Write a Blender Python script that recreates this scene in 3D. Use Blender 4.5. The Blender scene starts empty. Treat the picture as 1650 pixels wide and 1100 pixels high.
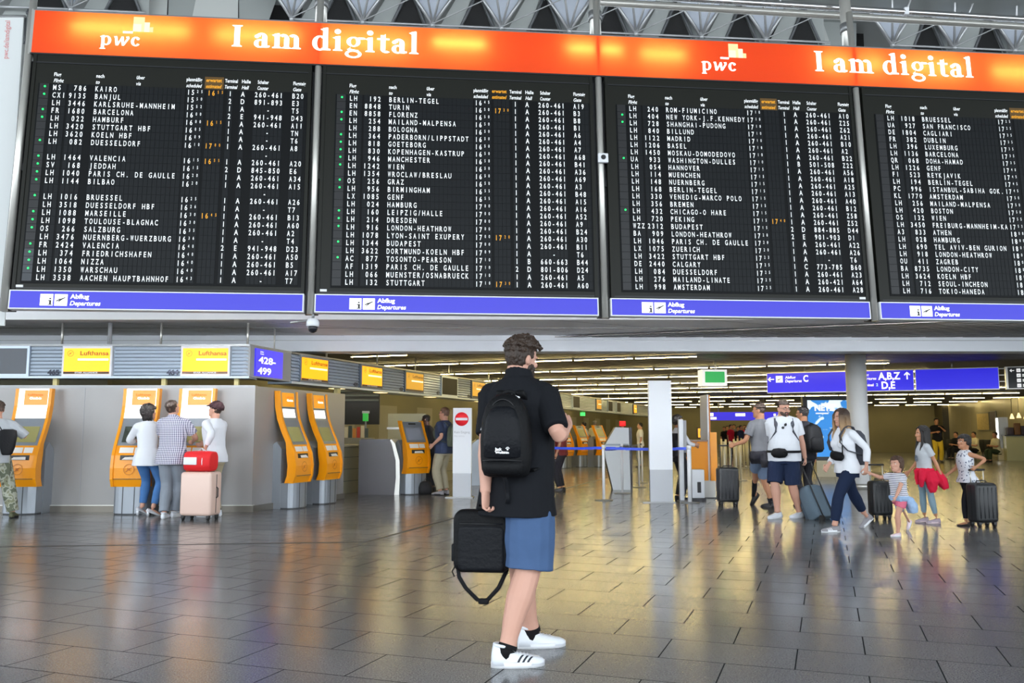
import bpy, bmesh, math, random
from mathutils import Vector, Matrix, noise
random.seed(7)
SC = bpy.context.scene
COL = SC.collection
PI = math.pi
def V(*a): return Vector(a)

# ------------------------------------------------------------------ camera
FPX = 1388.0; CX, CY = 825.0, 550.0; CZ = 1.27; HZ = 697.0
PITCH = math.atan((HZ - CY) / FPX)
cam_d = bpy.data.cameras.new('camera'); cam = bpy.data.objects.new('camera', cam_d); COL.objects.link(cam)
cam_d.sensor_width = 36.0; cam_d.lens = FPX * 36.0 / 1650.0; cam_d.clip_end = 400
cam.location = (0, 0, CZ); cam.rotation_euler = (PI / 2 + PITCH, 0, 0)
SC.camera = cam

# ------------------------------------------------------------------ light and exposure
SC.view_settings.view_transform = 'Standard'; SC.view_settings.look = 'None'
SC.view_settings.gamma = 1.0; SC.view_settings.use_curve_mapping = False
SC.view_settings.exposure = 0.35
wd = bpy.data.worlds.new('daylight'); SC.world = wd; wd.use_nodes = True
bg = wd.node_tree.nodes['Background']; bg.inputs[0].default_value = (0.86, 0.94, 1.0, 1); bg.inputs[1].default_value = 3.4
FILL_W = 260.0; LAMP_STRENGTH = 46.0; LAMP_RGB = (1.0, 0.79, 0.34)

# ------------------------------------------------------------------ pixel to place
def ray(px, py):
    a = (px - CX) / FPX; b = -(py - CY) / FPX
    return V(a, math.cos(PITCH) - b * math.sin(PITCH), math.sin(PITCH) + b * math.cos(PITCH))
CAMP = V(0, 0, CZ)
def on_z(px, py, z=0.0):
    r = ray(px, py); return CAMP + r * ((z - CZ) / r.z)
def at_y(px, py, y):
    r = ray(px, py); return CAMP + r * (y / r.y)
def on_plane(px, py, o, n):
    r = ray(px, py); return CAMP + r * ((o - CAMP).dot(n) / r.dot(n))
def on_line(px, o, d):
    # where the vertical plane through pixel column px (at the horizon) cuts the ground line o + t d; gives t
    r = ray(px, HZ); k = r.x / r.y
    return (k * o.y - o.x) / (d.x - k * d.y)

# ------------------------------------------------------------------ materials
def lin(c):
    if isinstance(c, str):
        c = c.lstrip('#'); c = [int(c[i:i + 2], 16) / 255 for i in (0, 2, 4)]
        return tuple(x / 12.92 if x <= .04045 else ((x + .055) / 1.055) ** 2.4 for x in c)
    return tuple(c)
MATS = {}
def mat(name, c, rough=.5, metal=0.0, emit=0.0, emit_c=None, bump=0.0, bscale=40.0, var=0.0, vscale=6.0, spec=None, coat=0.0, detail=3.0, stretch=None):
    if name in MATS: return MATS[name]
    m = bpy.data.materials.new(name); m.use_nodes = True; MATS[name] = m
    nt = m.node_tree; b = nt.nodes['Principled BSDF']; c = lin(c)
    b.inputs['Base Color'].default_value = (*c, 1); b.inputs['Roughness'].default_value = rough; b.inputs['Metallic'].default_value = metal
    if spec is not None: b.inputs['Specular IOR Level'].default_value = spec
    if coat: b.inputs['Coat Weight'].default_value = coat; b.inputs['Coat Roughness'].default_value = .08
    if emit:
        b.inputs['Emission Color'].default_value = (*(lin(emit_c) if emit_c else c), 1); b.inputs['Emission Strength'].default_value = emit
    if bump or var:
        tc = nt.nodes.new('ShaderNodeTexCoord'); src = tc.outputs['Object']
        if stretch:
            mp = nt.nodes.new('ShaderNodeMapping'); mp.inputs['Scale'].default_value = stretch; nt.links.new(src, mp.inputs['Vector']); src = mp.outputs['Vector']
    if bump:
        n = nt.nodes.new('ShaderNodeTexNoise'); n.inputs['Scale'].default_value = bscale; n.inputs['Detail'].default_value = detail
        nt.links.new(src, n.inputs['Vector'])
        bp = nt.nodes.new('ShaderNodeBump'); bp.inputs['Strength'].default_value = bump; bp.inputs['Distance'].default_value = .02
        nt.links.new(n.outputs['Fac'], bp.inputs['Height']); nt.links.new(bp.outputs['Normal'], b.inputs['Normal'])
    if var:
        n = nt.nodes.new('ShaderNodeTexNoise'); n.inputs['Scale'].default_value = vscale; n.inputs['Detail'].default_value = 4
        nt.links.new(src, n.inputs['Vector'])
        r = nt.nodes.new('ShaderNodeValToRGB'); r.color_ramp.elements[0].position = .3; r.color_ramp.elements[1].position = .7
        r.color_ramp.elements[0].color = (*[x * (1 - var) for x in c], 1); r.color_ramp.elements[1].color = (*[min(1, x * (1 + var)) for x in c], 1)
        nt.links.new(n.outputs['Fac'], r.inputs['Fac']); nt.links.new(r.outputs['Color'], b.inputs['Base Color'])
    return m
def nodes_of(m): return m.node_tree, m.node_tree.nodes['Principled BSDF']
def math_node(nt, op, a, b=None):
    n = nt.nodes.new('ShaderNodeMath'); n.operation = op
    for i, x in enumerate((a, b)):
        if x is None: continue
        if isinstance(x, (int, float)): n.inputs[i].default_value = x
        else: nt.links.new(x, n.inputs[i])
    return n.outputs[0]
def mix_rgb(nt, fac, a, b):
    n = nt.nodes.new('ShaderNodeMix'); n.data_type = 'RGBA'
    for s, x in ((n.inputs[0], fac), (n.inputs[6], a), (n.inputs[7], b)):
        if isinstance(x, tuple): s.default_value = (*x, 1) if len(x) == 3 else x
        elif isinstance(x, (int, float)): s.default_value = x
        else: nt.links.new(x, s)
    return n.outputs[2]

M_WHITE = mat('white_paint', '#e8eaee', .45)
M_WHITEGLOW = mat('white_lettering', '#ffffff', .5, emit=.55)
M_BLACK = mat('black_plastic', '#16171a', .45)
M_DARK = mat('dark_metal', '#2c2d30', .45, .3)
M_STEEL = mat('brushed_steel', '#c6c4be', .3, .55)
M_STEELD = mat('dull_steel', '#8e8f90', .4, .6)
M_GREYP = mat('grey_panel', '#8f9093', .5)
M_RUBBER = mat('rubber', '#101012', .7)
M_CHROME = mat('chrome', '#d8d8da', .12, 1.0)
M_PANELW = mat('satin_aluminium_wall', '#8f8d8c', .34, .25, var=.04, vscale=.7)
M_ORANGE = mat('signal_orange', '#f39a00', .38, coat=.3)
M_BLUESIGN = mat('blue_sign_face', '#2a22d8', .35, emit=.42, emit_c='#2f24ff')
M_YELLOW = mat('yellow_screen', '#ffb400', .4, emit=.75, emit_c='#ffae00')
M_YELLOWDIM = mat('dim_yellow_screen', '#d8a010', .4, emit=.32, emit_c='#ffb000')
M_SCREENOFF = mat('dark_screen', '#2a313b', .25)
M_SCREENBLK = mat('black_screen', '#0f0f0c', .5, spec=.15)

# ------------------------------------------------------------------ mesh helpers
class MB:
    def __init__(s): s.bm = bmesh.new(); s.mats = []; s.T = Matrix.Identity(4)
    def mi(s, m):
        if m not in s.mats: s.mats.append(m)
        return s.mats.index(m)
    def face(s, pts, m, smooth=False):
        vs = [s.bm.verts.new(s.T @ Vector(p)) for p in pts]
        f = s.bm.faces.new(vs); f.material_index = s.mi(m); f.smooth = smooth; return f
    def box(s, x0, x1, y0, y1, z0, z1, m, bev=0.0):
        if bev:
            return s.rbox(x0, x1, y0, y1, z0, z1, bev, m)
        c = [(x, y, z) for x in (x0, x1) for y in (y0, y1) for z in (z0, z1)]
        vs = [s.bm.verts.new(s.T @ Vector(p)) for p in c]; k = s.mi(m)
        for q in ((0, 1, 3, 2), (4, 6, 7, 5), (0, 4, 5, 1), (2, 3, 7, 6), (0, 2, 6, 4), (1, 5, 7, 3)):
            f = s.bm.faces.new([vs[i] for i in q]); f.material_index = k
    def rbox(s, x0, x1, y0, y1, z0, z1, r, m, seg=3):
        b = bmesh.new(); bmesh.ops.create_cube(b, size=1)
        for v in b.verts: v.co = V((x0 + x1) / 2 + v.co.x * (x1 - x0), (y0 + y1) / 2 + v.co.y * (y1 - y0), (z0 + z1) / 2 + v.co.z * (z1 - z0))
        bmesh.ops.bevel(b, geom=b.edges[:], offset=r, segments=seg, affect='EDGES', profile=.5)
        s.merge(b, m, smooth=True)
    def merge(s, b, m, smooth=False, T=None):
        k = s.mi(m); mp = {}; T = s.T @ T if T is not None else s.T
        for v in b.verts: mp[v] = s.bm.verts.new(T @ v.co)
        for f in b.faces:
            try: g = s.bm.faces.new([mp[v] for v in f.verts])
            except ValueError: continue
            g.material_index = k; g.smooth = smooth
        b.free()
    def cyl(s, p0, p1, r0, m, r1=None, n=16, caps=True):
        s.tube([p0, p1], [r0, r0 if r1 is None else r1], m, n=n, caps=caps)
    def tube(s, pts, rad, m, n=10, ref=None, caps=True, closed=False):
        pts = [Vector(p) for p in pts]; k = s.mi(m)
        if not isinstance(rad, list): rad = [rad] * len(pts)
        rings = []; L = len(pts); a = None
        for i, p in enumerate(pts):
            if closed: d = pts[(i + 1) % L] - pts[i - 1]
            else: d = (pts[min(i + 1, L - 1)] - pts[max(i - 1, 0)])
            d.normalize()
            if a is None:
                rr = Vector(ref) if ref is not None else (V(0, 0, 1) if abs(d.z) < .9 else V(1, 0, 0))
            else: rr = Vector(ref) if ref is not None and abs(d.dot(Vector(ref))) < .95 else a
            a = rr - d * rr.dot(d); a.normalize(); b = d.cross(a)
            r = rad[i]; ra, rb = r if isinstance(r, (list, tuple)) else (r, r)
            rings.append([s.bm.verts.new(s.T @ (p + a * math.cos(2 * PI * j / n) * ra + b * math.sin(2 * PI * j / n) * rb)) for j in range(n)])
        for i in range(L if closed else L - 1):
            A, B = rings[i], rings[(i + 1) % L]
            for j in range(n):
                f = s.bm.faces.new((A[j], A[(j + 1) % n], B[(j + 1) % n], B[j])); f.material_index = k; f.smooth = True
        if caps and not closed:
            f = s.bm.faces.new(rings[0][::-1]); f.material_index = k
            f = s.bm.faces.new(rings[-1]); f.material_index = k
    def ball(s, c, r, m, n=12, R=None):
        b = bmesh.new(); bmesh.ops.create_uvsphere(b, u_segments=n, v_segments=max(6, n * 2 // 3), radius=1)
        r = r if isinstance(r, (list, tuple)) else (r, r, r)
        for v in b.verts:
            q = V(v.co.x * r[0], v.co.y * r[1], v.co.z * r[2])
            if R: q = R @ q
            v.co = q + Vector(c)
        s.merge(b, m, smooth=True)
    def prism(s, poly, y0, y1, m, side=None, plane='xz'):
        # poly: outline in the plane, extruded from y0 to y1 along the third axis
        def P(a, b, t): return (a, t, b) if plane == 'xz' else ((t, a, b) if plane == 'yz' else (a, b, t))
        A = [s.bm.verts.new(s.T @ Vector(P(a, b, y0))) for a, b in poly]; B = [s.bm.verts.new(s.T @ Vector(P(a, b, y1))) for a, b in poly]
        k = s.mi(m); ks = s.mi(side or m); n = len(poly)
        f = s.bm.faces.new(A); f.material_index = k; f = s.bm.faces.new(B[::-1]); f.material_index = k
        for i in range(n):
            f = s.bm.faces.new((A[i], B[i], B[(i + 1) % n], A[(i + 1) % n])); f.material_index = ks
    def lathe(s, prof, m, c=(0, 0, 0), n=20):
        k = s.mi(m); rings = []
        for r, z in prof:
            rings.append([s.bm.verts.new(s.T @ (Vector(c) + V(r * math.cos(2 * PI * j / n), r * math.sin(2 * PI * j / n), z))) for j in range(n)])
        for A, B in zip(rings, rings[1:]):
            for j in range(n):
                f = s.bm.faces.new((A[j], A[(j + 1) % n], B[(j + 1) % n], B[j])); f.material_index = k; f.smooth = True
        for R in (rings[0], rings[-1]):
            if len(set(tuple(v.co) for v in R)) > 2:
                f = s.bm.faces.new(R); f.material_index = k
    def build(s, name, parent=None, fix=True):
        if fix: bmesh.ops.recalc_face_normals(s.bm, faces=s.bm.faces[:])
        me = bpy.data.meshes.new(name); s.bm.to_mesh(me); s.bm.free()
        for m in s.mats: me.materials.append(m)
        o = bpy.data.objects.new(name, me); COL.objects.link(o)
        if parent is not None: o.parent = parent
        return o
def thing(name, label, cat, loc=(0, 0, 0), rz=0.0, group=None, M=None):
    o = bpy.data.objects.new(name, None); COL.objects.link(o); o.empty_display_size = .1
    if M is not None: o.matrix_world = M
    else: o.location = loc; o.rotation_euler = (0, 0, rz)
    o['label'] = label; o['category'] = cat
    if group: o['group'] = group
    return o
def tag(o, label, cat, group=None):
    o['label'] = label; o['category'] = cat
    if group: o['group'] = group
    return o
def struct(mb, name):
    o = mb.build(name); o['kind'] = 'structure'; return o
def copy_tree(src, parent=None):
    c = src.copy(); COL.objects.link(c)
    if parent is not None: c.parent = parent; c.matrix_parent_inverse = src.matrix_parent_inverse
    for ch in list(src.children): copy_tree(ch, c)
    return c

# lettering: flat glyph faces in the local xz plane, facing -y
_tc = {}
def glyphs(sx, bold, shear, s):
    key = (s, bold, shear)
    if key not in _tc:
        cu = bpy.data.curves.new('lettering_source', 'FONT'); cu.body = s; cu.size = 1.0; cu.resolution_u = 3; cu.offset = bold; cu.shear = shear
        o = bpy.data.objects.new('lettering_source', cu); me = o.to_mesh()
        _tc[key] = ([v.co.copy() for v in me.vertices], [tuple(p.vertices) for p in me.polygons])
        o.to_mesh_clear(); bpy.data.objects.remove(o); bpy.data.curves.remove(cu)
    return _tc[key]
def text(mb, s, x, z, cap, m, y=-.002, sx=1.0, align='L', bold=.0, shear=0.0, width=None):
    vs, fs = glyphs(sx, bold, shear, s)
    if not vs: return
    x0 = min(v.x for v in vs); x1 = max(v.x for v in vs); k = cap / .729
    if width: sx = width / ((x1 - x0) * k)
    ox = {'L': x - x0 * k * sx, 'R': x - x1 * k * sx, 'C': x - (x0 + x1) / 2 * k * sx}[align]
    mi = mb.mi(m); bv = [mb.bm.verts.new(mb.T @ V(ox + v.x * k * sx, y, z + v.y * k)) for v in vs]
    for f in fs:
        try: g = mb.bm.faces.new([bv[i] for i in f]); g.material_index = mi
        except ValueError: pass
def cells(mb, s, x, z, cap, pitch, m, sx=.70, bold=.014, y=-.004):
    for i, ch in enumerate(s):
        if ch == ' ': continue
        vs, fs = glyphs(1, bold, 0, ch); k = cap / .729
        x0 = min(v.x for v in vs); x1 = max(v.x for v in vs)
        w = (x1 - x0) * k * sx; mxw = pitch * .68
        q = sx * (mxw / w if w > mxw else 1); ox = x + (i + .5) * pitch - (x0 + x1) / 2 * k * q
        mi = mb.mi(m); bv = [mb.bm.verts.new(mb.T @ V(ox + v.x * k * q, y, z + v.y * k)) for v in vs]
        for f in fs:
            try: g = mb.bm.faces.new([bv[j] for j in f]); g.material_index = mi
            except ValueError: pass

# building axes: the check-in row runs along DD, floor courses and lamps along CC
ANG = math.radians(20.0)
DD = V(math.sin(ANG), math.cos(ANG), 0); CC = V(math.cos(ANG), -math.sin(ANG), 0)
# ================================================================== THE SETTING
def floor_material():
    m = bpy.data.materials.new('polished_granite_tiles'); m.use_nodes = True; nt, b = nodes_of(m)
    tc = nt.nodes.new('ShaderNodeTexCoord'); mp = nt.nodes.new('ShaderNodeMapping')
    mp.inputs['Rotation'].default_value = (0, 0, ANG); mp.inputs['Location'].default_value = (.21, .13, 0)
    nt.links.new(tc.outputs['Object'], mp.inputs['Vector'])
    br = nt.nodes.new('ShaderNodeTexBrick'); nt.links.new(mp.outputs['Vector'], br.inputs['Vector'])
    br.inputs['Scale'].default_value = 1; br.inputs['Brick Width'].default_value = .74; br.inputs['Row Height'].default_value = .47
    br.inputs['Mortar Size'].default_value = .0042; br.inputs['Mortar Smooth'].default_value = .1; br.inputs['Bias'].default_value = 0
    br.inputs['Color1'].default_value = (.142, .142, .143, 1); br.inputs['Color2'].default_value = (.178, .176, .174, 1); br.inputs['Mortar'].default_value = (.022, .022, .024, 1)
    n1 = nt.nodes.new('ShaderNodeTexNoise'); n1.inputs['Scale'].default_value = 110; n1.inputs['Detail'].default_value = 3; nt.links.new(tc.outputs['Object'], n1.inputs['Vector'])
    r1 = nt.nodes.new('ShaderNodeValToRGB'); r1.color_ramp.elements[0].position = .36; r1.color_ramp.elements[1].position = .66
    r1.color_ramp.elements[0].color = (.55, .55, .57, 1); r1.color_ramp.elements[1].color = (1.5, 1.5, 1.5, 1); nt.links.new(n1.outputs['Fac'], r1.inputs['Fac'])
    mx = nt.nodes.new('ShaderNodeMix'); mx.data_type = 'RGBA'; mx.blend_type = 'MULTIPLY'; mx.inputs[0].default_value = 1
    nt.links.new(br.outputs['Color'], mx.inputs[6]); nt.links.new(r1.outputs['Color'], mx.inputs[7]); nt.links.new(mx.outputs[2], b.inputs['Base Color'])
    n2 = nt.nodes.new('ShaderNodeTexNoise'); n2.inputs['Scale'].default_value = 1.3; n2.inputs['Detail'].default_value = 4; nt.links.new(tc.outputs['Object'], n2.inputs['Vector'])
    mr = nt.nodes.new('ShaderNodeMapRange'); mr.inputs[3].default_value = .13; mr.inputs[4].default_value = .24; nt.links.new(n2.outputs['Fac'], mr.inputs[0]); rg = nt.nodes.new('ShaderNodeMix'); nt.links.new(br.outputs['Fac'], rg.inputs[0]); nt.links.new(mr.outputs[0], rg.inputs[2]); rg.inputs[3].default_value = .8; nt.links.new(rg.outputs[0], b.inputs['Roughness']); sl = nt.nodes.new('ShaderNodeMix'); nt.links.new(br.outputs['Fac'], sl.inputs[0]); sl.inputs[2].default_value = .62; sl.inputs[3].default_value = .0; nt.links.new(sl.outputs[0], b.inputs['Specular IOR Level'])
    bp = nt.nodes.new('ShaderNodeBump'); bp.inputs['Strength'].default_value = .25; bp.inputs['Distance'].default_value = .004; bp.invert = True
    nt.links.new(br.outputs['Fac'], bp.inputs['Height']); nt.links.new(bp.outputs['Normal'], b.inputs['Normal'])
    return m
M_FLOOR = floor_material()
mb = MB(); mb.box(-45, 70, -14, 110, -.1, 0, M_FLOOR); struct(mb, 'floor')

# dark joint strip in the floor that bends towards the hall
mb = MB(); M_JOINT = mat('floor_joint', '#2e2b28', .4)
pts = [on_z(-300, 886), on_z(0, 880.6), on_z(330, 876.5), on_z(590, 873), on_z(730, 835), on_z(975, 770), on_z(1120, 737)]
for p, q in zip(pts, pts[1:]):
    d = (q - p).normalized(); w = V(-d.y, d.x, 0) * .03
    mb.face([p - w + V(0, 0, .0015), q - w + V(0, 0, .0015), q + w + V(0, 0, .0015), p + w + V(0, 0, .0015)], M_JOINT)
struct(mb, 'trim_1')

# check-in wall: front face across the view, then a side running into the hall
WY = 14.12; WT = 2.03
K0 = V(at_y(409, 700, WY).x, WY, 0)
WEND = K0 + V(math.sin(math.radians(17.4)), math.cos(math.radians(17.4)), 0) * 3.05
mb = MB(); mb.box(-22, K0.x, WY, WY + .14, .10, WT, M_PANELW)
mb.box(-22, K0.x - .001, WY - .004, WY + .13, WT - .03, WT + .015, M_STEELD)
for x in (-14.2, -11.8, -9.4, -7.0): mb.box(x, x + .012, WY - .003, WY, .1, WT, M_GREYP)
struct(mb, 'wall_front')
wd_ = (WEND - K0).normalized(); wn = V(-wd_.y, wd_.x, 0)
mb = MB(); mb.prism([(K0.x, K0.y), (WEND.x, WEND.y), (WEND.x + wn.x * .14, WEND.y + wn.y * .14), (K0.x + wn.x * .14, K0.y + wn.y * .14)], .10, WT, M_PANELW, plane='xy')
struct(mb, 'wall_side')
mb = MB(); mb.box(-22, K0.x + .03, WY - .035, WY + .05, 0, .10, mat('skirting_steel', '#6f6a62', .3, .6)); mb.box(-22, K0.x + .03, WY - .045, WY + .05, .10, .112, M_STEEL)
struct(mb, 'baseboard_front')
mb = MB(); e = wn * -.03
mb.prism([(K0.x + e.x, K0.y + e.y), (WEND.x + e.x, WEND.y + e.y), (WEND.x + wn.x * .1, WEND.y + wn.y * .1), (K0.x + wn.x * .1, K0.y + wn.y * .1)], 0, .10, MATS['skirting_steel'], plane='xy')
struct(mb, 'baseboard_side')

# gallery slab over the hall mouth: grey soffit in panels, then a pale cross beam
SZ = 3.10; BY = 16.2; BZ = 2.80
M_SOFF = mat('painted_soffit', '#f0f0f2', .55, var=.03, vscale=.8); M_BEAM = mat('pale_beam', '#eef2f8', .5, var=.03, vscale=.5)
mb = MB(); mb.box(-30, 45, 13.9, 19, SZ, SZ + .5, M_SOFF)
k = -28.0
while k < 44:
    a = V(k, 13.9, SZ - .004); b_ = V(k + 4.0, BY, SZ - .004); w = .012
    mb.face([a, b_, b_ + V(w * 3, 0, 0), a + V(w * 3, 0, 0)], M_DARK); k += 2.6
mb.box(-30, 45, 15.0, 15.02, SZ - .004, SZ, M_DARK)
struct(mb, 'ceiling_soffit')
mb = MB(); mb.box(-30, 45, BY, BY + .5, BZ, SZ + .02, M_BEAM); mb.box(-30, 45, BY - .02, BY + .5, BZ + .2, BZ + .205, M_STEELD); struct(mb, 'trim_beam')

# low hall ceiling: dark slats along the lamp rows
CH = 3.03
M_CEIL = mat('dark_ceiling_void', '#2d2a28', .7); M_SLAT = mat('ceiling_slat', '#4a4747', .5, .25)
def cd(c, d, z=0.0): return CC * c + DD * d + V(0, 0, z)
mb = MB(); mb.T = Matrix.Rotation(-ANG, 4, 'Z')
mb.box(-40, 50, 15.2, 100, CH + .12, CH + .2, M_CEIL)
d = 15.5
while d < 63:
    mb.box(-40, 50, d, d + .17, CH + .035, CH + .05, M_SLAT); d += .24 if d < 40 else .48
o = struct(mb, 'ceiling')

# hall walls
M_HALLW = mat('hall_wall_panel', '#8f8a78', .5, var=.05, vscale=.4); M_HALLD = mat('hall_wall_dark', '#787258', .6, var=.08, vscale=.6)
RA = V(23.6, 34.3, 0); RB = V(31.3, 75, 0); rd = (RB - RA).normalized(); rn = V(rd.y, -rd.x, 0)
R0 = RA - rd * 16; R1 = RB + rd * 6
M_STONE = mat('polished_stone_wall', '#aaa28a', .22, var=.12, vscale=.35)
mb = MB(); mb.prism([(R0.x, R0.y), (R1.x, R1.y), (R1.x + rn.x * .3, R1.y + rn.y * .3), (R0.x + rn.x * .3, R0.y + rn.y * .3)], 0, CH + .1, M_STONE, plane='xy')
L = (R1 - R0).length; t = 1.6
while t < L:
    p = R0 + rd * t - rn * .006; q = p + rd * .02; mb.face([p, q, q + V(0, 0, CH), p + V(0, 0, CH)], M_GREYP); t += 1.8
struct(mb, 'wall_right')
mb = MB(); mb.T = Matrix.Rotation(-ANG, 4, 'Z'); mb.box(-30, 40, 62, 62.3, 0, CH + .1, M_HALLD); struct(mb, 'wall_far')
FP = V(-3.45, 16.9, 0)          # a point under the side canopy line
LW = FP - CC * 5.2
mb = MB(); mb.T = Matrix.Translation(LW) @ Matrix.Rotation(-ANG, 4, 'Z')
mb.box(-.3, 0, -.6, 70, 0, CH + .1, M_HALLD)
for i in range(24): mb.box(-.01, .012, -.4 + i * 2.9, .9 + i * 2.9, .1, 2.2, M_HALLW)
struct(mb, 'wall_left')
mb = MB(); mb.box(-22, LW.x + .2, WY + 3.2, WY + 3.4, 0, CH + .1, M_HALLD); struct(mb, 'wall_back')

# upper ceiling of the tall hall, and the panelled space frame that crosses in front of it
UZ = 11.2
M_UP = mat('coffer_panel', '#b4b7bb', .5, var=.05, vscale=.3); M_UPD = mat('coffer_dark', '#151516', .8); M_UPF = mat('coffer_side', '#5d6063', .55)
M_PANB = mat('panel_blue_grey', '#c3cad6', .45); M_PANG = mat('panel_green_grey', '#a2a6a4', .5); M_PANL = mat('panel_light', '#c9cbc8', .5)
mb = MB(); mb.box(-32, 40, -12, 45, UZ, UZ + .1, M_PANG)
struct(mb, 'ceiling_upper')
M_TUBE = mat('space_frame_tube', '#b9babc', .3, .5)
N0 = at_y(585, 38, 18.2); GY = math.radians(5.8); GP = 1.535
GM = Matrix.Translation(N0) @ Matrix.Rotation(GY, 4, 'Z') @ Matrix.Rotation(-.004, 4, 'Y')
SF = thing('space_frame', 'panelled steel tube space frame crossing above the boards', 'truss', M=GM)
LOW = {-3: 0, -2: 0, 7: 0}
for k in range(-9, 13):
    x = k * GP; big = k in (-3, -2, 7)
    mb = MB(); h = 1.22; g = GP / 2
    if not big:
        mb.face([(x - g * .96, 0, h), (x + g * .96, 0, h), (x + .02, -.02, .04), (x - .02, -.02, .04)], M_PANB)
        mb.face([(x + .06, .10, -.12), (x + .56, .10, -.12), (x + 1.02, .10, h), (x + g + .02, .10, h)], M_PANG)
        mb.face([(x + .54, .16, -.12), (x + 1.52, .16, -.12), (x + 1.52, .16, h), (x + .54, .16, h)], M_PANG)
        mb.face([(x + .62, .12, -.02), (x + 1.36, .12, -.02), (x + 1.02, .12, .86)], M_UPD)  # flat dark triangle, the shade of the opening put into colour
        mb.face([(x + .62, .13, -.12), (x + 1.36, .13, -.12), (x + 1.40, .11, -.03), (x + .58, .11, -.03)], M_UPF)
        for q, r in (((.58, -.04), (1.02, .94)), ((1.42, -.04), (1.02, .94)), ((.56, -.04), (1.46, -.04))): mb.tube([(x + q[0], .09, q[1]), (x + r[0], .09, r[1])], .035, M_UPF, n=6)
        mb.face([(x - .1, .02, h), (x + GP - .1, .02, h), (x + GP - .1, -.5, 2.4), (x - .1, -.5, 2.4)], M_PANG)
    else:
        mb.face([(x - .75, .2, -.6), (x + .35, .2, -.6), (x + .15, .9, 1.62), (x - .65, .9, 1.62)], M_PANL)
        mb.face([(x + .37, .25, -.6), (x + GP - .76, .25, -.6), (x + GP - .3, .9, 1.62), (x + .16, .9, 1.62)], M_PANG)
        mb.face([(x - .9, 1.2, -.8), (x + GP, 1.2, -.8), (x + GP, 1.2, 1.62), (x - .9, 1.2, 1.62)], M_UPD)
    mb.box(x - .02, x + .02, 1.25, 1.3, -.2, 1.7, M_UPF)
    mb.build('coffer_panels', SF, fix=False)
    if not big:
        mb = MB(); mb.ball((x, -.07, 0), .055, M_TUBE, n=10)
        for q, r in (((-g, -.05, h), .038), ((g, -.05, h), .038), ((-.30, -.7, 1.3), .026), ((.34, -.7, 1.3), .026)): mb.tube([(x, -.07, 0), (x + q[0], q[1], q[2])], r, M_TUBE, n=8)
        mb.tube([(x, -.07, 0), (x + GP, -.07, 0)], .026, M_TUBE, n=8); mb.tube([(x, -.10, .02), (x + GP * 1.05, -.35, .75)], .014, M_TUBE, n=6)
        mb.build('strut_cluster', SF)
mb = MB(); mb.box(-9 * GP - 1, 13 * GP, .6, 1.3, 1.6, 1.7, M_UPF); mb.build('top_chord', SF)
# long polished rail high at the right
p0 = at_y(1040, -6, 13.2); p1 = at_y(1700, 34, 14.0)
mb = MB(); mb.tube([p0 + (p0 - p1) * .1, p1 + (p1 - p0) * .6], .05, M_CHROME, n=12); mb.tube([p0 + V(0, .5, .12) + (p0 - p1) * .1, p1 + V(0, .5, .14) + (p1 - p0) * .6], .06, M_STEEL, n=10)
for t in (.62, .94): q = p0.lerp(p1, t); mb.box(q.x - .02, q.x + .05, q.y - .05, q.y + .05, q.z - .06, q.z + .06, M_WHITE)
tag(mb.build('ceiling_rail'), 'long polished steel rail crossing high at upper right', 'rail')

# lamp rows under the low ceiling
M_LAMP = mat('lamp_tube', '#fff2dd', .5, emit=LAMP_STRENGTH, emit_c=LAMP_RGB)
def at_c(px, py, z): p = on_z(px, py, z); return p.dot(CC), p.dot(DD)
lamp0 = None
rows = []
LZ = CH - .02
for py in (578.6, 598, 610.5, 620, 628.5, 633.8):
    rows.append(at_c(1000, py, LZ)[1])
while rows[-1] < 56: rows.append(rows[-1] + 5.6)
rows = [rows[0] + i * (rows[5] - rows[0]) / 5 for i in range(6)] + rows[6:]
fl_c = FP.dot(CC)
LEN = 1.46
def lamp(c, d, lab):
    global lamp0
    if lamp0 is None:
        lamp0 = thing('strip_light', lab, 'light', cd(c, d, LZ), -ANG, 'ceiling strip lights of the hall')
        m1 = MB(); m1.box(0, LEN, -.035, .035, .012, .075, M_STEELD); m1.build('lamp_housing', lamp0)
        m1 = MB(); m1.box(.02, LEN - .02, -.020, .020, .0, .012, M_LAMP); m1.build('lamp_tube', lamp0)
        return
    o = copy_tree(lamp0); o.location = cd(c, d, LZ); o['label'] = lab
LAB = 'slim white ceiling strip light in the rows over the hall'
c_end = at_c(1122, 574, LZ)[0]
for i, d in enumerate(rows):
    c0 = fl_c - 4.4; c1 = c_end + (0 if i == 0 else 3 + i * 1.3)  # rows run on past the canopy, added to brighten the wall behind
    c1 = min(c1, (RA - rd * 0).dot(CC) - .6 + 0 * i)
    k = c1
    while k > c0:
        lamp(k - LEN, d, LAB); k -= LEN + .04 if i < 7 else LEN * 1.25
p = at_c(610, 574, LZ)
lamp(p[0] - LEN * .5, p[1], LAB); 

# round white column
cp = on_z(1387, 787); cr = (on_z(1403, 787) - on_z(1371, 787)).length / 2
mb = MB(); mb.lathe([(cr, 0), (cr, CH + .1)], mat('column_paint', '#ffffff', .45), (cp.x, cp.y, 0), n=32); mb.lathe([(cr + .01, 0), (cr + .01, .12)], M_STEEL, (cp.x, cp.y, 0), n=32)
struct(mb, 'trim_column')
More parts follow.
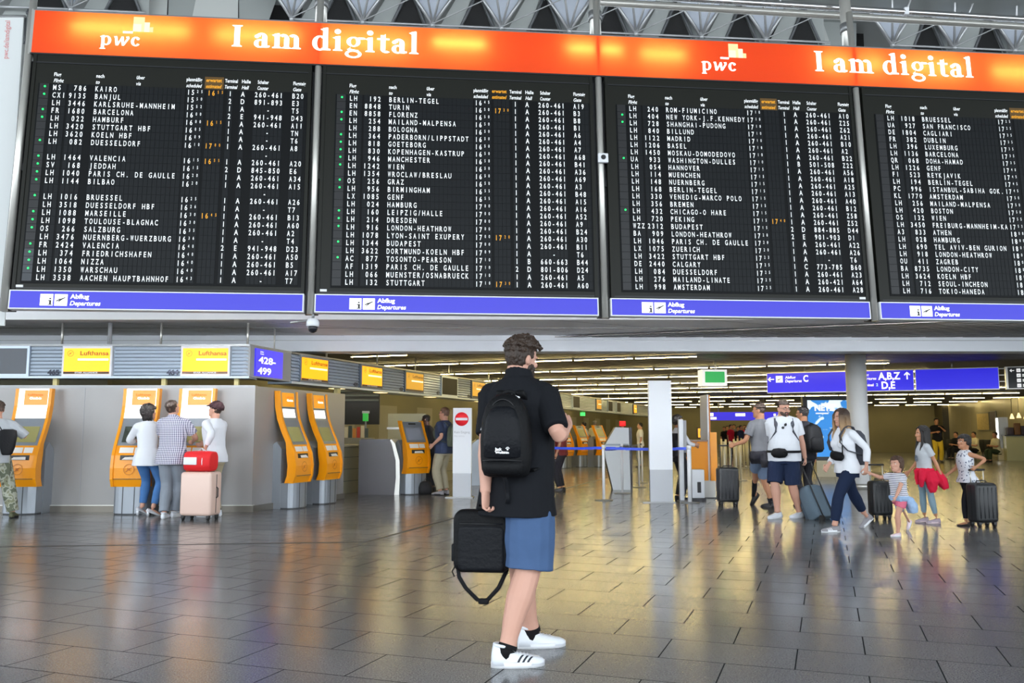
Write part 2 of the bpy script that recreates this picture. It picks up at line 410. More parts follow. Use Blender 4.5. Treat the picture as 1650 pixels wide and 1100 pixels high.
# ================================================================== DEPARTURE BOARDS
def board_frame():
    X0, Z0, yaw, tilt, roll = -6.56141620, 2.86047264, .101674922, .0725425312, .00191875377
    u = V(math.cos(yaw) * math.cos(roll), math.sin(yaw) * math.cos(roll), math.sin(roll)); n = V(-math.sin(yaw), math.cos(yaw), 0)
    v = n * math.sin(tilt) + u.cross(n) * math.cos(tilt); w = u.cross(v) * -1
    M = Matrix((u, w, v)).transposed().to_4x4(); M.translation = V(X0, 11, Z0); return M
BM = board_frame(); BMI = BM.inverted(); B_O = BM.translation; B_N = BM.to_3x3() @ V(0, 1, 0)
def bu(px, py): q = BMI @ on_plane(px, py, B_O, B_N); return q.x, q.z
M_HOUSE = mat('board_housing', '#1a1b16', .42, .0, spec=.25); M_FIELD = mat('board_flap_field', '#0c0e10', .5, spec=.15); M_FLAP = mat('split_flap', '#15181b', .45, spec=.2); M_FLAPG = mat('split_flap_grey', '#33383e', .4)
M_LET = mat('flap_lettering', '#eef1f2', .5, emit=.22, emit_c='#ffffff'); M_AMB = mat('amber_lettering', '#e9a01a', .5, emit=.25, emit_c='#f0a010'); M_GREEN = mat('green_indicator', '#20c860', .4, emit=2.0, emit_c='#10d858')  # flap letters are no lamps; a slight glow is added to them
M_AMBBOX = mat('amber_label_backing', '#5e420e', .5)
BLUE_S = mat('info_strip_blue', '#2c2abf', .3, emit=.12, emit_c='#3a33ff')
ROWS = [
"""*MS|786|KAIRO|1525|1655|1|A|260-461|B20
*CXI|9135|BANJUL|1550||2|D|891-893|E3
LH|3446|KARLSRUHE-MANNHEIM|1552||1|A|-|T5
*FR|1680|BARCELONA|1600||2|E|941-948|D43
*LH|022|HAMBURF|1600|1615|1|A|260-461|A11
LH|3420|STUTTGART HBF|1605||1|A|-|TN
LH|3620|KOELN HBF|1609||1|A|-|T6
*LH|082|DUESSELDORF|1610|1700|1|A|260-461|A8
||||||| - |
*LH|1464|VALENCIA|1615|1655|1|A|260-461|A20
*SV|168|JEDDAH|1615||2|D|845-850|E6
*LH|1040|PARIS CH. DE GAULLE|1620||1|A|260-461|A34
*LH|1144|BILBAO|1620||1|A|260-461|A15
||||||| - |
*LH|1016|BRUESSEL|1625||1|A|260-461|A26
LH|3518|DUESSELDORF HBF|1626||1|A|-|T7
*LH|1088|MARSEILLE|1630|1645|1|A|260-461|B13
*LH|1098|TOULOUSE-BLAGNAC|1630||1|A|260-461|A60
*OS|266|SALZBURG|1635||1|A|260-461|A2
LH|3476|NUERNBERG-WUERZBURG|1636||1|A|-|T4
*FR|2424|VALENCIA|1640||2|E|941-948|D23
*LH|374|FRIEDRICHSHAFEN|1640||1|A|260-461|A50
*LH|1064|NIZZA|1640||1|A|260-461|B5
*LH|1350|WARSCHAU|1640||1|A|260-461|A17
LH|3538|AACHEN HAUPTBAHNHOF|1643||1|A|-|T7""",
"""*LH|192|BERLIN-TEGEL|1645||1|A|260-461|A19
EN|8848|TURIN|1650|1730|1|A|260-461|B3
*EN|8858|FLORENZ|1650||1|A|260-461|B8
*LH|254|MAILAND-MALPENSA|1650||1|A|260-461|B1
LH|288|BOLOGNA|1650||1|A|260-461|A6
*LH|364|PADERBORN/LIPPSTADT|1650||1|A|260-461|A4
*LH|818|GOETEBORG|1650||1|A|260-461|A7
*LH|830|KOPENHAGEN-KASTRUP|1650||1|A|260-461|A68
*LH|946|MANCHESTER|1650||1|A|260-461|B41
*LH|1242|WIEN|1650||1|A|260-461|A36
LH|1354|WROCLAW/BRESLAU|1650||1|A|260-461|A69
*OS|256|GRAZ|1650||1|A|260-461|A3
*LH|956|BIRMINGHAM|1655||1|A|260-461|B48
LX|1085|GENF|1655||1|A|260-461|A15
LH|024|HAMBURG|1700||1|A|260-461|A16
*LH|160|LEIPZIG/HALLE|1700||1|A|260-461|A52
*LH|214|DRESDEN|1700||1|A|260-461|A9
*LH|916|LONDON-HEATHROW|1700||1|A|260-461|B24
LH|1078|LYON-SAINT EXUPERY|1700|1720|1|A|260-461|A30
*LH|1344|BUDAPEST|1700||1|A|260-461|B11
LH|3622|DORTMUND-KOELN HBF|1709||1|A|-|T6
*AC|877|TOSONTO-PEARSON|1710||1|B|660-663|B44
AF|1319|PARIS CH. DE GAULLE|1710||2|D|801-806|D24
LH|066|MUENSTER/OSNABRUECK|1710||1|A|260-461|A5
LH|132|STUTTGART|1710|1730|1|A|260-461|A60""",
"""LH|240|ROM-FIUMICINO|1710||1|A|260-461|A10
*LH|404|NEW YORK-J.F.KENNEDY|1710||1|A|260-461|Z25
*LH|728|SHANGHAI-PUDONG|1710||1|A|260-461|Z62
LH|840|BILLUND|1710||1|A|260-461|A21
LH|1122|MADRID|1710||1|A|260-461|B10
LH|1206|BASEL|1710||1|A|260-461|A2
LH|1450|MOSKAU-DOMODEDOVO|1710||1|A|260-461|B22
*UA|933|WASHINGTON-DULLES|1710||1|B|501-508|Z22
LH|054|HANNOVER|1715||1|A|260-461|A56
LH|114|MUENCHEN|1715||1|A|260-461|A18
LH|148|NUERNBERG|1715||1|A|260-461|A25
LH|168|BERLIN-TEGEL|1715||1|A|260-461|A13
LH|330|VENEDIG-MARCO POLO|1715||1|A|260-461|A40
LH|356|BREMEN|1715||1|A|260-461|B12
*LH|432|CHICAGO-O HARE|1715||1|A|260-461|Z58
LH|720|PEKING|1715|1740|1|A|260-461|Z52
WZZ|2312|BUDAPEST|1715||2|D|884-885|D44
BA|909|LONDON-HEATHROW|1720||2|E|901-903|D1
LH|1046|PARIS CH. DE GAULLE|1720||1|A|260-461|A22
LX|1075|ZUERICH|1720||1|A|260-461|A26
LH|3422|STUTTGART HBF|1723||1|A|-|T6
DE|2440|CALGARY|1725||1|C|773-785|B60
LH|084|DUESSELDORF|1725||1|A|260-461|A23
LH|276|MAILAND-LINATE|1725||1|A|260-421|A64
LH|998|AMSTERDAM|1725||1|A|260-461|A28""",
"""LH|1018|BRUESSEL|1725
UA|927|SAN FRANCISCO|1725
DE|1804|CAGLIARI|1735
FR|382|DUBLIN|1735
LH|396|LUXEMBURG|1735
LH|1136|BARCELONA|1735
QR|068|DOHA-HAMAD|1735
LH|1226|GENF|1740
FI|523|REYKJAVIK|1745
LH|194|BERLIN-TEGEL|1745
PC|996|ISTANBUL-SABIHA GOK.|1745
KL|1770|AMSTERDAM|1750
LH|256|MAILAND-MALPENSA|1750
LH|420|BOSTON|1750
OS|132|WIEN|1755
LH|3450|FREIBURG-MANNHEIM-KA|1753
A3|833|ATHEN|1800
LH|028|HAMBURG|1800
LH|690|TEL AVIV-BEN GURION|1805
LH|918|LONDON-HEATHROW|1805
OU|411|ZAGREB|1805
BA|8735|LONDON-CITY|1805
LH|3624|KOELN HBF|1809
LH|712|SEOUL-INCHEON|1810
LH|716|TOKIO-HANEDA|1810"""]
U0 = [.362, 4.329, 8.325, 12.262]           # where the flight codes start on each board
PL = [.075, 3.955, 7.985, 11.905]; PR = [3.80, 7.80, 11.745, 15.72]
VT = 3.56; VB = .262; PITCHV = (3.040 - .388) / 24; CAP = .077; VROW0 = 3.040
BLAB = ['leftmost black departure board, listing flights from KAIRO to AACHEN', 'black departure board listing flights from BERLIN-TEGEL to STUTTGART', 'black departure board listing flights from ROM-FIUMICINO to AMSTERDAM', 'rightmost black departure board, cut by the picture edge, starting with BRUESSEL']
def pictogram_plane(mb, x, z, s, m, y):
    # departing aeroplane: a slanted fuselage with wings and tail
    def P(*q): return [(x + a * s, y, z + b * s) for a, b in q]
    mb.face(P((.12, .40), (.16, .36), (.55, .50), (.86, .66), (.90, .72), (.80, .72), (.48, .58), (.2, .47)), m)
    mb.face(P((.10, .62), (.2, .62), (.62, .56), (.50, .52)), m); mb.face(P((.22, .28), (.34, .30), (.66, .56), (.52, .53)), m)
def boards():
    for b in range(4):
        T = thing('departure_board', BLAB[b], 'departure board', M=BM @ Matrix.Translation((PL[b], 0, 0)), group='split-flap departure boards')
        du = -PL[b]; W = PR[b] - PL[b]; u0 = U0[b] + du
        m = MB(); m.box(0, W, .012, .30, VB, VT + .02, M_HOUSE); m.box(0, .045, 0, .012, VB, VT, M_HOUSE); m.box(W - .045, W, 0, .012, VB, VT, M_HOUSE); m.box(0, W, 0, .012, 3.43, 3.445, M_DARK)
        m.box(.01, W - .01, .008, .012, VB + .005, VB + .03, M_BLACK); m.build('housing', T)
        m = MB(); m.box(u0 - .19, min(W - .05, u0 + 3.42), .004, .0125, .345, 3.135, M_FIELD); m.build('flap_field', T)
        m = MB()
        xs = .05 if b < 2 else (W - .14)
        if b < 3: m.box(xs, xs + .09, .006, .012, .29, .322, M_WHITE); m.build('maker_plate', T)
        # column headings
        m = MB()
        for (t1, t2, x, al, mm) in (('Flug', 'Flight', 0, 'L', M_LET), ('nach', 'to', .55, 'L', M_LET), ('\u00fcber', 'via', 1.08, 'L', M_LET), ('planm\u00e4\u00dfig', 'scheduled', 1.745, 'L', M_LET), ('erwartet', 'estimated', 2.01, 'L', M_AMB), ('Terminal', 'Terminal', 2.262, 'L', M_LET), ('Halle', 'Hall', 2.49, 'L', M_LET), ('Schalter', 'Counter', 2.78, 'C', M_LET), ('Flugsteig', 'Gate', 3.19, 'L', M_LET)):
            if b == 3 and x > 2.3: continue
            wd1 = None if len(t1) < 6 else {'Terminal': .172, 'Schalter': .15, 'Flugsteig': .17}.get(t1, .21)
            text(m, t1, u0 + x, 3.245, .054, mm, y=.008, sx=.8, bold=.02, align=al, width=wd1); text(m, t2, u0 + x, 3.155, .054, mm, y=.008, sx=.8, bold=.02, shear=.25, align=al, width=wd1 if len(t2) > 6 else None)
        if b in (0, 2, 3): m.box(u0 + 1.99, u0 + 2.245, .0095, .011, 3.135, 3.32, M_AMBBOX)
        m.build('column_headings', T)
        for r, line in enumerate(ROWS[b].split('\n')):
            z = VROW0 - r * PITCHV; lit = line.startswith('*'); fl = line.lstrip('*').split('|'); fl += [''] * (9 - len(fl))
            m = MB(); xr = W - .06
            def flaps(x, n, p):
                for i in range(n):
                    if x + (i + 1) * p < xr: m.box(x + i * p + .003, x + (i + 1) * p - .003, .0005, .004, z - .014, z + CAP + .014, M_FLAP)
            flaps(u0 - .005, 3, .062); flaps(u0 + .205, 4, .0605); flaps(u0 + .545, 20, .0598); flaps(u0 + 1.755, 4, .06); flaps(u0 + 2.03, 4, .057); flaps(u0 + 2.30, 1, .08); flaps(u0 + 2.47, 1, .08); flaps(u0 + 2.665, 7, .0565); flaps(u0 + 3.175, 4, .057)
            m.box(u0 - .17, u0 - .05, .0005, .004, z - .014, z + CAP + .014, M_FLAPG if (b == 0 and r > 20) else M_BLACK)
            code, num, dest, tim, est, ter, hal, cnt, gate = fl[:9]
            cells(m, code, u0 - .005, z, CAP, .062, M_LET, y=-.001)
            cells(m, num, u0 + .205 + (4 - len(num)) * .0605, z, CAP, .0605, M_LET, y=-.001)
            cells(m, dest, u0 + .545, z, CAP, .0598, M_LET, y=-.001)
            for tt, x, mm in ((tim, u0 + 1.755, M_LET), (est, u0 + 2.03, M_AMB)):
                cells(m, tt[:2], x, z, CAP, .058, mm, y=-.001); cells(m, tt[2:], x + .122, z + CAP * .40, CAP * .58, .056, mm, y=-.001, sx=.6)
            cells(m, ter, u0 + 2.305, z, CAP, .075, M_LET, y=-.001); cells(m, hal, u0 + 2.475, z, CAP, .075, M_LET, y=-.001)
            if cnt.strip() == '-': cells(m, '   -   ', u0 + 2.665, z, CAP, .0565, M_LET, y=-.001)
            else: cells(m, cnt, u0 + 2.665, z, CAP, .0565, M_LET, y=-.001)
            cells(m, gate, u0 + 3.175, z, CAP, .057, M_LET, y=-.001)
            ro = m.build('flight_row', T, fix=False)
            if lit:
                m = MB(); m.lathe([(.0, -.004), (.011, -.004), (.014, .006)], M_GREEN, n=10); g = m.build('indicator_light', ro); g.rotation_euler = (PI / 2, 0, 0); g.location = (u0 - .10, -.002, z + .045)
        # blue strip under the board
        m = MB(); m.box(-.015, W, -.01, .12, -.002, .252, M_WHITE); m.box(.003, W - .018, -.014, -.009, .014, .236, BLUE_S); s = m.build('info_strip', T)
        m = MB(); x = [.47, .455, .465, .455][b] + u0 - .362 - .02
        m.box(x, x + .16, -.017, -.013, .045, .198, M_WHITEGLOW); m.box(x + .178, x + .338, -.017, -.013, .045, .198, M_WHITEGLOW)
        m.box(x + .115, x + .14, -.0185, -.0165, .06, .118, M_BLACK); m.box(x + .10, x + .128, -.0185, -.0165, .105, .118, M_BLACK); m.box(x + .098, x + .15, -.0185, -.0165, .055, .066, M_BLACK); m.box(x + .112, x + .138, -.0185, -.0165, .13, .148, M_BLACK)
        pictogram_plane(m, x + .178, .045, .155, M_BLACK, -.0185)
        m.build('pictograms', s)
        m = MB(); text(m, 'Abflug', x + .37, .142, .060, M_WHITEGLOW, y=-.016, bold=.03, width=.235); text(m, 'Departures', x + .37, .052, .060, M_WHITEGLOW, y=-.016, bold=.02, shear=.22, width=.385); m.build('lettering', s)
boards()
# added fill lights, unseen behind the boards, brightening slab, canopies and column
for b in range(4):
    T = thing('fill_light', ['added fill light bar hidden behind the leftmost board', 'added fill light bar hidden behind the BERLIN-TEGEL board', 'added fill light bar hidden behind the ROM-FIUMICINO board', 'added fill light bar hidden behind the rightmost board'][b], 'light', M=BM @ Matrix.Translation((PL[b], .32, .10)), group='added fill lights behind the boards')
    w = PR[b] - PL[b]; m = MB(); m.box(.1, w - .1, 0, .10, 0, .14, M_DARK); m.build('housing', T)
    m = MB(); m.box(.15, w - .15, .10, .105, .02, .12, mat('fill_light_lens', '#ffffff', .4, emit=6, emit_c='#f4f8ff')); m.build('lens', T)
    ld = bpy.data.lights.new('fill_lamp', 'AREA'); ld.shape = 'RECTANGLE'; ld.size = w - .3; ld.size_y = .12; ld.energy = FILL_W; ld.color = (.93, .96, 1.0)
    lo = bpy.data.objects.new('fill_lamp', ld); COL.objects.link(lo); lo.parent = T; lo.location = (w / 2, .115, .07); lo.rotation_euler = (PI / 2, 0, PI)
# steel posts between the boards
for i, u in enumerate((-.015, 3.885, 7.90, 11.835)):
    P = thing('board_post', ['steel post at the left edge of the leftmost departure board', 'steel post between the KAIRO board and the BERLIN-TEGEL board', 'steel post with a small white box, between the BERLIN-TEGEL and ROM boards', 'steel post between the ROM-FIUMICINO board and the BRUESSEL board'][i], 'post', M=BM @ Matrix.Translation((u, .05, 0)), group='posts carrying the departure boards')
    r = .048; m = MB(); top = 4.8 if i else 5.2
    m.tube([(0, 0, -.02), (0, 0, top)], r, M_STEEL, n=20); m.build('tube', P)
    m = MB(); m.box(-.085, .085, .06, .16, 0, 3.5, M_BLACK); m.box(-.02, .08, .01, .1, 1.9, 2.0, M_BLACK); m.build('bracket_and_backing', P)  # black backing added to keep the gaps beside the post dark
    if i: m = MB(); m.tube([(0, .1, 3.9), (0, .1, 5.6)], .085, M_STEEL, n=18); m.tube([(0, .1, 4.52), (0, .1, 4.66)], .1, M_STEELD, n=18); m.build('hanger_tube', P)
q = bu(971, 256)
T = thing('motion_sensor', 'small white sensor box clamped on the post between the second and third boards', 'sensor', M=BM @ Matrix.Translation((q[0], .0, q[1])))
m = MB(); m.rbox(-.075, .075, -.055, .0, -.07, .07, .015, M_WHITE); m.build('case', T); m = MB(); m.tube([(0, -.065, .005), (0, -.054, .005)], .035, M_DARK, n=14); m.build('lens', T)
q = bu(504, 500)
T = thing('dome_camera', 'dome security camera with white collar hanging below the posts', 'security camera', M=BM @ Matrix.Translation((q[0], .05, q[1])))
m = MB(); m.tube([(0, 0, .0), (0, 0, -.10)], .018, M_STEELD); m.tube([(0, .0, -.12), (-.33, .25, -.11)], .012, M_STEELD); m.build('mount', T)
m = MB(); m.lathe([(.03, -.10), (.065, -.11), (.085, -.15), (.085, -.20), (.07, -.215)], M_WHITE, n=24); m.build('collar', T)
m = MB(); m.lathe([(.066, -.215), (.066, -.24), (.05, -.275), (.02, -.294), (.001, -.297)], mat('smoked_dome', '#23242b', .08), n=24); m.build('dome', T)

# the orange light box above the boards, lit from inside by tubes
HB, HTOP = 3.575, 4.20
def lightbox_face():
    m = bpy.data.materials.new('orange_light_box_film'); m.use_nodes = True; nt, b = nodes_of(m)
    b.inputs['Base Color'].default_value = (*lin('#f4431f'), 1); b.inputs['Roughness'].default_value = .35
    b.inputs['Emission Color'].default_value = (*lin('#ff4a1e'), 1); b.inputs['Emission Strength'].default_value = .42
    tr = nt.nodes.new('ShaderNodeBsdfTranslucent'); tr.inputs[0].default_value = (1.0, .52, .13, 1)
    mx = nt.nodes.new('ShaderNodeMixShader'); mx.inputs[0].default_value = .45
    nt.links.new(b.outputs[0], mx.inputs[1]); nt.links.new(tr.outputs[0], mx.inputs[2]); nt.links.new(mx.outputs[0], nt.nodes['Material Output'].inputs[0]); return m
M_FILM = lightbox_face(); M_BOXLAMP = mat('light_box_tube', '#fff6e0', .5, emit=15, emit_c='#fff0c8')
M_SIGNW = mat('light_box_white', '#ffffff', .5, emit=.8); M_SIGNC = mat('light_box_cream', '#f3d098', .5, emit=.30, emit_c='#ffdf9a'); M_SIGNC2 = mat('light_box_cream_pale', '#f8e2b4', .5, emit=.38, emit_c='#fff0cc')
LB = thing('light_box_sign', 'long orange illuminated light box with white lettering above the departure boards', 'illuminated sign', M=BM)
m = MB(); m.face([(.04, 0, HB), (16.4, 0, HB), (16.4, 0, HTOP), (.04, 0, HTOP)], M_FILM); m.build('sign_face', LB)
m = MB(); m.box(.02, 16.4, .34, .36, HB - .01, HTOP + .01, mat('light_box_inside', '#e8c8b0', .6)); m.box(.02, 16.4, 0, .34, HTOP, HTOP + .02, M_STEELD); m.box(.02, 16.4, 0, .34, HB - .02, HB, M_DARK); m.box(.0, .04, 0, .36, HB - .02, HTOP + .02, M_STEEL); m.build('box', LB)
for k, (a, b_, z, y) in enumerate(((.55, 2.1, 3.98, .12), (2.45, 3.6, 3.96, .13), (3.9, 5.2, 3.94, .15), (5.5, 6.25, 3.98, .095), (7.45, 8.25, 3.985, .10), (8.55, 9.2, 3.95, .12), (11.3, 12.3, 3.94, .14), (12.6, 13.6, 3.93, .15), (14.05, 15.2, 3.9, .13))):
    m = MB(); m.tube([(a, y, z), (b_, y, z)], .02, M_BOXLAMP, n=8); m.build('tube_lamp', LB)

# serif letters drawn as outlines with thick and thin strokes
class Serif:
    def __init__(s, mb, x, z, h, m, y): s.mb, s.x, s.z, s.h, s.m, s.y = mb, x, z, h, m, y
    def poly(s, *q): s.mb.face([(s.x + a * s.h, s.y, s.z + b * s.h) for a, b in q], s.m)
    def stem(s, a, b0, b1, w=.2, top=True, bot=True, flag=False):
        s.poly((a, b0), (a + w, b0), (a + w, b1), (a, b1))
        if bot: s.poly((a - .08, b0), (a + w + .08, b0), (a + w + .08, b0 + .035), (a + w, b0 + .08), (a, b0 + .08), (a - .08, b0 + .035))
        if flag: s.poly((a - .10, b1 - .07), (a, b1 - .13), (a + w, b1 + .02), (a + w * .6, b1 + .02))
        elif top: s.poly((a - .08, b1), (a + w + .08, b1), (a + w + .08, b1 - .035), (a + w, b1 - .08), (a, b1 - .08), (a - .08, b1 - .035))
    def ring(s, cx, cz, rx, rz, tx, tz, a0=0, a1=360, n=28, tilt=0):
        P = []
        for i in range(n + 1):
            t = math.radians(a0 + (a1 - a0) * i / n); c, q = math.cos(t), math.sin(t)
            P.append(((cx + c * rx, cz + q * rz), (cx + tilt * q + c * (rx - tx), cz + q * (rz - tz))))
        for (o1, i1), (o2, i2) in zip(P, P[1:]): s.poly(o1, o2, i2, i1)
    def dot(s, cx, cz, r): s.poly(*[(cx + r * math.cos(2 * PI * i / 16), cz + r * math.sin(2 * PI * i / 16)) for i in range(16)])
    # each letter returns its advance; x-height .62, ascender 1.0 (cap height)
    def draw(s, ch):
        X = .66
        if ch == 'I': s.stem(.1, 0, .97, .2); return .46
        if ch == ' ': return .27
        if ch == 'a':
            s.stem(.34, .0, .46, .19, top=False, bot=False); s.poly((.53, 0), (.62, .03), (.62, .1), (.5, .1), (.34, .1), (.4, 0))
            s.ring(.32, .45, .21, .22, .18, .085, 0, 165); s.dot(.16, .50, .085); s.ring(.28, .185, .22, .20, .16, .07, 60, 300); return .68
        if ch == 'm':
            s.stem(.1, 0, X, .18, flag=True)
            for a in (.44, .78): s.stem(a, 0, .42, .18, top=False); s.ring(a - .02, .42, .2, .235, .17, .10, 0, 140)
            return 1.10
        if ch == 'd':
            s.stem(.44, 0, 1.02, .18, flag=True, bot=False); s.poly((.44, 0), (.72, .0), (.72, .06), (.62, .09), (.44, .09)); s.ring(.34, .32, .28, .345, .175, .075, 50, 310); return .78
        if ch == 'i': s.stem(.1, 0, X, .18, flag=True); s.dot(.18, .88, .115); return .42
        if ch == 'g':
            s.ring(.33, .44, .25, .23, .15, .06); s.ring(.33, -.12, .30, .185, .12, .075); s.poly((.10, .08), (.24, .2), (.2, .12), (.52, .06), (.5, -.04), (.16, .03)); s.poly((.46, .6), (.52, .66), (.74, .64), (.74, .56), (.56, .55)); return .74
        if ch == 't': s.stem(.14, .12, .8, .18, top=False, bot=False); s.poly((.02, .58), (.46, .58), (.46, .66), (.02, .66)); s.ring(.34, .17, .2, .185, .17, .09, 180, 315); s.poly((.14, .66), (.32, .66), (.32, .86)); return .48
        if ch == 'l': s.stem(.1, 0, 1.02, .18, flag=True); return .44
        if ch == 'p': s.stem(.1, -.3, X, .18, flag=True); s.ring(.38, .32, .28, .345, .175, .075, -130, 130); return .74
        if ch == 'w': s.poly((.06, .64), (.24, .66), (.32, .2), (.5, .64), (.62, .64), (.66, .2), (.80, .5), (.74, .64), (.92, .66), (.95, .5), (.66, -.02), (.54, -.02), (.49, .36), (.32, -.02), (.18, -.02), (.12, .5)); return .98
        if ch == 'c': s.ring(.34, .32, .28, .345, .18, .09, 48, 325); s.dot(.46, .52, .095); return .60
def serif(mb, s, x, z, h, m, y, track=0.0, width=None):
    adv = 0
    tmp = MB(); tot = sum(Serif(tmp, 0, 0, 1, m, 0).draw(c) + track for c in s); tmp.bm.free()
    k = width / (tot * h) if width else 1
    o = mb.T.copy(); mb.T = o @ Matrix.Translation((x, 0, 0)) @ Matrix.Diagonal((k, 1, 1, 1))
    for c in s: adv += (Serif(mb, adv * h, z, h, m, y).draw(c) + track)
    mb.T = o
for (x, w, xp, xb) in ((2.68, 2.64, .92, 1.22), (11.19, 2.56, 9.44, 9.74)):
    m = MB(); serif(m, 'I am digital', x, 3.785, .335, M_SIGNW, -.004, width=w); m.build('slogan_lettering', LB, fix=False)
    m = MB(); serif(m, 'pwc', xp, 3.73, .205, M_SIGNW, -.004, width=.54)
    m.box(xb, xb + .13, -.003, -.001, 3.915, 3.945, M_SIGNW); m.box(xb + .13, xb + .28, -.003, -.001, 3.945, 4.165, M_SIGNC); m.box(xb + .28, xb + .35, -.0025, -.001, 3.945, 4.09, M_SIGNC2); m.box(xb + .35, xb + .40, -.002, -.001, 3.945, 4.02, M_SIGNC)
    m.box(xb + .13, xb + .24, -.0035, -.001, 3.945, 4.06, M_SIGNC2); m.build('emblem', LB, fix=False)

# white banner hanging at the far left
a = at_y(-60, 26, 11.5); b_ = at_y(38, 26, 11.5); c_ = at_y(16, 520, 11.2)
T = thing('banner', 'tall white hanging banner with small red upright lettering at the left edge', 'banner', (a.x, 11.5, c_.z))
m = MB(); m.box(0, b_.x - a.x, 0, .02, 0, a.z - c_.z, mat('banner_cloth', '#d9dcdc', .7)); m.build('cloth', T)
m = MB(); m.tube([(-.02, .01, a.z - c_.z), (b_.x - a.x + .02, .01, a.z - c_.z)], .02, M_STEELD); m.build('top_bar', T)
m = MB(); m.T = Matrix.Translation((b_.x - a.x - .18, 0, a.z - c_.z - .62)) @ Matrix.Rotation(-PI / 2, 4, 'Y'); text(m, 'pwc.de/iamdigital', 0, 0, .075, mat('banner_red', '#d87f7f', .6), y=-.006, width=.55); m.build('lettering', T)
# ================================================================== CHECK-IN CANOPIES, KIOSKS, SIGNS
def emblem(mb, cx, cz, r, m, y, ring=.1):
    # a ring around a rising bird drawn with three strokes
    n = 24
    for i in range(n):
        a, b = 2 * PI * i / n, 2 * PI * (i + 1) / n
        mb.face([(cx + r * math.cos(a), y, cz + r * math.sin(a)), (cx + r * math.cos(b), y, cz + r * math.sin(b)), (cx + r * (1 - ring) * math.cos(b), y, cz + r * (1 - ring) * math.sin(b)), (cx + r * (1 - ring) * math.cos(a), y, cz + r * (1 - ring) * math.sin(a))], m)
    def P(*q): return [(cx + a * r, y, cz + b * r) for a, b in q]
    mb.face(P((-.62, -.42), (-.5, -.5), (.2, .1), (.72, .42), (.1, .22)), m)
    mb.face(P((-.2, -.22), (.05, .0), (.28, -.3), (.05, -.2)), m); mb.face(P((-.38, -.1), (-.1, .08), (-.3, .45), (-.25, .15)), m)
M_SLATP = mat('canopy_slat', '#c0ccda', .4, .3); M_SLATG = mat('canopy_slat_gap', '#5f6872', .5); M_NUM = mat('counter_number', '#20263c', .5)
M_LTXT = mat('airline_lettering', '#a05a00', .5); M_SCW = mat('screen_white_bar', '#fff6c8', .5, emit=.8); M_SCB = mat('screen_dark_bar', '#4a2a14', .5)
CZ0, CZ1 = 2.18, 2.70
def slats(T, x0, x1, name='slat_panel', vent=0):
    m = MB(); m.box(x0, x1, .03, .05, CZ0 + .02, CZ1 - .02, M_SLATG); n = 8; h = (CZ1 - CZ0 - .04) / n
    for i in range(n): z = CZ0 + .02 + i * h; m.prism([(.03, z + .004), (.0, z + .012), (.018, z + h - .006), (.03, z + h - .006)], x0, x1, M_SLATP, plane='yz')
    return m.build(name, T)
def air_screen(T, x0, x1, dim=False, frame=True):
    m = MB()
    m.box(x0, x1, -.02, .05, CZ0 + .01, CZ1 - .01, M_WHITE if frame else M_SLATG); o = m.build('screen_frame', T)
    m = MB(); y = -.024; a, b = x0 + .04 * min(1, x1 - x0), x1 - .04 * min(1, x1 - x0); w = b - a; zb = CZ0 + .05; zt = CZ1 - .05; h = zt - zb
    m.box(a, b, y, y + .004, zb, zt, M_YELLOWDIM if dim else M_YELLOW); m.box(a, b, y - .002, y, zb, zb + h * .09, M_SCB)
    m.box(a + w * .3, b - .02, y - .002, y, zb + h * .52, zb + h * .6, M_SCW)
    if not dim: text(m, 'STAR ALLIANCE', (a + b) / 2, zb + h * .02, h * .06, M_WHITE, y=y - .003, align='C', width=w * .5, bold=.03)
    text(m, 'Lufthansa', b - .02, zb + h * .73, h * .17, M_LTXT, y=y - .003, align='R', width=w * .62, bold=.02)
    emblem(m, a + w * .14, zb + h * .8, h * .12, M_LTXT, y - .003)
    m.build('display', o); return o
def off_screen(T, x0, x1, m0=M_SCREENOFF):
    m = MB(); m.box(x0, x1, -.02, .05, CZ0 + .01, CZ1 - .01, M_SLATP); o = m.build('screen_frame', T)
    m = MB(); m.box(x0 + .04, x1 - .04, -.024, -.02, CZ0 + .05, CZ1 - .05, m0); m.build('display', o)
def number(T, s, x, z=CZ0 + .035, cap=.085):
    m = MB(); text(m, s, x, z, cap, M_NUM, y=-.006, align='R', bold=.05, sx=1.1); return m.build('counter_number', T)
# front canopy, square to the view
def fx(px): return at_y(px, 580, WY).x
T = thing('check_in_canopy', 'sign canopy facing the viewer over the left wall, with 465 and 464', 'sign canopy', (0, WY, 0))
m = MB(); m.box(-14, fx(402), .05, .45, CZ0, CZ1, M_SLATP); m.box(-14, fx(402), -.01, .45, CZ1 - .012, CZ1 + .02, M_STEELD); m.box(-14, fx(402), -.01, .45, CZ0 - .02, CZ0 + .012, M_SLATP); m.build('canopy_body', T)
off_screen(T, fx(-40), fx(48)); slats(T, fx(49), fx(100)); air_screen(T, fx(101), fx(181)); slats(T, fx(184), fx(291)); air_screen(T, fx(292), fx(371)); slats(T, fx(373), fx(400)); slats(T, -14, fx(-41))
number(T, '465', fx(97)); number(T, '464', fx(289))
for px in (88, 166, 250, 392, -90):
    m = MB(); m.tube([(fx(px), .2, CZ1), (fx(px), .2, SZ)], .02 if px != 166 else .035, M_STEEL if px != 166 else M_GREYP, n=10); m.build('hanger_rod', T)
for px in (84, 260, 378):
    m = MB(); m.box(fx(px) - .035, fx(px) + .035, .12, .19, WT, CZ0, mat('lit_bracket', '#d8c98c', .5)); m.build('bracket', T)  # yellowish lamp light is put into the bracket colour
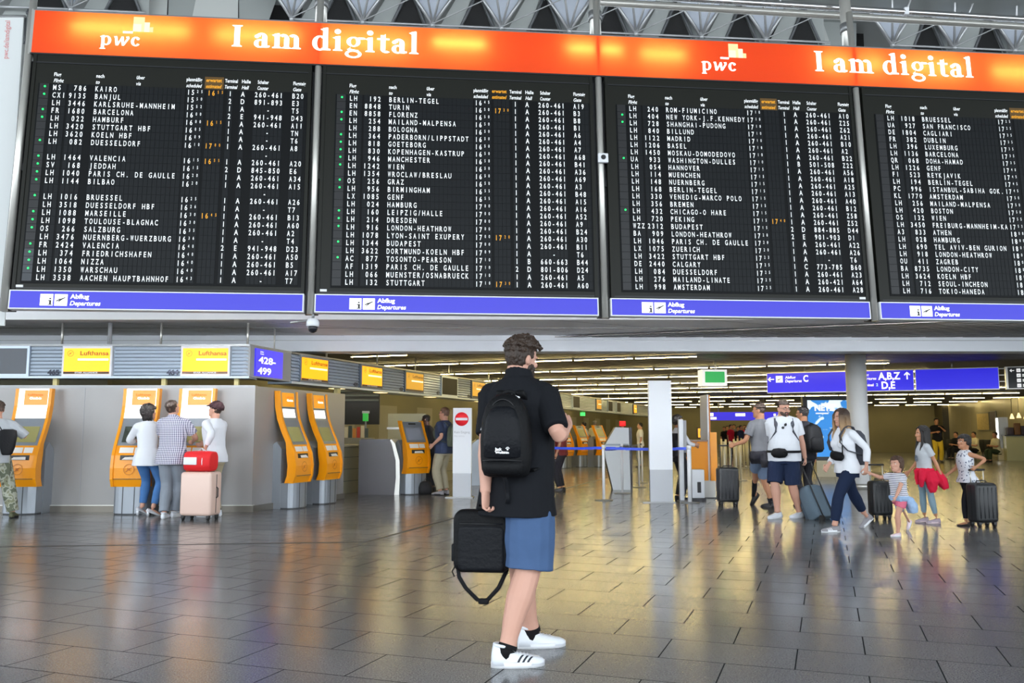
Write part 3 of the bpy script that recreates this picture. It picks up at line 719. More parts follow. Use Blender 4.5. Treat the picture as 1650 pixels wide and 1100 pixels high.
# corner sign
A = V(fx(403), WY, 0); Bp = FP + DD * on_line(466, FP, DD); Bp = A.lerp(Bp, 1.0)
dx = (Bp - A); ca = math.atan2(dx.y, dx.x); cl = dx.length
T = thing('counter_range_sign', 'blue sign reading 428-499 on the corner of the check-in canopy', 'sign', A, ca)
m = MB(); m.box(0, cl, .0, .30, CZ0, CZ1, M_GREYP); m.box(0, cl, -.012, .3, CZ1 - .01, CZ1 + .02, M_STEELD); m.build('sign_box', T)
m = MB(); a, b = cl * .10, cl * .76; m.box(a, b, -.02, .0, CZ0 + .03, CZ1 - .03, M_BLUESIGN); m.build('sign_face', T)
m = MB(); w = b - a; text(m, '428-', a + w * .1, CZ0 + .25, .115, M_WHITEGLOW, y=-.024, width=w * .62, bold=.03); text(m, '499', a + w * .08, CZ0 + .07, .115, M_WHITEGLOW, y=-.024, width=w * .48, bold=.03)
text(m, 'Schalter', a + w * .15, CZ0 + .43, .028, M_WHITEGLOW, y=-.024, bold=.03, sx=.9); text(m, 'Counter', a + w * .15, CZ0 + .395, .028, M_WHITEGLOW, y=-.024, bold=.03, sx=.9); m.build('lettering', T)
m = MB(); m.tube([(cl * .75, .15, CZ1), (cl * .75, .15, SZ)], .014, M_STEEL, n=8); m.build('hanger_rod', T)
# side canopy running into the hall
def fxs(px): return on_line(px, FP, DD)
SM = Matrix((DD, CC * -1, V(0, 0, 1))).transposed().to_4x4(); SM.translation = FP
T = thing('check_in_canopy', 'long sign canopy with yellow screens running back into the hall over the counters', 'sign canopy', M=SM)
x0 = fxs(467); x1 = fxs(1075)
m = MB(); m.box(x0, x1, .05, .5, CZ0, CZ1, M_SLATP); m.box(x0, x1, -.01, .5, CZ1 - .012, CZ1 + .02, M_STEELD); m.box(x0, x1, -.012, .5, CZ0 - .03, CZ0 + .012, M_SLATP); m.build('canopy_body', T)
seq = [('s', 467, 480), ('y', 480, 526), ('s', 527, 577), ('y', 579, 614), ('s', 615, 650), ('d', 651, 681), ('s', 682, 709), ('b', 710, 736), ('s', 737, 758), ('d', 759, 781), ('s', 782, 802), ('b', 803, 821), ('s', 822, 838), ('d', 839, 855), ('s', 856, 872), ('b', 873, 886), ('d', 889, 902), ('s', 903, 922), ('b', 923, 934), ('s', 935, 960), ('d', 961, 969), ('s', 970, 979), ('b', 980, 987), ('s', 988, 993), ('b', 994, 1000), ('s', 1001, 1020), ('y', 1021, 1026), ('s', 1027, 1074)]
nn = iter(['459', '458', '457', '456', '455', '454', '453', '452', '451', '450'])
for k, a, b in seq:
    a, b = fxs(a), fxs(b)
    if k == 's':
        slats(T, a, b)
        if b - a > .7 and b < 14: number(T, next(nn), b - .06, cap=.075)
    elif k == 'b': off_screen(T, a, b, M_SCREENBLK)
    else: air_screen(T, a, b, dim=(k == 'd'), frame=False)
for px in (541, 622, 737, 683, 800, 880, 940, 990):
    m = MB(); x = fxs(px); m.tube([(x, .25, CZ1), (x, .25, CH + .03)], .02, M_STEEL, n=8); m.build('hanger_rod', T)
for px in (549, 620, 700, 780): x = fxs(px); m = MB(); m.box(x, x + .3, .1, .3, CZ0 - .034, CZ0 - .03, M_LAMP if 0 else mat('downlight', '#ffe9b0', .5, emit=3, emit_c='#ffd890')); m.build('downlight', T)
m = MB(); x = fxs(549); m.box(x - .06, x + .06, .06, .14, WT, CZ0 - .03, MATS['lit_bracket']); m.build('bracket', T)

# self-service kiosks
M_KGREY = mat('kiosk_steel', '#8e949b', .36, .45, var=.03, vscale=3); M_KDARK = mat('kiosk_seam', '#3b3e42', .5)
M_KHEAD = mat('kiosk_header_glow', '#fdfcfa', .4, emit=.75); M_KORG = mat('kiosk_header_orange', '#e0924a', .4, emit=.42, emit_c='#ff8a30'); M_KORG2 = mat('kiosk_header_amber', '#f2a011', .4, emit=.25, emit_c='#f59a00'); M_KSCR = mat('kiosk_touchscreen', '#8b8757', .25, emit=.10, emit_c='#b0a860'); M_LABEL = mat('kiosk_label', '#efe9e2', .5)
def kiosk(loc, rz, label, header=True, bright=True, scr=None, s=1.0, group='self-service check-in kiosks'):
    T = thing('check_in_kiosk', label, 'check-in kiosk', loc, rz, group); T.scale = (s, s, s)
    W = .27; w = .225
    m = MB()          # rounded steel foot
    n = 10; pl = [(-W, .20)] + [(-W * math.cos(PI * i / n), -.14 - .12 * math.sin(PI * i / n)) for i in range(n + 1)] + [(W, .20)]
    m.prism(pl, .02, .43, M_KGREY, plane='xy'); m.prism([(x * .96, y * .96) for x, y in pl], 0, .02, M_KDARK, plane='xy')
    for x in (-.09, .09): m.box(x - .006, x + .006, -.258, -.25, .02, .43, M_KDARK)
    m.build('foot', T)
    m = MB(); m.prism([(.0, .0), (.0, 1.0), (.10, 1.12), (.24, 1.02), (.27, .9), (.27, 0)], -W - .005, W + .005, M_KGREY, plane='yz'); m.build('rear_cabinet', T)
    top = 1.98 if header else 1.52
    fr = [(-.24, .43), (-.285, .55), (-.295, .72), (-.265, .92), (-.19, 1.10), (-.09, 1.30), (-.01, 1.50)] + ([(.035, 1.70), (.06, 1.98)] if header else [(.0, 1.52)])
    bk = [(y + (.10 if z > 1.0 else .16), z) for y, z in fr][::-1]
    for sx in (-1, 1):
        m = MB(); m.prism(fr + bk, sx * W - .022, sx * W + .022, M_ORANGE, plane='yz'); m.build('side_fin', T)
    ins = lambda z: next(y1 + (y2 - y1) * (z - z1) / (z2 - z1) for (y1, z1), (y2, z2) in zip(fr, fr[1:]) if z1 <= z <= z2) + .022
    def strip(name, zs, mt, x0=-W, x1=W, off=0.0, parent=T, th=.03):
        m = MB()
        for za, zb in zip(zs, zs[1:]):
            ya, yb = ins(za) - off, ins(zb) - off
            P = [V(x0, ya, za), V(x1, ya, za), V(x1, yb, zb), V(x0, yb, zb)]; Q = [p + V(0, th, 0) for p in P]
            m.face(P, mt)
            for i in range(4): m.face([P[i], Q[i], Q[(i + 1) % 4], P[(i + 1) % 4]], mt)
            m.face(Q[::-1], mt)
        return m.build(name, parent)
    lo = strip('front_panel', [.43, .55, .72, .92, 1.07], M_ORANGE)
    def on(z, off=.006): return ins(z) - off
    m = MB(); z = .70; m.T = Matrix.Translation((0, on(z, .012), z)) @ Matrix.Rotation(math.radians(-3), 4, 'X'); emblem(m, 0, 0, .085, mat('kiosk_emblem', '#b35f08', .5), 0, .09); m.build('emblem', lo)
    strip('seam', [.545, .556], M_KDARK, off=.006, th=.004, parent=lo)
    sl = strip('ticket_slot', [.845, .92], M_BLACK, -.16, .16, off=.004, parent=T, th=.006)
    m = MB(); m.face([(-.12, on(.85, .035), .852), (.12, on(.85, .03), .85), (.10, on(.9, .0), .90), (-.08, on(.9, .0), .895)], M_LABEL); m.build('paper_slip', sl)
    strip('label_plate', [.955, 1.04], M_LABEL, -.19, .03, off=.004, th=.006); strip('reader_plate', [.955, 1.04], M_LABEL, .05, .19, off=.004, th=.006)
    strip('upper_panel', [1.07, 1.10, 1.30, 1.50] if header else [1.07, 1.10, 1.30, 1.50], M_KGREY)
    strip('touchscreen', [1.12, 1.30, 1.37], scr or M_KSCR, -.19, .19, off=.004, th=.006)
    if header:
        hd = strip('header_panel', [1.50, 1.70, 1.98], M_KHEAD if bright else M_KGREY, th=.05)
        gl = strip('header_graphic', [1.715, 1.955], M_KORG if bright else M_KORG2, -.15 if bright else -.19, .225 if bright else .19, off=.004, parent=hd, th=.006)
        strip('header_divider', [1.693, 1.703], M_KDARK, -.225, .225, off=.004, parent=hd, th=.006); strip('header_lower_panel', [1.53, 1.675], mat('kiosk_panel_white', '#ffffff', .4, emit=.95), -.20, .2 if bright else .17, off=.004, parent=hd, th=.006)
        m = MB(); z = 1.83; m.T = Matrix.Translation((0, on(z, .014), z)) @ Matrix.Rotation(math.radians(-5), 4, 'X'); text(m, 'Lufthansa', .15, .035, .034, mat('kiosk_header_text', '#e27a10', .5, emit=.2), y=0, align='R', width=.24, bold=.02); text(m, 'Check-in', .13, -.022, .036, mat('kiosk_header_white', '#ffffff', .5, emit=.9), y=0, align='R', width=.19, bold=.05); m.build('header_lettering', hd)
    else:
        strip('camera_bar', [1.44, 1.47], M_BLACK, -.09, .09, off=.004, th=.006)
    return T
M_SCRG = mat('kiosk_screen_green', '#2d332c', .25)
def gp(px, py): p = on_z(px, py); return p
p = gp(207, 829); kiosk((p.x, p.y + .22, 0), 0, 'orange and grey check-in kiosk to the left of the woman in white, facing the viewer', scr=M_SCRG)
p = gp(300, 829); kiosk((p.x, p.y + .22, 0), 0, 'orange check-in kiosk mostly hidden behind the man in the checked shirt')
p = gp(27, 829); kiosk((p.x, p.y + .22, 0), 0, 'orange and grey check-in kiosk at the far left picture edge')
wa = math.radians(72.6); wo = V(-math.cos(math.radians(17.4)), math.sin(math.radians(17.4)), 0) * .26
p = gp(487, 818.5) + wo; kiosk((p.x, p.y, 0), wa, 'orange check-in kiosk seen from the side, first of the two on the side wall', bright=False)
p = gp(536, 811) + wo; kiosk((p.x, p.y, 0), wa, 'orange check-in kiosk seen from the side, second of the two on the side wall', bright=False)
ka = PI / 2 - ANG
p = gp(661, 796); kiosk((p.x, p.y + .1, 0), ka - .5, 'short orange check-in kiosk used by the man in the navy shirt', header=False, s=1.0, scr=mat('kiosk_screen_pale', '#7d828c', .3, emit=.1))
p = gp(775, 781); kiosk((p.x, p.y + .1, 0), ka + .5, 'short orange kiosk standing behind the no-entry pillar', header=False)
for (px, py), lb in zip(((907, 754), (934, 752), (964, 752)), ('nearest', 'middle', 'farthest')):
    p = gp(px, py); kiosk((p.x, p.y, 0), ka - .35, 'short orange kiosk in the hall beyond the blue belt, %s of the three' % lb, header=False, s=1.02)

# check-in counters below the side canopy
M_CTR = mat('counter_front', '#8d8871', .5); M_CTRT = mat('counter_top', '#c4bca0', .4)
ctr0 = None
def counter(t, lab):
    global ctr0
    loc = FP + DD * t - CC * .55
    if ctr0:
        o = copy_tree(ctr0); o.location = loc; o['label'] = lab; return
    ctr0 = thing('check_in_counter', lab, 'counter', loc, PI / 2 - ANG, 'check-in counters under the side canopy')
    m = MB(); m.box(-.9, .9, 0, .5, 0, .98, M_CTR)
    for z in (.25, .5, .75): m.box(-.9, .9, -.004, 0, z, z + .01, M_KDARK)
    m.build('body', ctr0); m = MB(); m.box(-.94, .94, -.06, .55, .98, 1.02, M_CTRT); m.build('counter_top', ctr0)
    m = MB(); m.box(-.5, -.1, .2, .24, 1.12, 1.4, M_BLACK); m.box(-.34, -.26, .2, .26, 1.02, 1.14, M_BLACK); m.build('monitor', ctr0)
for i in range(9): counter(1.4 + i * 2.9, 'check-in counter %s under the side canopy' % ('nearest the corner' if i == 0 else 'in the row'))
# big grey bag-drop flank beside the short kiosk
p0 = gp(577, 797); p1 = gp(633, 798)
T = thing('bag_drop_desk', 'large grey bag drop desk with a rounded shoulder left of the short kiosk', 'desk', (p0.x, p0.y, 0)); W = p1.x - p0.x; H = 1.14
m = MB(); prof = [(0, 0), (W, 0), (W + .03, .35), (W + .02, .7), (W - .06, 1.02), (W - .10, H - .02), (W - .14, H), (.05, H), (0, H - .04)]
m.prism(prof, 0, .8, mat('desk_grey', '#424144', .45, .1)); m.build('side_panel', T)
m = MB(); m.prism([(W + .00, 0), (W + .10, 0), (W + .11, .35), (W + .10, .7), (W + .0, 1.05), (W - .08, H)] + [(W - .10, H - .02), (W - .06, 1.02), (W + .02, .7), (W + .03, .35)], .02, .98, M_STEEL); m.build('edge_band', T)
# things on and behind the counters
T = thing('partition_panel', 'pale partition panel standing behind the short orange kiosk', 'partition', gp(655, 790) + V(-.15, 1.15, 0))
m = MB(); m.box(-.45, .45, 0, .04, 0, 1.72, mat('partition_pale', '#b9b28c', .5)); m.build('panel', T); m = MB(); m.box(-.47, .47, -.01, .05, 1.35, 1.40, M_STEEL); m.build('rail', T)
p = at_y(589, 672, 22); T = thing('exit_lamp', 'small green lamp glowing at the back behind the counters', 'lamp', p); m = MB(); m.rbox(-.07, .07, -.03, .03, -.10, .10, .01, mat('green_glow', '#3a9a48', .4, emit=.35, emit_c='#40d050')); m.build('lens', T); m = MB(); m.box(-.09, .09, .0, .06, .10, .16, M_WHITE); m.box(-.02, .02, .03, .06, -2, .1, M_STEELD); m.build('housing', T)
p = on_z(559, 812); T = thing('leaflet_rack', 'rack of colourful leaflets on the back counter beyond the side wall', 'rack', (at_y(568, 690, 21).x, 21, 0))
m = MB(); m.box(-.35, .5, 0, .3, 0, 1.15, M_CTR); m.build('stand', T)
for i in range(7): m = MB(); m.box(-.3 + i * .1, -.22 + i * .1, .02, .05, 1.15, 1.38 + .03 * (i % 3), mat('leaflet_%d' % (i % 4), ['#c23a22', '#e6d9b8', '#3f4a40', '#d98b3a'][i % 4], .6)); m.build('leaflet', T)
T = thing('black_shutter', 'dark louvred shutter on the back wall beyond the side wall', 'shutter', at_y(580, 640, 24.0))
m = MB(); m.box(-.75, .55, 0, .1, -.75, .6, M_BLACK); m.build('backing', T)
m = MB(); [m.box(-.72, .52, -.04, 0, -.1 + i * .13, -.05 + i * .13, M_SLATG) for i in range(5)]; m.build('louvre', T)

# pillars and signs standing on the floor
def pillar(name, lab, cat, px0, px1, pyb, pyt, rz=0.0, dep=.14, low=.26, m0=M_WHITE):
    c = on_z((px0 + px1) / 2, pyb); w = (on_z(px1, pyb) - on_z(px0, pyb)).length; h = at_y((px0 + px1) / 2, pyt, c.y).z
    T = thing(name, lab, cat, c, rz)
    m = MB(); m.box(-w / 2, w / 2, 0, dep, .02 + low * h, h, m0); m.build('upper_panel', T); m = MB(); m.box(-w / 2 + .003, w / 2 - .003, .003, dep - .003, .02, .02 + low * h, mat('pillar_grey', '#a7a9ad', .4, .3)); m.build('lower_panel', T)
    m = MB(); m.box(-w / 2 - (.14 if low > .2 else .02), w / 2 + .04, -.05, dep + .12, 0, .02, M_STEELD); m.build('base_plate', T); return T, w, h
T, w, h = pillar('no_entry_pillar', 'white pillar sign with a red no-entry disc', 'sign', 729, 759, 802, 657, rz=-.05)
m = MB(); M_RED = mat('traffic_red', '#d6202a', .4, emit=.1)
m.lathe([(.0, .004), (w * .37, .004), (w * .37, 0)], M_RED, n=32); o = m.build('no_entry_disc', T); o.rotation_euler = (PI / 2, 0, 0); o.location = (-.01, -.001, h - .22)
m = MB(); m.box(-w * .32 - .01, w * .32 - .01, -.009, -.006, h - .245, h - .195, M_WHITE); M_SGREY = mat('sign_grey_text', '#a4a5a8', .6)
text(m, 'Kein Eingang', -w * .42, h - .50, .05, M_SGREY, y=-.003, width=w * .84); text(m, 'No entry', -w * .42, h - .57, .04, mat('sign_pale_text', '#c9c9cc', .6), y=-.003, width=w * .55); m.build('lettering', T)
pillar('info_pillar', 'tall blank white pillar in the middle of the hall mouth', 'pillar', 1048, 1085, 810, 613, rz=-.04)
c = on_z(1108, 811)
T = thing('slim_pillar', 'narrow white upright beside the staff member in the dark waistcoat', 'pillar', (c.x - .01, c.y + .42, 0)); m = MB(); m.rbox(-.045, .045, 0, .10, .02, 1.52, .012, M_WHITE); m.build('upright', T); m = MB(); m.box(-.06, .12, -.05, .2, 0, .02, M_STEELD); m.build('base_plate', T); m = MB(); m.box(.046, .10, .0, .09, .9, 1.5, M_GREYP); m.build('side_rail', T)
# grey reader pod with slanting sides
c = on_z(1002, 789); k = c.y / FPX
def pp(px, py): return ((px - 1002) * k, at_y(px, py, c.y).z)
T = thing('bag_gauge', 'pale grey angular cabinet behind the blue belt', 'cabinet', (c.x, c.y, 0))
out = [pp(988, 788.5), pp(1016, 788.5), pp(1014.5, 689), pp(993, 688), pp(975.5, 717), pp(976.5, 737)]; out[0] = (out[0][0], 0); out[1] = (out[1][0], 0)
m = MB(); m.prism(out, 0, .32, mat('cabinet_pale', '#eef3f6', .35, .0), side=M_DARK); m.build('body', T); m = MB(); m.box(out[1][0], out[1][0] + .05, .02, .34, 0, out[2][1] + .01, M_DARK); m.build('edge_post', T)
m = MB(); z = pp(1000, 717)[1]; m.box(out[4][0] + .02, out[2][0] - .01, -.006, 0, z - .01, z + .03, mat('cabinet_band', '#9aa4ae', .3, .3)); m.build('band', T)
# belt barriers
M_BELT = mat('blue_belt', '#2747c4', .5); M_POST = mat('barrier_post_paint', '#f0f0f2', .3, .0)
def barrier(px, py, lab, r=.027, h=1.04, grp=None):
    c = on_z(px, py); T = thing('barrier_post', lab, 'barrier post', c, 0, grp)
    m = MB(); m.tube([(0, 0, .02), (0, 0, h)], r, M_POST, n=14); m.build('pole', T); m = MB(); m.lathe([(.001, .022), (.08, .018), (.17, .012), (.175, 0)], M_STEELD, n=24); m.build('base', T); m = MB(); m.lathe([(r + .004, h - .075), (r + .006, h), (.001, h + .004)], M_POST, n=14); m.build('belt_head', T)
    return c
G1 = 'white belt barrier posts'
b1 = barrier(973, 806, 'white barrier post nearest the viewer, left of the pale cabinet', grp=G1); b2 = barrier(1003, 795, 'white barrier post in front of the pale cabinet', grp=G1, r=.024); b3 = barrier(1112, 810, 'white barrier post in front of the orange desk', r=.04, grp=G1)
b4 = barrier(1030, 785, 'thin barrier post just right of the pale cabinet', r=.022, grp=G1); b5 = barrier(1035, 778, 'thin barrier post beside the blank white pillar', r=.022, grp=G1)
b0 = barrier(862, 800, 'barrier post hidden behind the man with the black backpack', grp=G1)
def belt(a, b, lab, m0=M_BELT, z=.985, h=.05):
    d = b - a; m = MB(); n = 8; w = V(-d.y, d.x, 0).normalized() * .002
    for i in range(n):
        p, q = a + d * (i / n), a + d * ((i + 1) / n); s1 = -.02 * 4 * (i / n) * (1 - i / n); s2 = -.02 * 4 * ((i + 1) / n) * (1 - (i + 1) / n)
        m.prism([(p.x - w.x, p.y - w.y), (q.x - w.x, q.y - w.y), (q.x + w.x, q.y + w.y), (p.x + w.x, p.y + w.y)], z - h / 2 + (s1 + s2) / 2, z + h / 2 + (s1 + s2) / 2, m0, plane='xy')
    tag(m.build('barrier_belt'), lab, 'barrier belt', 'belts of the barrier posts')
u = (b1 - b0).normalized() * .04; belt(b0 + u, b1 - u, 'blue belt from behind the man to the nearest white post')
u = (b3 - b1).normalized() * .05; belt(b1 + u, b3 - u + V(0, .0, 0), 'blue belt passing in front of the tall blank pillar')
u = (b2 - b1).normalized() * .04; belt(b1 + u, b2 - u, 'short blue belt running from the nearest post to the cabinet', z=.96)
u = (b5 - b2).normalized() * .04; belt(b2 + u, b5 - u, 'dark belt right of the pale cabinet', mat('dark_belt', '#39495f', .5))
stan = None
for i, (px, d) in enumerate([(1164, 22), (1174, 22.5), (1182.5, 22.9), (1189.5, 23.3), (1167, 29), (1180, 30), (1195.5, 31), (1201.5, 32), (1207, 33), (1212, 34), (1160, 31), (1186, 34), (1192, 36), (1199, 38)]):
    x = (px - CX) / FPX * d; lb = 'thin white queue post among the rows beyond the black suitcase'
    if stan is None:
        stan = thing('queue_post', lb, 'queue post', (x, d, 0), 0, 'queue posts beyond the black suitcase')
        m = MB(); m.tube([(0, 0, .02), (0, 0, 1.05)], .034, mat('queue_post_paint', '#cfc7ae', .35, .2), n=10); m.build('pole', stan); m = MB(); m.lathe([(.001, .02), (.17, .012), (.17, 0)], M_STEELD, n=16); m.build('base', stan)
    else: o = copy_tree(stan); o.location = (x, d, 0)

# orange service desk with a tall slab
c = on_z(1130, 803)
T = thing('service_desk', 'orange service desk with a tall white and orange slab at its right end', 'desk', (c.x, c.y + .1, 0))
xs = lambda px: (px - 1130) * c.y / FPX
m = MB(); m.box(xs(1110), xs(1144), 0, .55, .34, 1.10, M_ORANGE); m.build('desk_front', T); m = MB(); m.box(xs(1110) - .02, xs(1144), -.05, .6, 1.10, 1.13, mat('desk_top', '#8e7468', .4)); m.build('desk_top', T)
m = MB(); m.box(xs(1144), xs(1146.5), -.02, .62, .34, 2.02, M_WHITE); m.box(xs(1146.5), xs(1157), -.10, .62, .34, 1.28, M_ORANGE); m.box(xs(1146.5), xs(1153), .2, .62, 1.28, 2.02, mat('slab_orange', '#c07428', .5)); m.build('tall_slab', T)
m = MB(); m.box(xs(1136), xs(1155), .0, .5, 0, .34, M_STEEL); m.box(xs(1134), xs(1158), -.06, .6, 0, .015, M_DARK); m.build('foot', T)
c = on_z(1124, 806)
T = thing('bin', 'small white box bin with a dark slot in front of the orange desk', 'bin', (c.x, c.y - .1, 0)); m = MB(); m.rbox(-.12, .12, 0, .25, .05, .58, .015, M_WHITE); m.build('body', T); m = MB(); m.box(-.02, .05, -.004, 0, .15, .35, M_BLACK); m.build('slot', T); m = MB(); m.box(-.14, .14, -.02, .27, 0, .05, M_DARK); m.build('tray', T)

# hanging signs
GRN = mat('exit_green', '#3fbf62', .4, emit=.35, emit_c='#45d070')
p = at_y(1132, 621, 21.4); k = 21.4 / FPX; W = 41 * k; H = 26 * k
T = thing('exit_sign', 'green exit sign box hanging on a rod above the orange desk', 'sign', p, .10)
m = MB(); m.box(0, W, 0, .35, 0, H, mat('exit_box_white', '#ffffff', .4, emit=.45)); m.build('box', T); m = MB(); m.box(.07, W - .06, -.004, 0, .075, H - .05, GRN); m.build('sign_face', T); m = MB(); m.tube([(W * .62, .15, H), (W * .62, .15, CH + .05 - p.z)], .018, M_STEEL, n=8); m.build('rod', T)
S0 = on_z(1236, 633.5, 2.35); SR = V(*[(on_z(1611, 627, 2.35) - S0)[i] for i in range(3)]); sa = math.atan2(SR.y, SR.x); SL = SR.length
def ks(px):
    d = V(math.cos(sa), math.sin(sa), 0); return on_line(px, V(S0.x, S0.y, 0), d)
T = thing('direction_sign', 'long blue overhead sign reading Abflug Departures C and A,B,Z beside the round column', 'sign', (S0.x, S0.y, 2.35), sa); H = .56
x1, x2 = ks(1367), ks(1477)
for a, b in ((0, x1), (x1 + .01, x2), (x2 + .03, SL)):
    m = MB(); m.box(a, b, 0, .18, 0, H, M_STEEL); o = m.build('sign_box', T); m = MB(); m.box(a + .015, b - .015, -.006, 0, .02, H - .02, M_BLUESIGN); m.build('sign_face', o)
m = MB(); y = -.01
def arrow(m, cx, cz, s, ang, mt, y):
    R = Matrix.Rotation(-ang, 4, 'Y'); o = m.T.copy(); m.T = o @ Matrix.Translation((cx, y, cz)) @ R
    m.face([(-s * .5, 0, -s * .08), (s * .3, 0, -s * .08), (s * .3, 0, s * .08), (-s * .5, 0, s * .08)], mt); m.face([(s * .5, 0, 0), (s * .12, 0, s * .38), (s * .0, 0, s * .30), (s * .26, 0, 0)], mt); m.face([(s * .5, 0, 0), (s * .26, 0, 0), (s * .0, 0, -s * .30), (s * .12, 0, -s * .38)], mt); m.T = o
def iconbox(m, x, z, s): m.box(x, x + s, y - .003, y, z, z + s, M_WHITEGLOW); pictogram_plane(m, x + s * .05, z, s * .9, M_NUM, y - .006)
xa = ks(1245); arrow(m, xa, .38, .17, PI, M_WHITEGLOW, y); iconbox(m, ks(1253), .29, .18); text(m, 'Abflug', ks(1268), .39, .075, M_WHITEGLOW, y=y, width=ks(1285) - ks(1268), bold=.02); text(m, 'Departures', ks(1268), .29, .075, M_WHITEGLOW, y=y, width=ks(1295) - ks(1268), bold=.02, shear=.2); text(m, 'C', ks(1297.5), .30, .18, M_WHITEGLOW, y=y, width=ks(1306) - ks(1298), bold=.03)
iconbox(m, ks(1375), .30, .16); iconbox(m, ks(1375), .07, .16)
text(m, 'Abflug', ks(1387), .41, .07, M_WHITEGLOW, y=y, width=ks(1404) - ks(1387), bold=.02); text(m, 'Departures', ks(1387), .31, .07, M_WHITEGLOW, y=y, width=ks(1416) - ks(1387), bold=.02, shear=.2); text(m, 'A,B,Z', ks(1419), .31, .19, M_WHITEGLOW, y=y, width=ks(1455) - ks(1419), bold=.03); arrow(m, ks(1466), .40, .2, PI / 2, M_WHITEGLOW, y)
text(m, 'Terminal', ks(1388), .14, .07, M_WHITEGLOW, y=y, width=ks(1411) - ks(1388), bold=.02); text(m, '2', ks(1415), .14, .075, mat('pale_blue_letter', '#a8d0ff', .5, emit=.5), y=y, bold=.03); text(m, 'D,E', ks(1424), .07, .19, M_WHITEGLOW, y=y, width=ks(1446) - ks(1424), bold=.03)
m.build('lettering', T)
for px in (1300, 1430, 1540): m = MB(); x = ks(px); m.tube([(x, .09, H), (x, .09, CH + .05 - 2.35)], .02, M_STEELD, n=8); m.build('rod', T)
T = thing('direction_sign', 'black overhead sign with white arrow and pictograms at the right picture edge', 'sign', (S0.x, S0.y, 2.35), sa); a = ks(1626); b = a + 1.5
m = MB(); m.box(a, b, 0, .18, 0, H, M_STEEL); m.build('sign_box', T); m = MB(); m.box(a + .05, b - .05, -.006, 0, .02, H - .02, M_BLACK); m.build('sign_face', T)
m = MB(); arrow(m, a + .14, .46, .10, PI, M_WHITEGLOW, y)
for i in range(4): iconbox(m, a + .24, .42 - i * .125, .085); m.box(a + .36, a + .60, y - .001, y, .47 - i * .125, .49 - i * .125, M_WHITEGLOW); m.box(a + .36, a + .52, y - .001, y, .435 - i * .125, .455 - i * .125, M_WHITEGLOW)
m.build('lettering', T); m = MB(); [m.box(SL + .01, a - .01, .05, .08, .03 + i * .16, .05 + i * .16, M_STEEL) for i in range(4)]; m.build('tie_bar', T)
m = MB(); m.tube([(a + .5, .09, H), (a + .5, .09, CH + .05 - 2.35)], .02, M_STEELD, n=8); m.build('rod', T)
# distant blue sign
p = at_y(1134, 677, 44); k = 44 / FPX
T = thing('direction_sign', 'distant blue overhead sign beyond the queue posts', 'sign', p, -.15); W = 118 * k; H = 13 * k
m = MB(); m.box(0, W, 0, .2, 0, H, M_BLUESIGN); m.build('sign_face', T)
m = MB(); [m.box(a * W, b * W, -.01, 0, z * H, z2 * H, M_WHITEGLOW) for a, b, z, z2 in ((.04, .06, .55, .75), (.08, .13, .5, .9), (.09, .17, .1, .4), (.42, .55, .5, .85), (.68, .70, .5, .85), (.92, .95, .5, .8))]; m.build('lettering', T); m = MB(); m.tube([(W * .2, .1, H), (W * .2, .1, CH - p.z + .05)], .03, M_STEELD); m.tube([(W * .8, .1, H), (W * .8, .1, CH - p.z + .05)], .03, M_STEELD); m.build('rod', T)
# advertising screen
c = on_z(1345, 768); k = c.y / FPX
T = thing('advertising_screen', 'tall lit advertising screen with a sky-blue picture behind the round column', 'screen', c, -.05)
zt = at_y(1345, 638, c.y).z; zb = at_y(1345, 739, c.y).z; W = 46 * k
m = MB(); m.box(-W, W * .9, 0, .2, zb - .05, zt, M_BLACK); m.build('frame', T)
def ad_mat():
    m = bpy.data.materials.new('advert_picture'); m.use_nodes = True; nt, b = nodes_of(m); tc = nt.nodes.new('ShaderNodeTexCoord'); n = nt.nodes.new('ShaderNodeTexNoise'); n.inputs['Scale'].default_value = 1.6; n.inputs['Distortion'].default_value = 1.2; nt.links.new(tc.outputs['Object'], n.inputs['Vector'])
    r = nt.nodes.new('ShaderNodeValToRGB'); r.color_ramp.elements[0].position = .52; r.color_ramp.elements[1].position = .56; r.color_ramp.elements[0].color = (.03, .22, .62, 1); r.color_ramp.elements[1].color = (.75, .88, .98, 1); nt.links.new(n.outputs['Fac'], r.inputs['Fac']); nt.links.new(r.outputs['Color'], b.inputs['Base Color']); nt.links.new(r.outputs['Color'], b.inputs['Emission Color']); b.inputs['Emission Strength'].default_value = .7; return m
m = MB(); m.box(-W + .13, W * .9 - .13, -.006, 0, zb + .06, zt - .12, ad_mat()); m.build('display', T); m = MB(); text(m, 'NETZ', -W + .33, zt - .42, .17, M_WHITEGLOW, y=-.01, bold=.05); m.box(-W + .36, -W + .72, -.011, -.01, zt - .52, zt - .485, M_WHITEGLOW); m.build('lettering', T)
m = MB(); m.box(-W * .6, W * .6, .0, .2, 0, zb - .05, mat('plinth_pale', '#c8c2ac', .5)); m.build('plinth', T)
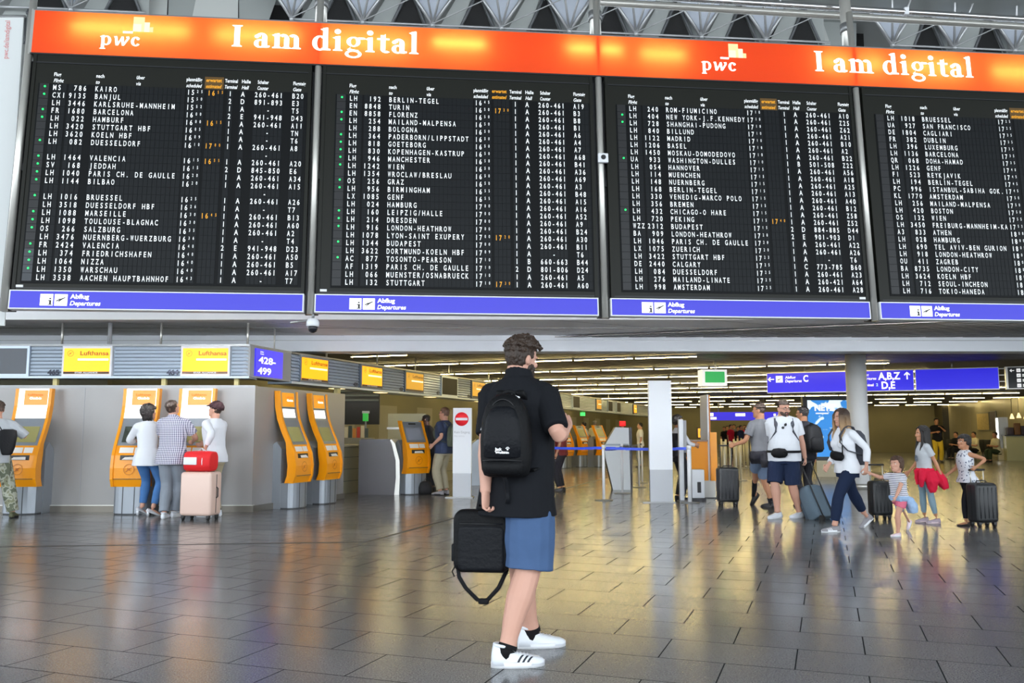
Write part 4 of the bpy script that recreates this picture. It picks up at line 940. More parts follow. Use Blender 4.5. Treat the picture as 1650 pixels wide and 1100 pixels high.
# amber lit poster and dark notice in the hall
for (px, pyt, pyb, d, w, lab, mt) in ((1131, 690, 704.5, 30, .26, 'small amber lit menu poster beyond the orange desk', mat('amber_poster', '#f5b84a', .5, emit=.8, emit_c='#ffb030')), (1206, 689, 704, 33, .2, 'second amber lit poster, beside the man in the grey shirt', MATS.get('amber_poster'))):
    mt = mt or MATS['amber_poster']; p = at_y(px, pyb, d); h = at_y(px, pyt, d).z - p.z
    T = thing('poster_stand', lab, 'poster', (p.x, d, 0)); m = MB(); m.box(-w / 2 - .03, w / 2 + .03, 0, .06, p.z - .03, p.z + h + .03, M_DARK); m.build('frame', T); m = MB(); m.box(-w / 2, w / 2, -.006, 0, p.z, p.z + h, mt); m.box(-w * .25, w * .25, -.009, -.006, p.z + h * .2, p.z + h * .7, M_CTRT); m.build('poster', T); m = MB(); m.tube([(0, .03, 0), (0, .03, p.z)], .03, M_STEELD); m.box(-.2, .2, -.15, .2, 0, .02, M_STEELD); m.build('stand', T)
# red lamp on a distant counter
p = at_y(1003, 683, 34); T = thing('red_beacon', 'red glowing beacon above the pale cabinet', 'lamp', p); m = MB(); m.rbox(-.12, .12, -.1, .1, -.08, .12, .03, mat('red_glow', '#e0222c', .4, emit=.7)); m.build('lens', T); m = MB(); m.tube([(0, 0, -p.z), (0, 0, -.08)], .05, M_STEEL); m.build('pole', T)
p = at_y(939, 667, 36); T = thing('exit_sign', 'tiny green exit sign hanging under the far end of the side canopy', 'sign', p); m = MB(); m.box(-.1, .1, 0, .05, -.07, .07, mat('green_sign', '#3fe060', .4, emit=1.4, emit_c='#40f060')); m.build('sign_face', T); m = MB(); m.tube([(0, .02, .07), (0, .02, CH - p.z + .05)], .012, M_STEEL); m.build('rod', T)

# right side: pillars, posters, seats, glass case, café counter
def rwall(px): t = on_line(px, R0, rd); return R0 + rd * t
for i, (a, b) in enumerate(((1474, 1487), (1517, 1530))):
    p, q = rwall(a), rwall(b); m = MB(); m.prism([(p.x - rn.x * .35, p.y - rn.y * .35), (q.x - rn.x * .35, q.y - rn.y * .35), (q.x, q.y), (p.x, p.y)], 0, CH + .08, mat('dark_pier', '#3c382c', .3), plane='xy'); struct(m, 'trim_%d' % (i + 2))
for a, b, zt, zb, lab, mt in ((1577, 1597, 665, 694, 'cream notice poster on the right stone wall', mat('poster_cream', '#c8b27a', .5, var=.15, vscale=9)), (1598, 1608, 662, 694, 'narrow violet poster beside the cream notice', mat('poster_violet', '#5a5066', .4, var=.25, vscale=7))):
    p, q = rwall(a), rwall(b); z1 = at_y(a, zt, p.y).z; z0 = at_y(a, zb, p.y).z; d = (q - p)
    T = thing('wall_poster', lab, 'poster', p - rn * .05, math.atan2(d.y, d.x) ); L = d.length
    m = MB(); m.box(0, L, -.02, .02, z0, z1, M_STEELD); m.build('frame', T); m = MB(); m.box(.05, L - .05, -.026, -.02, z0 + .05, z1 - .05, mt); m.build('sheet', T)
c = on_z(1618, 741); T = thing('light_column', 'lit display column beside the seats at the right edge', 'display column', c, -.4); m = MB(); m.box(-.25, .25, 0, .4, .55, 2.0, M_STEELD); m.build('cabinet', T); m = MB(); m.box(-.26, -.16, -.02, .0, .55, 1.95, mat('tube_glow', '#ffffff', .5, emit=1.6)); m.build('light_edge', T); m = MB(); m.box(-.22, .22, .02, .38, 0, .55, M_CTRT); m.build('plinth', T)
c = on_z(1645, 742); T = thing('cafe_counter', 'pale counter with dark goods on top at the right edge', 'counter', c, -.35); m = MB(); m.box(-.55, 1.5, 0, .7, 0, 1.12, mat('counter_pale_green', '#a8a878', .35)); m.build('body', T); m = MB(); m.box(-.6, 1.5, -.05, .75, 1.12, 1.17, M_DARK); m.build('counter_top', T)
for i, (x, h, cc) in enumerate(((-.3, .35, '#3a3044'), (-.02, .55, '#6b4a2c'), (.25, .42, '#31283a'))): m = MB(); m.rbox(x - .13, x + .13, .2, .5, 1.17, 1.17 + h, .03, mat('goods_%d' % i, cc, .5)); m.build('display_goods', T)
for i in range(4): m = MB(); m.lathe([(.03, 0), (.10, -.22), (.09, -.24)], mat('lamp_shade_glass', '#f3e6b8', .4, emit=1.0, emit_c='#ffeab0'), (-.2 + i * .28, .3, 2.15 + .04 * (i % 2)), n=12); o = m.build('pendant_shade', T); m = MB(); m.tube([(-.2 + i * .28, .3, 2.15), (-.2 + i * .28, .3, CH + .05)], .008, M_BLACK, n=6); m.build('cord', o)
seat0 = None
for i, px in enumerate((1530, 1540, 1551, 1563, 1578, 1592, 1603)):
    p = on_z(px, 737 + i * .6)
    if seat0 is None:
        seat0 = thing('lounge_seat', 'dark seat in the row along the right stone wall', 'seat', p, PI * .5 + .25, 'dark seats along the right wall')
        m = MB(); m.rbox(-.28, .28, -.28, .25, .36, .46, .03, M_BLACK); m.build('seat', seat0); m = MB(); m.rbox(-.28, .28, .2, .28, .44, .95, .03, M_BLACK); m.build('backrest', seat0)
        for sx in (-.22, .22): m = MB(); m.tube([(sx, 0, 0), (sx, 0, .37)], .03, M_STEELD); m.build('leg', seat0)
    else: o = copy_tree(seat0); o.location = p
c = on_z(1416, 724); T = thing('service_cart', 'dark service cart with a bright wheel far back in the hall', 'cart', c, -.3); m = MB(); m.rbox(-.8, .5, 0, .9, .22, .75, .08, M_BLACK); m.rbox(-.5, .2, .1, .8, .7, 1.3, .1, M_BLACK); m.build('body', T)
for x in (-.5, .25): m = MB(); m.tube([(x, -.06, .24), (x, .02, .24)], .24, M_RUBBER, n=20); o = m.build('wheel', T); m = MB(); m.tube([(x, -.075, .24), (x, -.055, .24)], .15, M_STEEL, n=16); m.build('rim', o)
c = on_z(1436, 727); T = thing('display_stand', 'dark spindly display stand far back in the hall', 'stand', c); m = MB(); m.tube([(0, 0, .03), (0, 0, 1.9)], .05, M_DARK); m.build('pole', T); m = MB(); [m.tube([(0, 0, .5), (.5 * math.cos(a), .5 * math.sin(a), 0)], .03, M_DARK) for a in (.3, 2.4, 4.5)]; m.build('tripod', T); m = MB(); m.box(-.18, .18, -.02, .02, 1.1, 1.5, M_STEELD); m.box(-.12, .2, -.02, .02, .55, .9, M_GREYP); m.build('panel', T)
# ================================================================== PEOPLE
def vox(mb, name, parent, size, smooth=3, disp=None):
    # fuses overlapping closed shapes into one continuous skin
    ob = mb.build(name, None); m = ob.modifiers.new('r', 'REMESH'); m.mode = 'VOXEL'; m.voxel_size = size; m.use_smooth_shade = True
    if smooth: s = ob.modifiers.new('s', 'SMOOTH'); s.factor = .5; s.iterations = smooth
    dg = bpy.context.evaluated_depsgraph_get(); me = bpy.data.meshes.new_from_object(ob.evaluated_get(dg)); me.name = name
    old = ob.data; mats = list(old.materials); ob.modifiers.clear(); ob.data = me; bpy.data.meshes.remove(old); me.name = name
    me.materials.clear()
    for q in mats: me.materials.append(q)
    for p in me.polygons: p.material_index = 0
    if disp:
        amp, sc, sz = disp
        nv = [v.normal.copy() for v in me.vertices]
        for v, n in zip(me.vertices, nv):
            p = V(v.co.x * sc, v.co.y * sc, v.co.z * sz)
            v.co += n * (noise.noise(p) + .5 * noise.noise(p * 2.1)) * amp
    for p in me.polygons: p.use_smooth = True
    if parent is not None: ob.parent = parent
    return ob
def interp(tab, t):
    if t <= tab[0][0]: return tab[0][1:]
    for a, b in zip(tab, tab[1:]):
        if t <= b[0]:
            k = (t - a[0]) / (b[0] - a[0]); k = k * k * (3 - 2 * k) * .5 + k * .5
            return tuple(x + (y - x) * k for x, y in zip(a[1:], b[1:]))
    return tab[-1][1:]
def ik(A, T, l1, l2, pole):
    d = T - A; L = max(1e-4, min(d.length, (l1 + l2) * .999)); u = d.normalized(); T = A + u * L
    if d.length > (l1 + l2) * 1.02: print('REACH', round(d.length / (l1 + l2), 3))
    a = (l1 * l1 - l2 * l2 + L * L) / (2 * L); h = math.sqrt(max(0, l1 * l1 - a * a))
    p = Vector(pole) - u * Vector(pole).dot(u)
    p = p.normalized() if p.length > 1e-4 else V(0, 1, 0)
    return A + u * a + p * h, T
TOR_M = [(.81, .10, .085, -.005), (.87, .160, .115, -.012), (.93, .176, .124, -.016), (1.0, .168, .114, -.008), (1.08, .156, .103, .0), (1.18, .160, .108, .004), (1.28, .176, .118, .006), (1.36, .188, .118, .0), (1.42, .182, .102, -.008), (1.462, .145, .084, -.014), (1.495, .092, .068, -.016), (1.53, .062, .062, -.012)]
TOR_F = [(.81, .10, .085, -.005), (.87, .168, .118, -.014), (.93, .180, .126, -.018), (1.0, .164, .110, -.008), (1.08, .134, .094, .0), (1.18, .138, .098, .004), (1.28, .154, .116, .012), (1.36, .160, .108, .002), (1.42, .156, .092, -.008), (1.462, .122, .074, -.014), (1.495, .075, .058, -.016), (1.53, .052, .054, -.012)]
LEG = [(0, .090), (.25, .086), (.55, .073), (.88, .057), (1.0, .055), (1.15, .055), (1.35, .058), (1.6, .046), (1.88, .035), (2.0, .037)]
ARM = [(0, .056), (.2, .052), (.5, .045), (.9, .037), (1.0, .037), (1.2, .040), (1.5, .034), (1.85, .027), (2.0, .026)]
HEAD = [(-.006, .020, .078, -.02), (.010, .036, .090, .0), (.035, .053, .093, -.035), (.060, .062, .091, -.066), (.090, .069, .089, -.088), (.118, .073, .085, -.099), (.145, .076, .090, -.103), (.175, .076, .083, -.102), (.203, .067, .062, -.088), (.222, .047, .034, -.062), (.233, .018, .002, -.025)]
SKIN = {k: mat('skin_' + k, c, .5, bump=.05, bscale=60, spec=.35) for k, c in dict(fair='#cc9a84', pale='#cf9f8c', tan='#c08a6a', olive='#b37f60', dark='#4a2c1e').items()}
M_EYE = mat('eye_white', '#dcd6d0', .3); M_IRIS = mat('eye_iris', '#2b1d14', .3); M_LIP = mat('lips', '#a8554e', .5)
def hair_mat(n, c): return mat('hair_' + n, c, .55, bump=.6, bscale=90, stretch=(1, 1, .25), var=.3, vscale=30)
class Person:
    def __init__(s, label, pos, heading, H=1.78, hk=1.0, fem=False, w=1.0, belly=0.0, lean=0.0, twist=0.0, side=0.0, feet=None, hands=None, head=(0, 0, 0), skin='fair', v=.008, drop=0.0, group=None, sh=1.0, knee=None, hip_yaw=0, lw=1.0, aw=1.0, nk=0.0, seat=None, name='person'):
        s.s = S = H / (1.565 + nk + .235 * hk); s.hk = hk; s.fem = fem; s.w = w; s.belly = belly; s.v = v; s.skin = SKIN[skin]; s.sh = sh * (.9 if fem else 1.0)
        s.T = thing(name, label, 'person', (pos.x, pos.y, 0), math.radians(heading), group)
        s.pos = V(pos.x, pos.y, 0); s.heading = math.radians(heading); s.lw = lw; s.aw = aw
        s.lean, s.twist, s.side = map(math.radians, (lean, twist, side)); s.tor = TOR_F if fem else TOR_M; s.drop = drop * S
        s.feet = {}; s.knees = {}; s.ank = {}
        feet = feet or {}
        for k, sx in (('L', -1), ('R', 1)):
            f = feet.get(k, (sx * .11 * S, 0, -sx * 8, 0)); f = tuple(f) + (0,) * (5 - len(f)); s.feet[k] = f
            M = s.foot_matrix(k); s.ank[k] = M @ V(0, 0, .09 * S)
            hip = s.hip(k); hy = math.radians(hip_yaw + f[2] * .6)
            pole = knee[k] if knee and k in knee else V(-math.sin(hy), math.cos(hy), .1)
            s.knees[k], s.ank[k] = ik(hip, s.ank[k], .435 * S, .425 * S, pole)
        hands = hands or {}; s.arm = {}
        for k, sx in (('L', -1), ('R', 1)):
            A = s.shoulder(k); h = hands.get(k, {})
            W = h.get('w'); W = Vector(W) if W is not None else A + V(sx * .09 * S, .03 * S, -.53 * S)
            E, W = ik(A, W, .295 * S, .26 * S, h.get('pole', V(sx * .5, -1, -.3)))
            s.arm[k] = (A, E, W, h)
        Rt = s.tmat(1.0); piv = s.tt(V(0, -.012, 1.55 + nk) * S)
        y, p, r = map(math.radians, head)
        s.HM = Matrix.Translation(piv) @ (Matrix.Rotation(y, 4, 'Z') @ Matrix.Rotation(-p, 4, 'X') @ Matrix.Rotation(r, 4, 'Y')) @ Matrix.Scale(S * hk, 4) @ Matrix.Translation((0, .012, -.012))
    def foot_matrix(s, k):
        x, y, yaw, pit, z = s.feet[k]; S = s.s
        return Matrix.Translation((x, y, z)) @ Matrix.Rotation(math.radians(yaw), 4, 'Z') @ Matrix.Translation((0, .11 * S, .01)) @ Matrix.Rotation(-math.radians(pit), 4, 'X') @ Matrix.Translation((0, -.11 * S, -.01))
    def hip(s, k): return V((-1 if k == 'L' else 1) * .092 * s.s * s.w, -.005, .92 * s.s - s.drop)
    def tmat(s, wt): return Matrix.Rotation(s.twist * wt, 3, 'Z') @ Matrix.Rotation(-s.lean * wt, 3, 'X') @ Matrix.Rotation(s.side * wt, 3, 'Y')
    def tt(s, p):
        z = p.z / s.s; wt = max(0, min(1, (z - .92) / .30)); wt = wt * wt * (3 - 2 * wt); o = V(0, 0, .97 * s.s)
        return s.tmat(wt) @ (p - o) + o - V(0, 0, s.drop)
    def shoulder(s, k): return s.tt(V((-1 if k == 'L' else 1) * .178 * s.sh * s.s * (1 + (s.w - 1) * .4), -.012 * s.s, 1.425 * s.s))
    def local(s, p): return Matrix.Rotation(-s.heading, 3, 'Z') @ (Vector(p) - s.pos)
    def ring(s, mb, z, e=0.0, n=24, ex=2.5, fl=1.0, cl=0.0):
        rx, ry, yc = interp(s.tor, max(z, cl)); S = s.s; sw = s.w * (s.sh if z > 1.3 else 1)
        bl = s.belly * math.exp(-((z - 1.06) / .13) ** 2)
        P = []
        for i in range(n):
            a = 2 * PI * i / n; c, q = math.cos(a), math.sin(a); c = math.copysign(abs(c) ** (2 / ex), c); q = math.copysign(abs(q) ** (2 / ex), q)
            x = c * (rx * sw + bl * .3 + e) * fl; y = q * ((ry * (1 + (s.w - 1) * .8) + e) * fl) + yc + (bl if q > 0 else 0) * max(0, q)
            P.append(mb.bm.verts.new(s.tt(V(x, y, z) * S)))
        return P
    def torso(s, mb, z0, z1, e, m, step=.035, flare=0.0, cl=0.0):
        zs = []; z = z0
        while z < z1 - .01: zs.append(z); z += step
        zs.append(z1); R = [s.ring(mb, z, e + flare * max(0, (1.0 - z)) / .2, cl=cl) for z in zs]; k = mb.mi(m)
        for A, B in zip(R, R[1:]):
            for j in range(len(A)): mb.bm.faces.new((A[j], A[(j + 1) % len(A)], B[(j + 1) % len(A)], B[j])).material_index = k
        mb.bm.faces.new(R[0][::-1]); mb.bm.faces.new(R[-1])
    def limb(s, mb, A, B, C, tab, m, t0=0.0, t1=2.0, e=0.0, e1=None, n=14, mul=1.0, bulge=0.0, bend=None):
        ts = [t0 + (t1 - t0) * i / 13 for i in range(14)]; pts = []; rad = []
        for t in ts:
            p = A.lerp(B, t) if t < 1 else B.lerp(C, t - 1)
            if abs(t - 1) < .16: q = A.lerp(B, .84).lerp(B.lerp(C, .16), (t - .84) / .32); p = p.lerp(q, .5)
            if bulge and t > 1: p = p + bend * bulge * math.sin(min(1, (t - 1)) * PI) * s.s
            ee = e + ((e1 - e) * (t - t0) / (t1 - t0) if e1 is not None else 0)
            pts.append(p); rad.append((interp(tab, t)[0] * (1 + (mul - 1) * min(1, t / .6) if tab is LEG else mul) + ee) * s.s)
        mb.tube(pts, rad, m, n=n)
    def leg(s, mb, k, m, **kw): s.limb(mb, s.hip(k), s.knees[k], s.ank[k], LEG, m, mul=kw.pop('mul', 1.0) * s.lw * (.5 + .5 * s.w), **kw)
    def armt(s, mb, k, m, **kw): A, E, W, h = s.arm[k]; s.limb(mb, A, E, W, ARM, m, mul=kw.pop('mul', 1.0) * (.86 if s.fem else 1) * (.4 + .6 * s.w) * s.aw, **kw)
    def hand(s, mb, k, m):
        A, E, W, h = s.arm[k]; S = s.s * h.get('size', 1.0); d = (Vector(h['dir']) if 'dir' in h else (W - E)).normalized(); sx = -1 if k == 'L' else 1
        nrm = Vector(h.get('palm', V(-sx, .15, 0))); nrm = (nrm - d * nrm.dot(d)).normalized(); sd = d.cross(nrm).normalized()
        th = Vector(h.get('thumb', V(0, 1, .0))); sd = sd if sd.dot(th) > 0 else -sd     # sd points to the thumb side
        curl = h.get('curl', .35)
        mb.tube([W - d * .012 * S, W + d * .02 * S, W + d * .055 * S, W + d * .088 * S], [(.022 * S, .026 * S), (.018 * S, .034 * S), (.016 * S, .041 * S), (.012 * S, .040 * S)], m, n=12, ref=nrm)
        for i, (o, l) in enumerate(((.030, .074), (.010, .082), (-.010, .076), (-.029, .060))):
            p = W + d * (.083 - abs(o) * .12) * S + sd * o * S; a = 0; pts = [p - d * .02 * S, p]; r = .0088 * S if i < 3 else .0078 * S
            for j, f in enumerate((.42, .32, .26)):
                a += curl * (1.0 if j else .8) * 1.15; p = p + (d * math.cos(a) + nrm * math.sin(a) + sd * o * .8).normalized() * l * f * S; pts.append(p)
            mb.tube(pts, [r * 1.05, r * 1.05, r, r * .95, r * .75], m, n=8)
        p = W + d * .022 * S + sd * .022 * S; q = p + (d * .55 + sd * .75 + nrm * .25).normalized() * .040 * S; r2 = q + (d * .85 + sd * .25 + nrm * (.2 + curl * .5)).normalized() * .032 * S; r3 = r2 + (d * .9 + nrm * (.2 + curl * .6)).normalized() * .022 * S
        mb.tube([p - d * .01 * S, p, q, r2, r3], [.014 * S, .014 * S, .011 * S, .0098 * S, .0075 * S], m, n=8)
    def headmesh(s, mb, m):
        M = s.HM; n = 24; R = []
        for z, w, f, b in HEAD:
            ring = []; yc = (f + b) / 2; ry = (f - b) / 2
            for i in range(n):
                a = 2 * PI * i / n; c, q = math.cos(a), math.sin(a); c2 = math.copysign(abs(c) ** .9, c); q2 = math.copysign(abs(q) ** .9, q)
                ring.append(mb.bm.verts.new(M @ V(c2 * w, yc + q2 * ry, z)))
            R.append(ring)
        for A, B in zip(R, R[1:]):
            for j in range(n): mb.bm.faces.new((A[j], A[(j + 1) % n], B[(j + 1) % n], B[j]))
        mb.bm.faces.new(R[0][::-1]); mb.bm.faces.new(R[-1])
        def tb(pts, r, nn=8): mb.tube([M @ Vector(p) for p in pts], [x * s.s * s.hk for x in r], m, n=nn)
        def bl(c, r):
            Rm = M.to_3x3(); o = mb.T; b = bmesh.new(); bmesh.ops.create_uvsphere(b, u_segments=12, v_segments=8, radius=1)
            for v in b.verts: v.co = M @ (Vector(c) + V(v.co.x * r[0], v.co.y * r[1], v.co.z * r[2]))
            mb.merge(b, m)
        tb([(0, .080, .132), (0, .094, .115), (0, .109, .094), (0, .106, .083), (0, .088, .078)], [.008, .010, .0135, .013, .008])
        for sx in (-1, 1):
            bl((sx * .011, .095, .084), (.009, .011, .008)); bl((sx * .034, .082, .137), (.026, .012, .007)); bl((sx * .040, .074, .090), (.022, .016, .018))
            bl((sx * .076, -.012, .105), (.009, .020, .031)); bl((sx * .082, -.018, .112), (.006, .016, .022))
        bl((0, .088, .052), (.024, .010, .005)); bl((0, .088, .041), (.022, .010, .006)); bl((0, .084, .016), (.020, .014, .013))
        tb([M.inverted() @ s.tt(V(0, -.016, 1.47) * s.s), (0, -.032, .0), (0, -.030, .06)], [(.064 if not s.fem else .052) / (1 if s.hk <= 1 else s.hk), (.060 if not s.fem else .049) / (1 if s.hk <= 1 else s.hk), .058], 16)
    def build_body(s, feet=True):
        mb = MB(); m = s.skin; s.torso(mb, .81, 1.53, 0, m)
        for k in 'LR':
            kd = (s.knees[k] - (s.hip(k) + s.ank[k]) / 2); kd = kd.normalized() if kd.length > .01 else V(0, 1, 0)
            s.leg(mb, k, m, bulge=-.014, bend=kd); s.armt(mb, k, m); A = s.arm[k][0]; mb.ball(A, .058 * s.s * (.9 if s.fem else 1), m); mb.tube([A, A.lerp(s.tt(V(0, -.015, 1.47) * s.s), .75)], [.056 * s.s * (.85 if s.fem else 1), .045 * s.s], m)
            M = s.foot_matrix(k); S = s.s; mb.tube([s.ank[k] + V(0, 0, .01), M @ V(0, -.02 * S, .05 * S), M @ V(0, .06 * S, .04 * S), M @ V(0, .15 * S, .026 * S), M @ V(0, .175 * S, .02 * S)], [.030 * S, (.030 * S, .028 * S), (.030 * S, .034 * S), (.018 * S, .036 * S), (.01 * S, .024 * S)], m, ref=(0, 0, 1))
            s.hand(mb, k, m)
        if s.fem and s.hk < 1.15:
            for sx in (-1, 1): mb.ball(s.tt(V(sx * .068, .085, 1.285) * s.s), .062 * s.s, m)
        s.headmesh(mb, m); s.body = vox(mb, 'body', s.T, s.v, smooth=2); return s
    def face(s, glasses=None, brow=None):
        M = s.HM; m = MB()
        for sx in (-1, 1):
            k = s.s * s.hk; m.ball(M @ V(sx * .032, .0715, .119), (.0125 * k, .0125 * k, .0075 * k), M_EYE, n=10); m.ball(M @ V(sx * .032, .0755, .119), (.0062 * k, .0062 * k, .0062 * k), M_IRIS, n=8)
        m.build('eyes', s.T); m = MB(); m.tube([M @ V(x, .094 - x * x * 12, .047 + abs(x) * .05) for x in (-.024, -.012, 0, .012, .024)], [.003 * s.s, .0055 * s.s, .006 * s.s, .0055 * s.s, .003 * s.s], M_LIP, n=8); m.build('lips', s.T)
        if brow:
            m = MB()
            for sx in (-1, 1): m.tube([M @ V(sx * .016, .094, .137), M @ V(sx * .034, .092, .142), M @ V(sx * .052, .078, .136)], .0045 * s.s, brow, n=6)
            m.build('eyebrows', s.T)
        if glasses:
            m = MB()
            for sx in (-1, 1):
                m.tube([M @ V(sx * .034 + .024 * math.cos(a), .104 - abs(sx * .034 + .024 * math.cos(a)) * .16, .117 + .018 * math.sin(a)) for a in [2 * PI * i / 16 for i in range(16)]], .0022, glasses, n=6, closed=True)
                m.tube([M @ V(sx * .058, .095, .122), M @ V(sx * .078, .03, .122), M @ V(sx * .081, -.02, .12)], .0022, glasses, n=6)
            m.tube([M @ V(-.01, .103, .12), M @ V(.01, .103, .12)], .002, glasses, n=6); m.build('glasses', s.T)
        return s
    def hair(s, m, mask, r=.016, off=.006, locks=(), jit=0.0, n=420, extra=(), name='hair', v=None, seed=1, smooth=2):
        mb = MB(); M = s.HM; rnd = random.Random(seed); k = s.s * s.hk
        for i in range(n):
            z = 1 - 2 * (i + .5) / n; a = i * 2.399963; hz = .121 + .112 * z; w_, f_, b_ = interp(HEAD, hz); yc = (f_ + b_) / 2; ry = (f_ - b_) / 2
            rj = rnd.random() * jit
            up = max(0, (hz - .19) / .043); d = V(math.cos(a) * w_ / .076, (yc + math.sin(a) * ry + .008) / .098, (hz - .128) / .105)
            o = mask(d)
            if o is None or o is False: continue
            o = (0.0 if o is True else o) + rj * (.3 if d.z < .2 or d.y > .55 else 1)
            g = (off + o - .003); p = V(math.cos(a) * (w_ + g * (1 - .6 * up)), yc + math.sin(a) * (ry + g * (1 - .6 * up)), hz + g * up); mb.ball(M @ p, (r * (.8 + .5 * rnd.random())) * k, m, n=6)
        for pts, rr in list(locks) + list(extra): mb.tube([M @ Vector(p) for p in pts], [x * k for x in (list(rr) if isinstance(rr, (list, tuple)) else [rr] * len(pts))], m, n=8)
        return vox(mb, name, s.T, v or max(.005, s.v * .75), smooth=smooth, disp=(.0025 * k, 60, 22))
    def top(s, m, hem=.86, sleeve=.62, e=.014, es=.014, ee=.022, flare=.0, name='shirt', neck=1.515, disp=(.006, 7, 4), collar=0, smooth=3, zmin=None):
        mb = MB(); s.torso(mb, hem, neck, e, m, flare=flare, cl=.93)
        if s.fem and s.hk < 1.15:
            for sx in (-1, 1): mb.ball(s.tt(V(sx * .068, .083, 1.285) * s.s), (.062 + e * .9) * s.s, m)
        for k in 'LR':
            A = s.arm[k][0]
            if sleeve:
                s.armt(mb, k, m, t0=0, t1=sleeve, e=es, e1=ee)
            mb.ball(A, (.054 + es * .8) * s.s * (.9 if s.fem else 1) * (1 if sleeve else .8), m); mb.tube([A, A.lerp(s.tt(V(0, -.015, 1.47) * s.s), .8)], [(.052 + es) * s.s * (.86 if s.fem else 1), (.045 + e) * s.s], m)
        if collar:
            P = [s.tt(V(.062 * math.cos(a) * (.85 if s.fem else 1.12), -.016 + .070 * math.sin(a), 1.512 + collar * .35 - .018 * math.sin(a)) * s.s) for a in [2 * PI * i / 20 for i in range(20)]]; mb.tube(P, [(collar * s.s, .012 * s.s)] * 20, m, n=8, closed=True, ref=(0, 0, 1))
        return vox(mb, name, s.T, s.v, smooth=smooth, disp=(disp[0] * s.s, disp[1], disp[2]) if disp else None)
    def bottoms(s, m, to=.92, waist=1.0, e=.012, e0=.012, e1=.02, name='trousers', disp=(.005, 8, 4)):
        mb = MB(); s.torso(mb, .80, waist, e, m, cl=.86)
        for k in 'LR': s.leg(mb, k, m, t0=0, t1=to, e=e0, e1=e1); mb.ball(s.hip(k), .09 * s.s * s.w, m)
        return vox(mb, name, s.T, s.v, smooth=3, disp=(disp[0] * s.s, disp[1], disp[2]) if disp else None)
    def shoes(s, m, sole=None, laces=None, high=.075, name='shoe', stripes=None, sandals=False, heel=0):
        S = s.s; sole = sole or M_WHITE; out = {}
        prof = [(-.082, .012, .058), (-.074, .027, high), (-.045, .034, high + .002), (.0, .036, high), (.045, .040, .068), (.09, .046, .056), (.135, .047, .046), (.168, .040, .038), (.190, .024, .028), (.197, .008, .02)]
        for k, sx in (('L', -1), ('R', 1)):
            M = s.foot_matrix(k); mb = MB(); R = []
            n = 14
            for y, w, h in prof:
                ring = []
                for i in range(n):
                    a = PI * i / (n - 1); c, q = math.cos(a), math.sin(a)
                    c = math.copysign(abs(c) ** .75, c); q = max(0.0, q) ** .8
                    ring.append(mb.bm.verts.new(M @ (V(c * w - sx * .006 * (y > .03) * y * 6, y, .014 + q * (h - .014 + (.01 if not sandals else -.02))) * S)))
                R.append(ring)
            for A, B in zip(R, R[1:]):
                for j in range(n - 1):
                    f = mb.bm.faces.new((A[j], A[j + 1], B[j + 1], B[j])); f.smooth = True
                f = mb.bm.faces.new((A[-1], A[0], B[0], B[-1]))
            mb.bm.faces.new(R[0]); mb.bm.faces.new(R[-1][::-1]); mb.mi(m)
            if not sandals: mb.tube([M @ (V(.037 * math.cos(a), -.018 + .05 * math.sin(a), high + .006 - .008 * math.sin(a)) * S) for a in [2 * PI * i / 16 for i in range(16)]], .008 * S, m, n=6, closed=True)
            o = mb.build(name, s.T); out[k] = o
            mb = MB(); n2 = 20; mb.mi(sole)
            def sp(i, z, g=1.0):
                a = 2 * PI * i / n2; y = .058 + .143 * math.sin(a); w = interp([(p[0], p[1]) for p in prof], max(-.08, min(.19, y)))[0] + .005
                return M @ (V(math.cos(a) * w * g / max(.35, abs(math.cos(a)) ** .25) - sx * .006 * (y > .03) * y * 6, y, z) * S)
            z1 = .024 + .006
            A = [mb.bm.verts.new(sp(i, .0)) for i in range(n2)]; B = [mb.bm.verts.new(sp(i, z1)) for i in range(n2)]
            mb.bm.faces.new(A); mb.bm.faces.new(B[::-1])
            for i in range(n2): f = mb.bm.faces.new((A[i], B[i], B[(i + 1) % n2], A[(i + 1) % n2])); f.smooth = True
            mb.build('sole', o)
            if laces:
                mb = MB()
                for j in range(4): y = .045 + j * .02; h = interp([(p[0], p[2]) for p in prof], y)[0] + .012; mb.tube([M @ (V(-.022, y, h - .008) * S), M @ (V(0, y + .004, h) * S), M @ (V(.022, y, h - .008) * S)], .0035 * S, laces, n=6)
                mb.build('laces', o)
            if stripes and k in stripes[1]:
                mb = MB(); sd = stripes[2]
                for j in range(3):
                    q = []
                    for t in (0, .33, .66, 1.0):
                        y = .055 + j * .026 - .028 * t * -1 * -1 + .0; y = .075 + j * .024 - .03 * (1 - t); w, h = interp([(p[0], p[1], p[2]) for p in prof], y); a = t * .95 + .12; c = math.cos(a) ** .75; q.append((sd * (c * w + .0018) - sx * .006 * (y > .03) * y * 6, y, .014 + math.sin(a) ** .8 * (h - .004)))
                    for (a, b) in zip(q, q[1:]): mb.face([M @ (V(*a) * S), M @ (V(a[0], a[1] + .0125, a[2]) * S), M @ (V(b[0], b[1] + .0125, b[2]) * S), M @ (V(*b) * S)], stripes[0])
                mb.build('stripes', o, fix=False)
        return out
    def socks(s, m, to=1.86, e=.008):
        for k in 'LR':
            mb = MB(); s.leg(mb, k, m, t0=to, t1=2.0, e=e); M = s.foot_matrix(k); mb.tube([s.ank[k] + (s.knees[k] - s.ank[k]) * .02, M @ V(0, -.012 * s.s, .075 * s.s), M @ V(0, -.005 * s.s, .04 * s.s)], [(.037 * s.lw * (.5 + .5 * s.w) + e) * s.s, .040 * s.s, .034 * s.s], m, n=14); mb.build('sock', s.T)
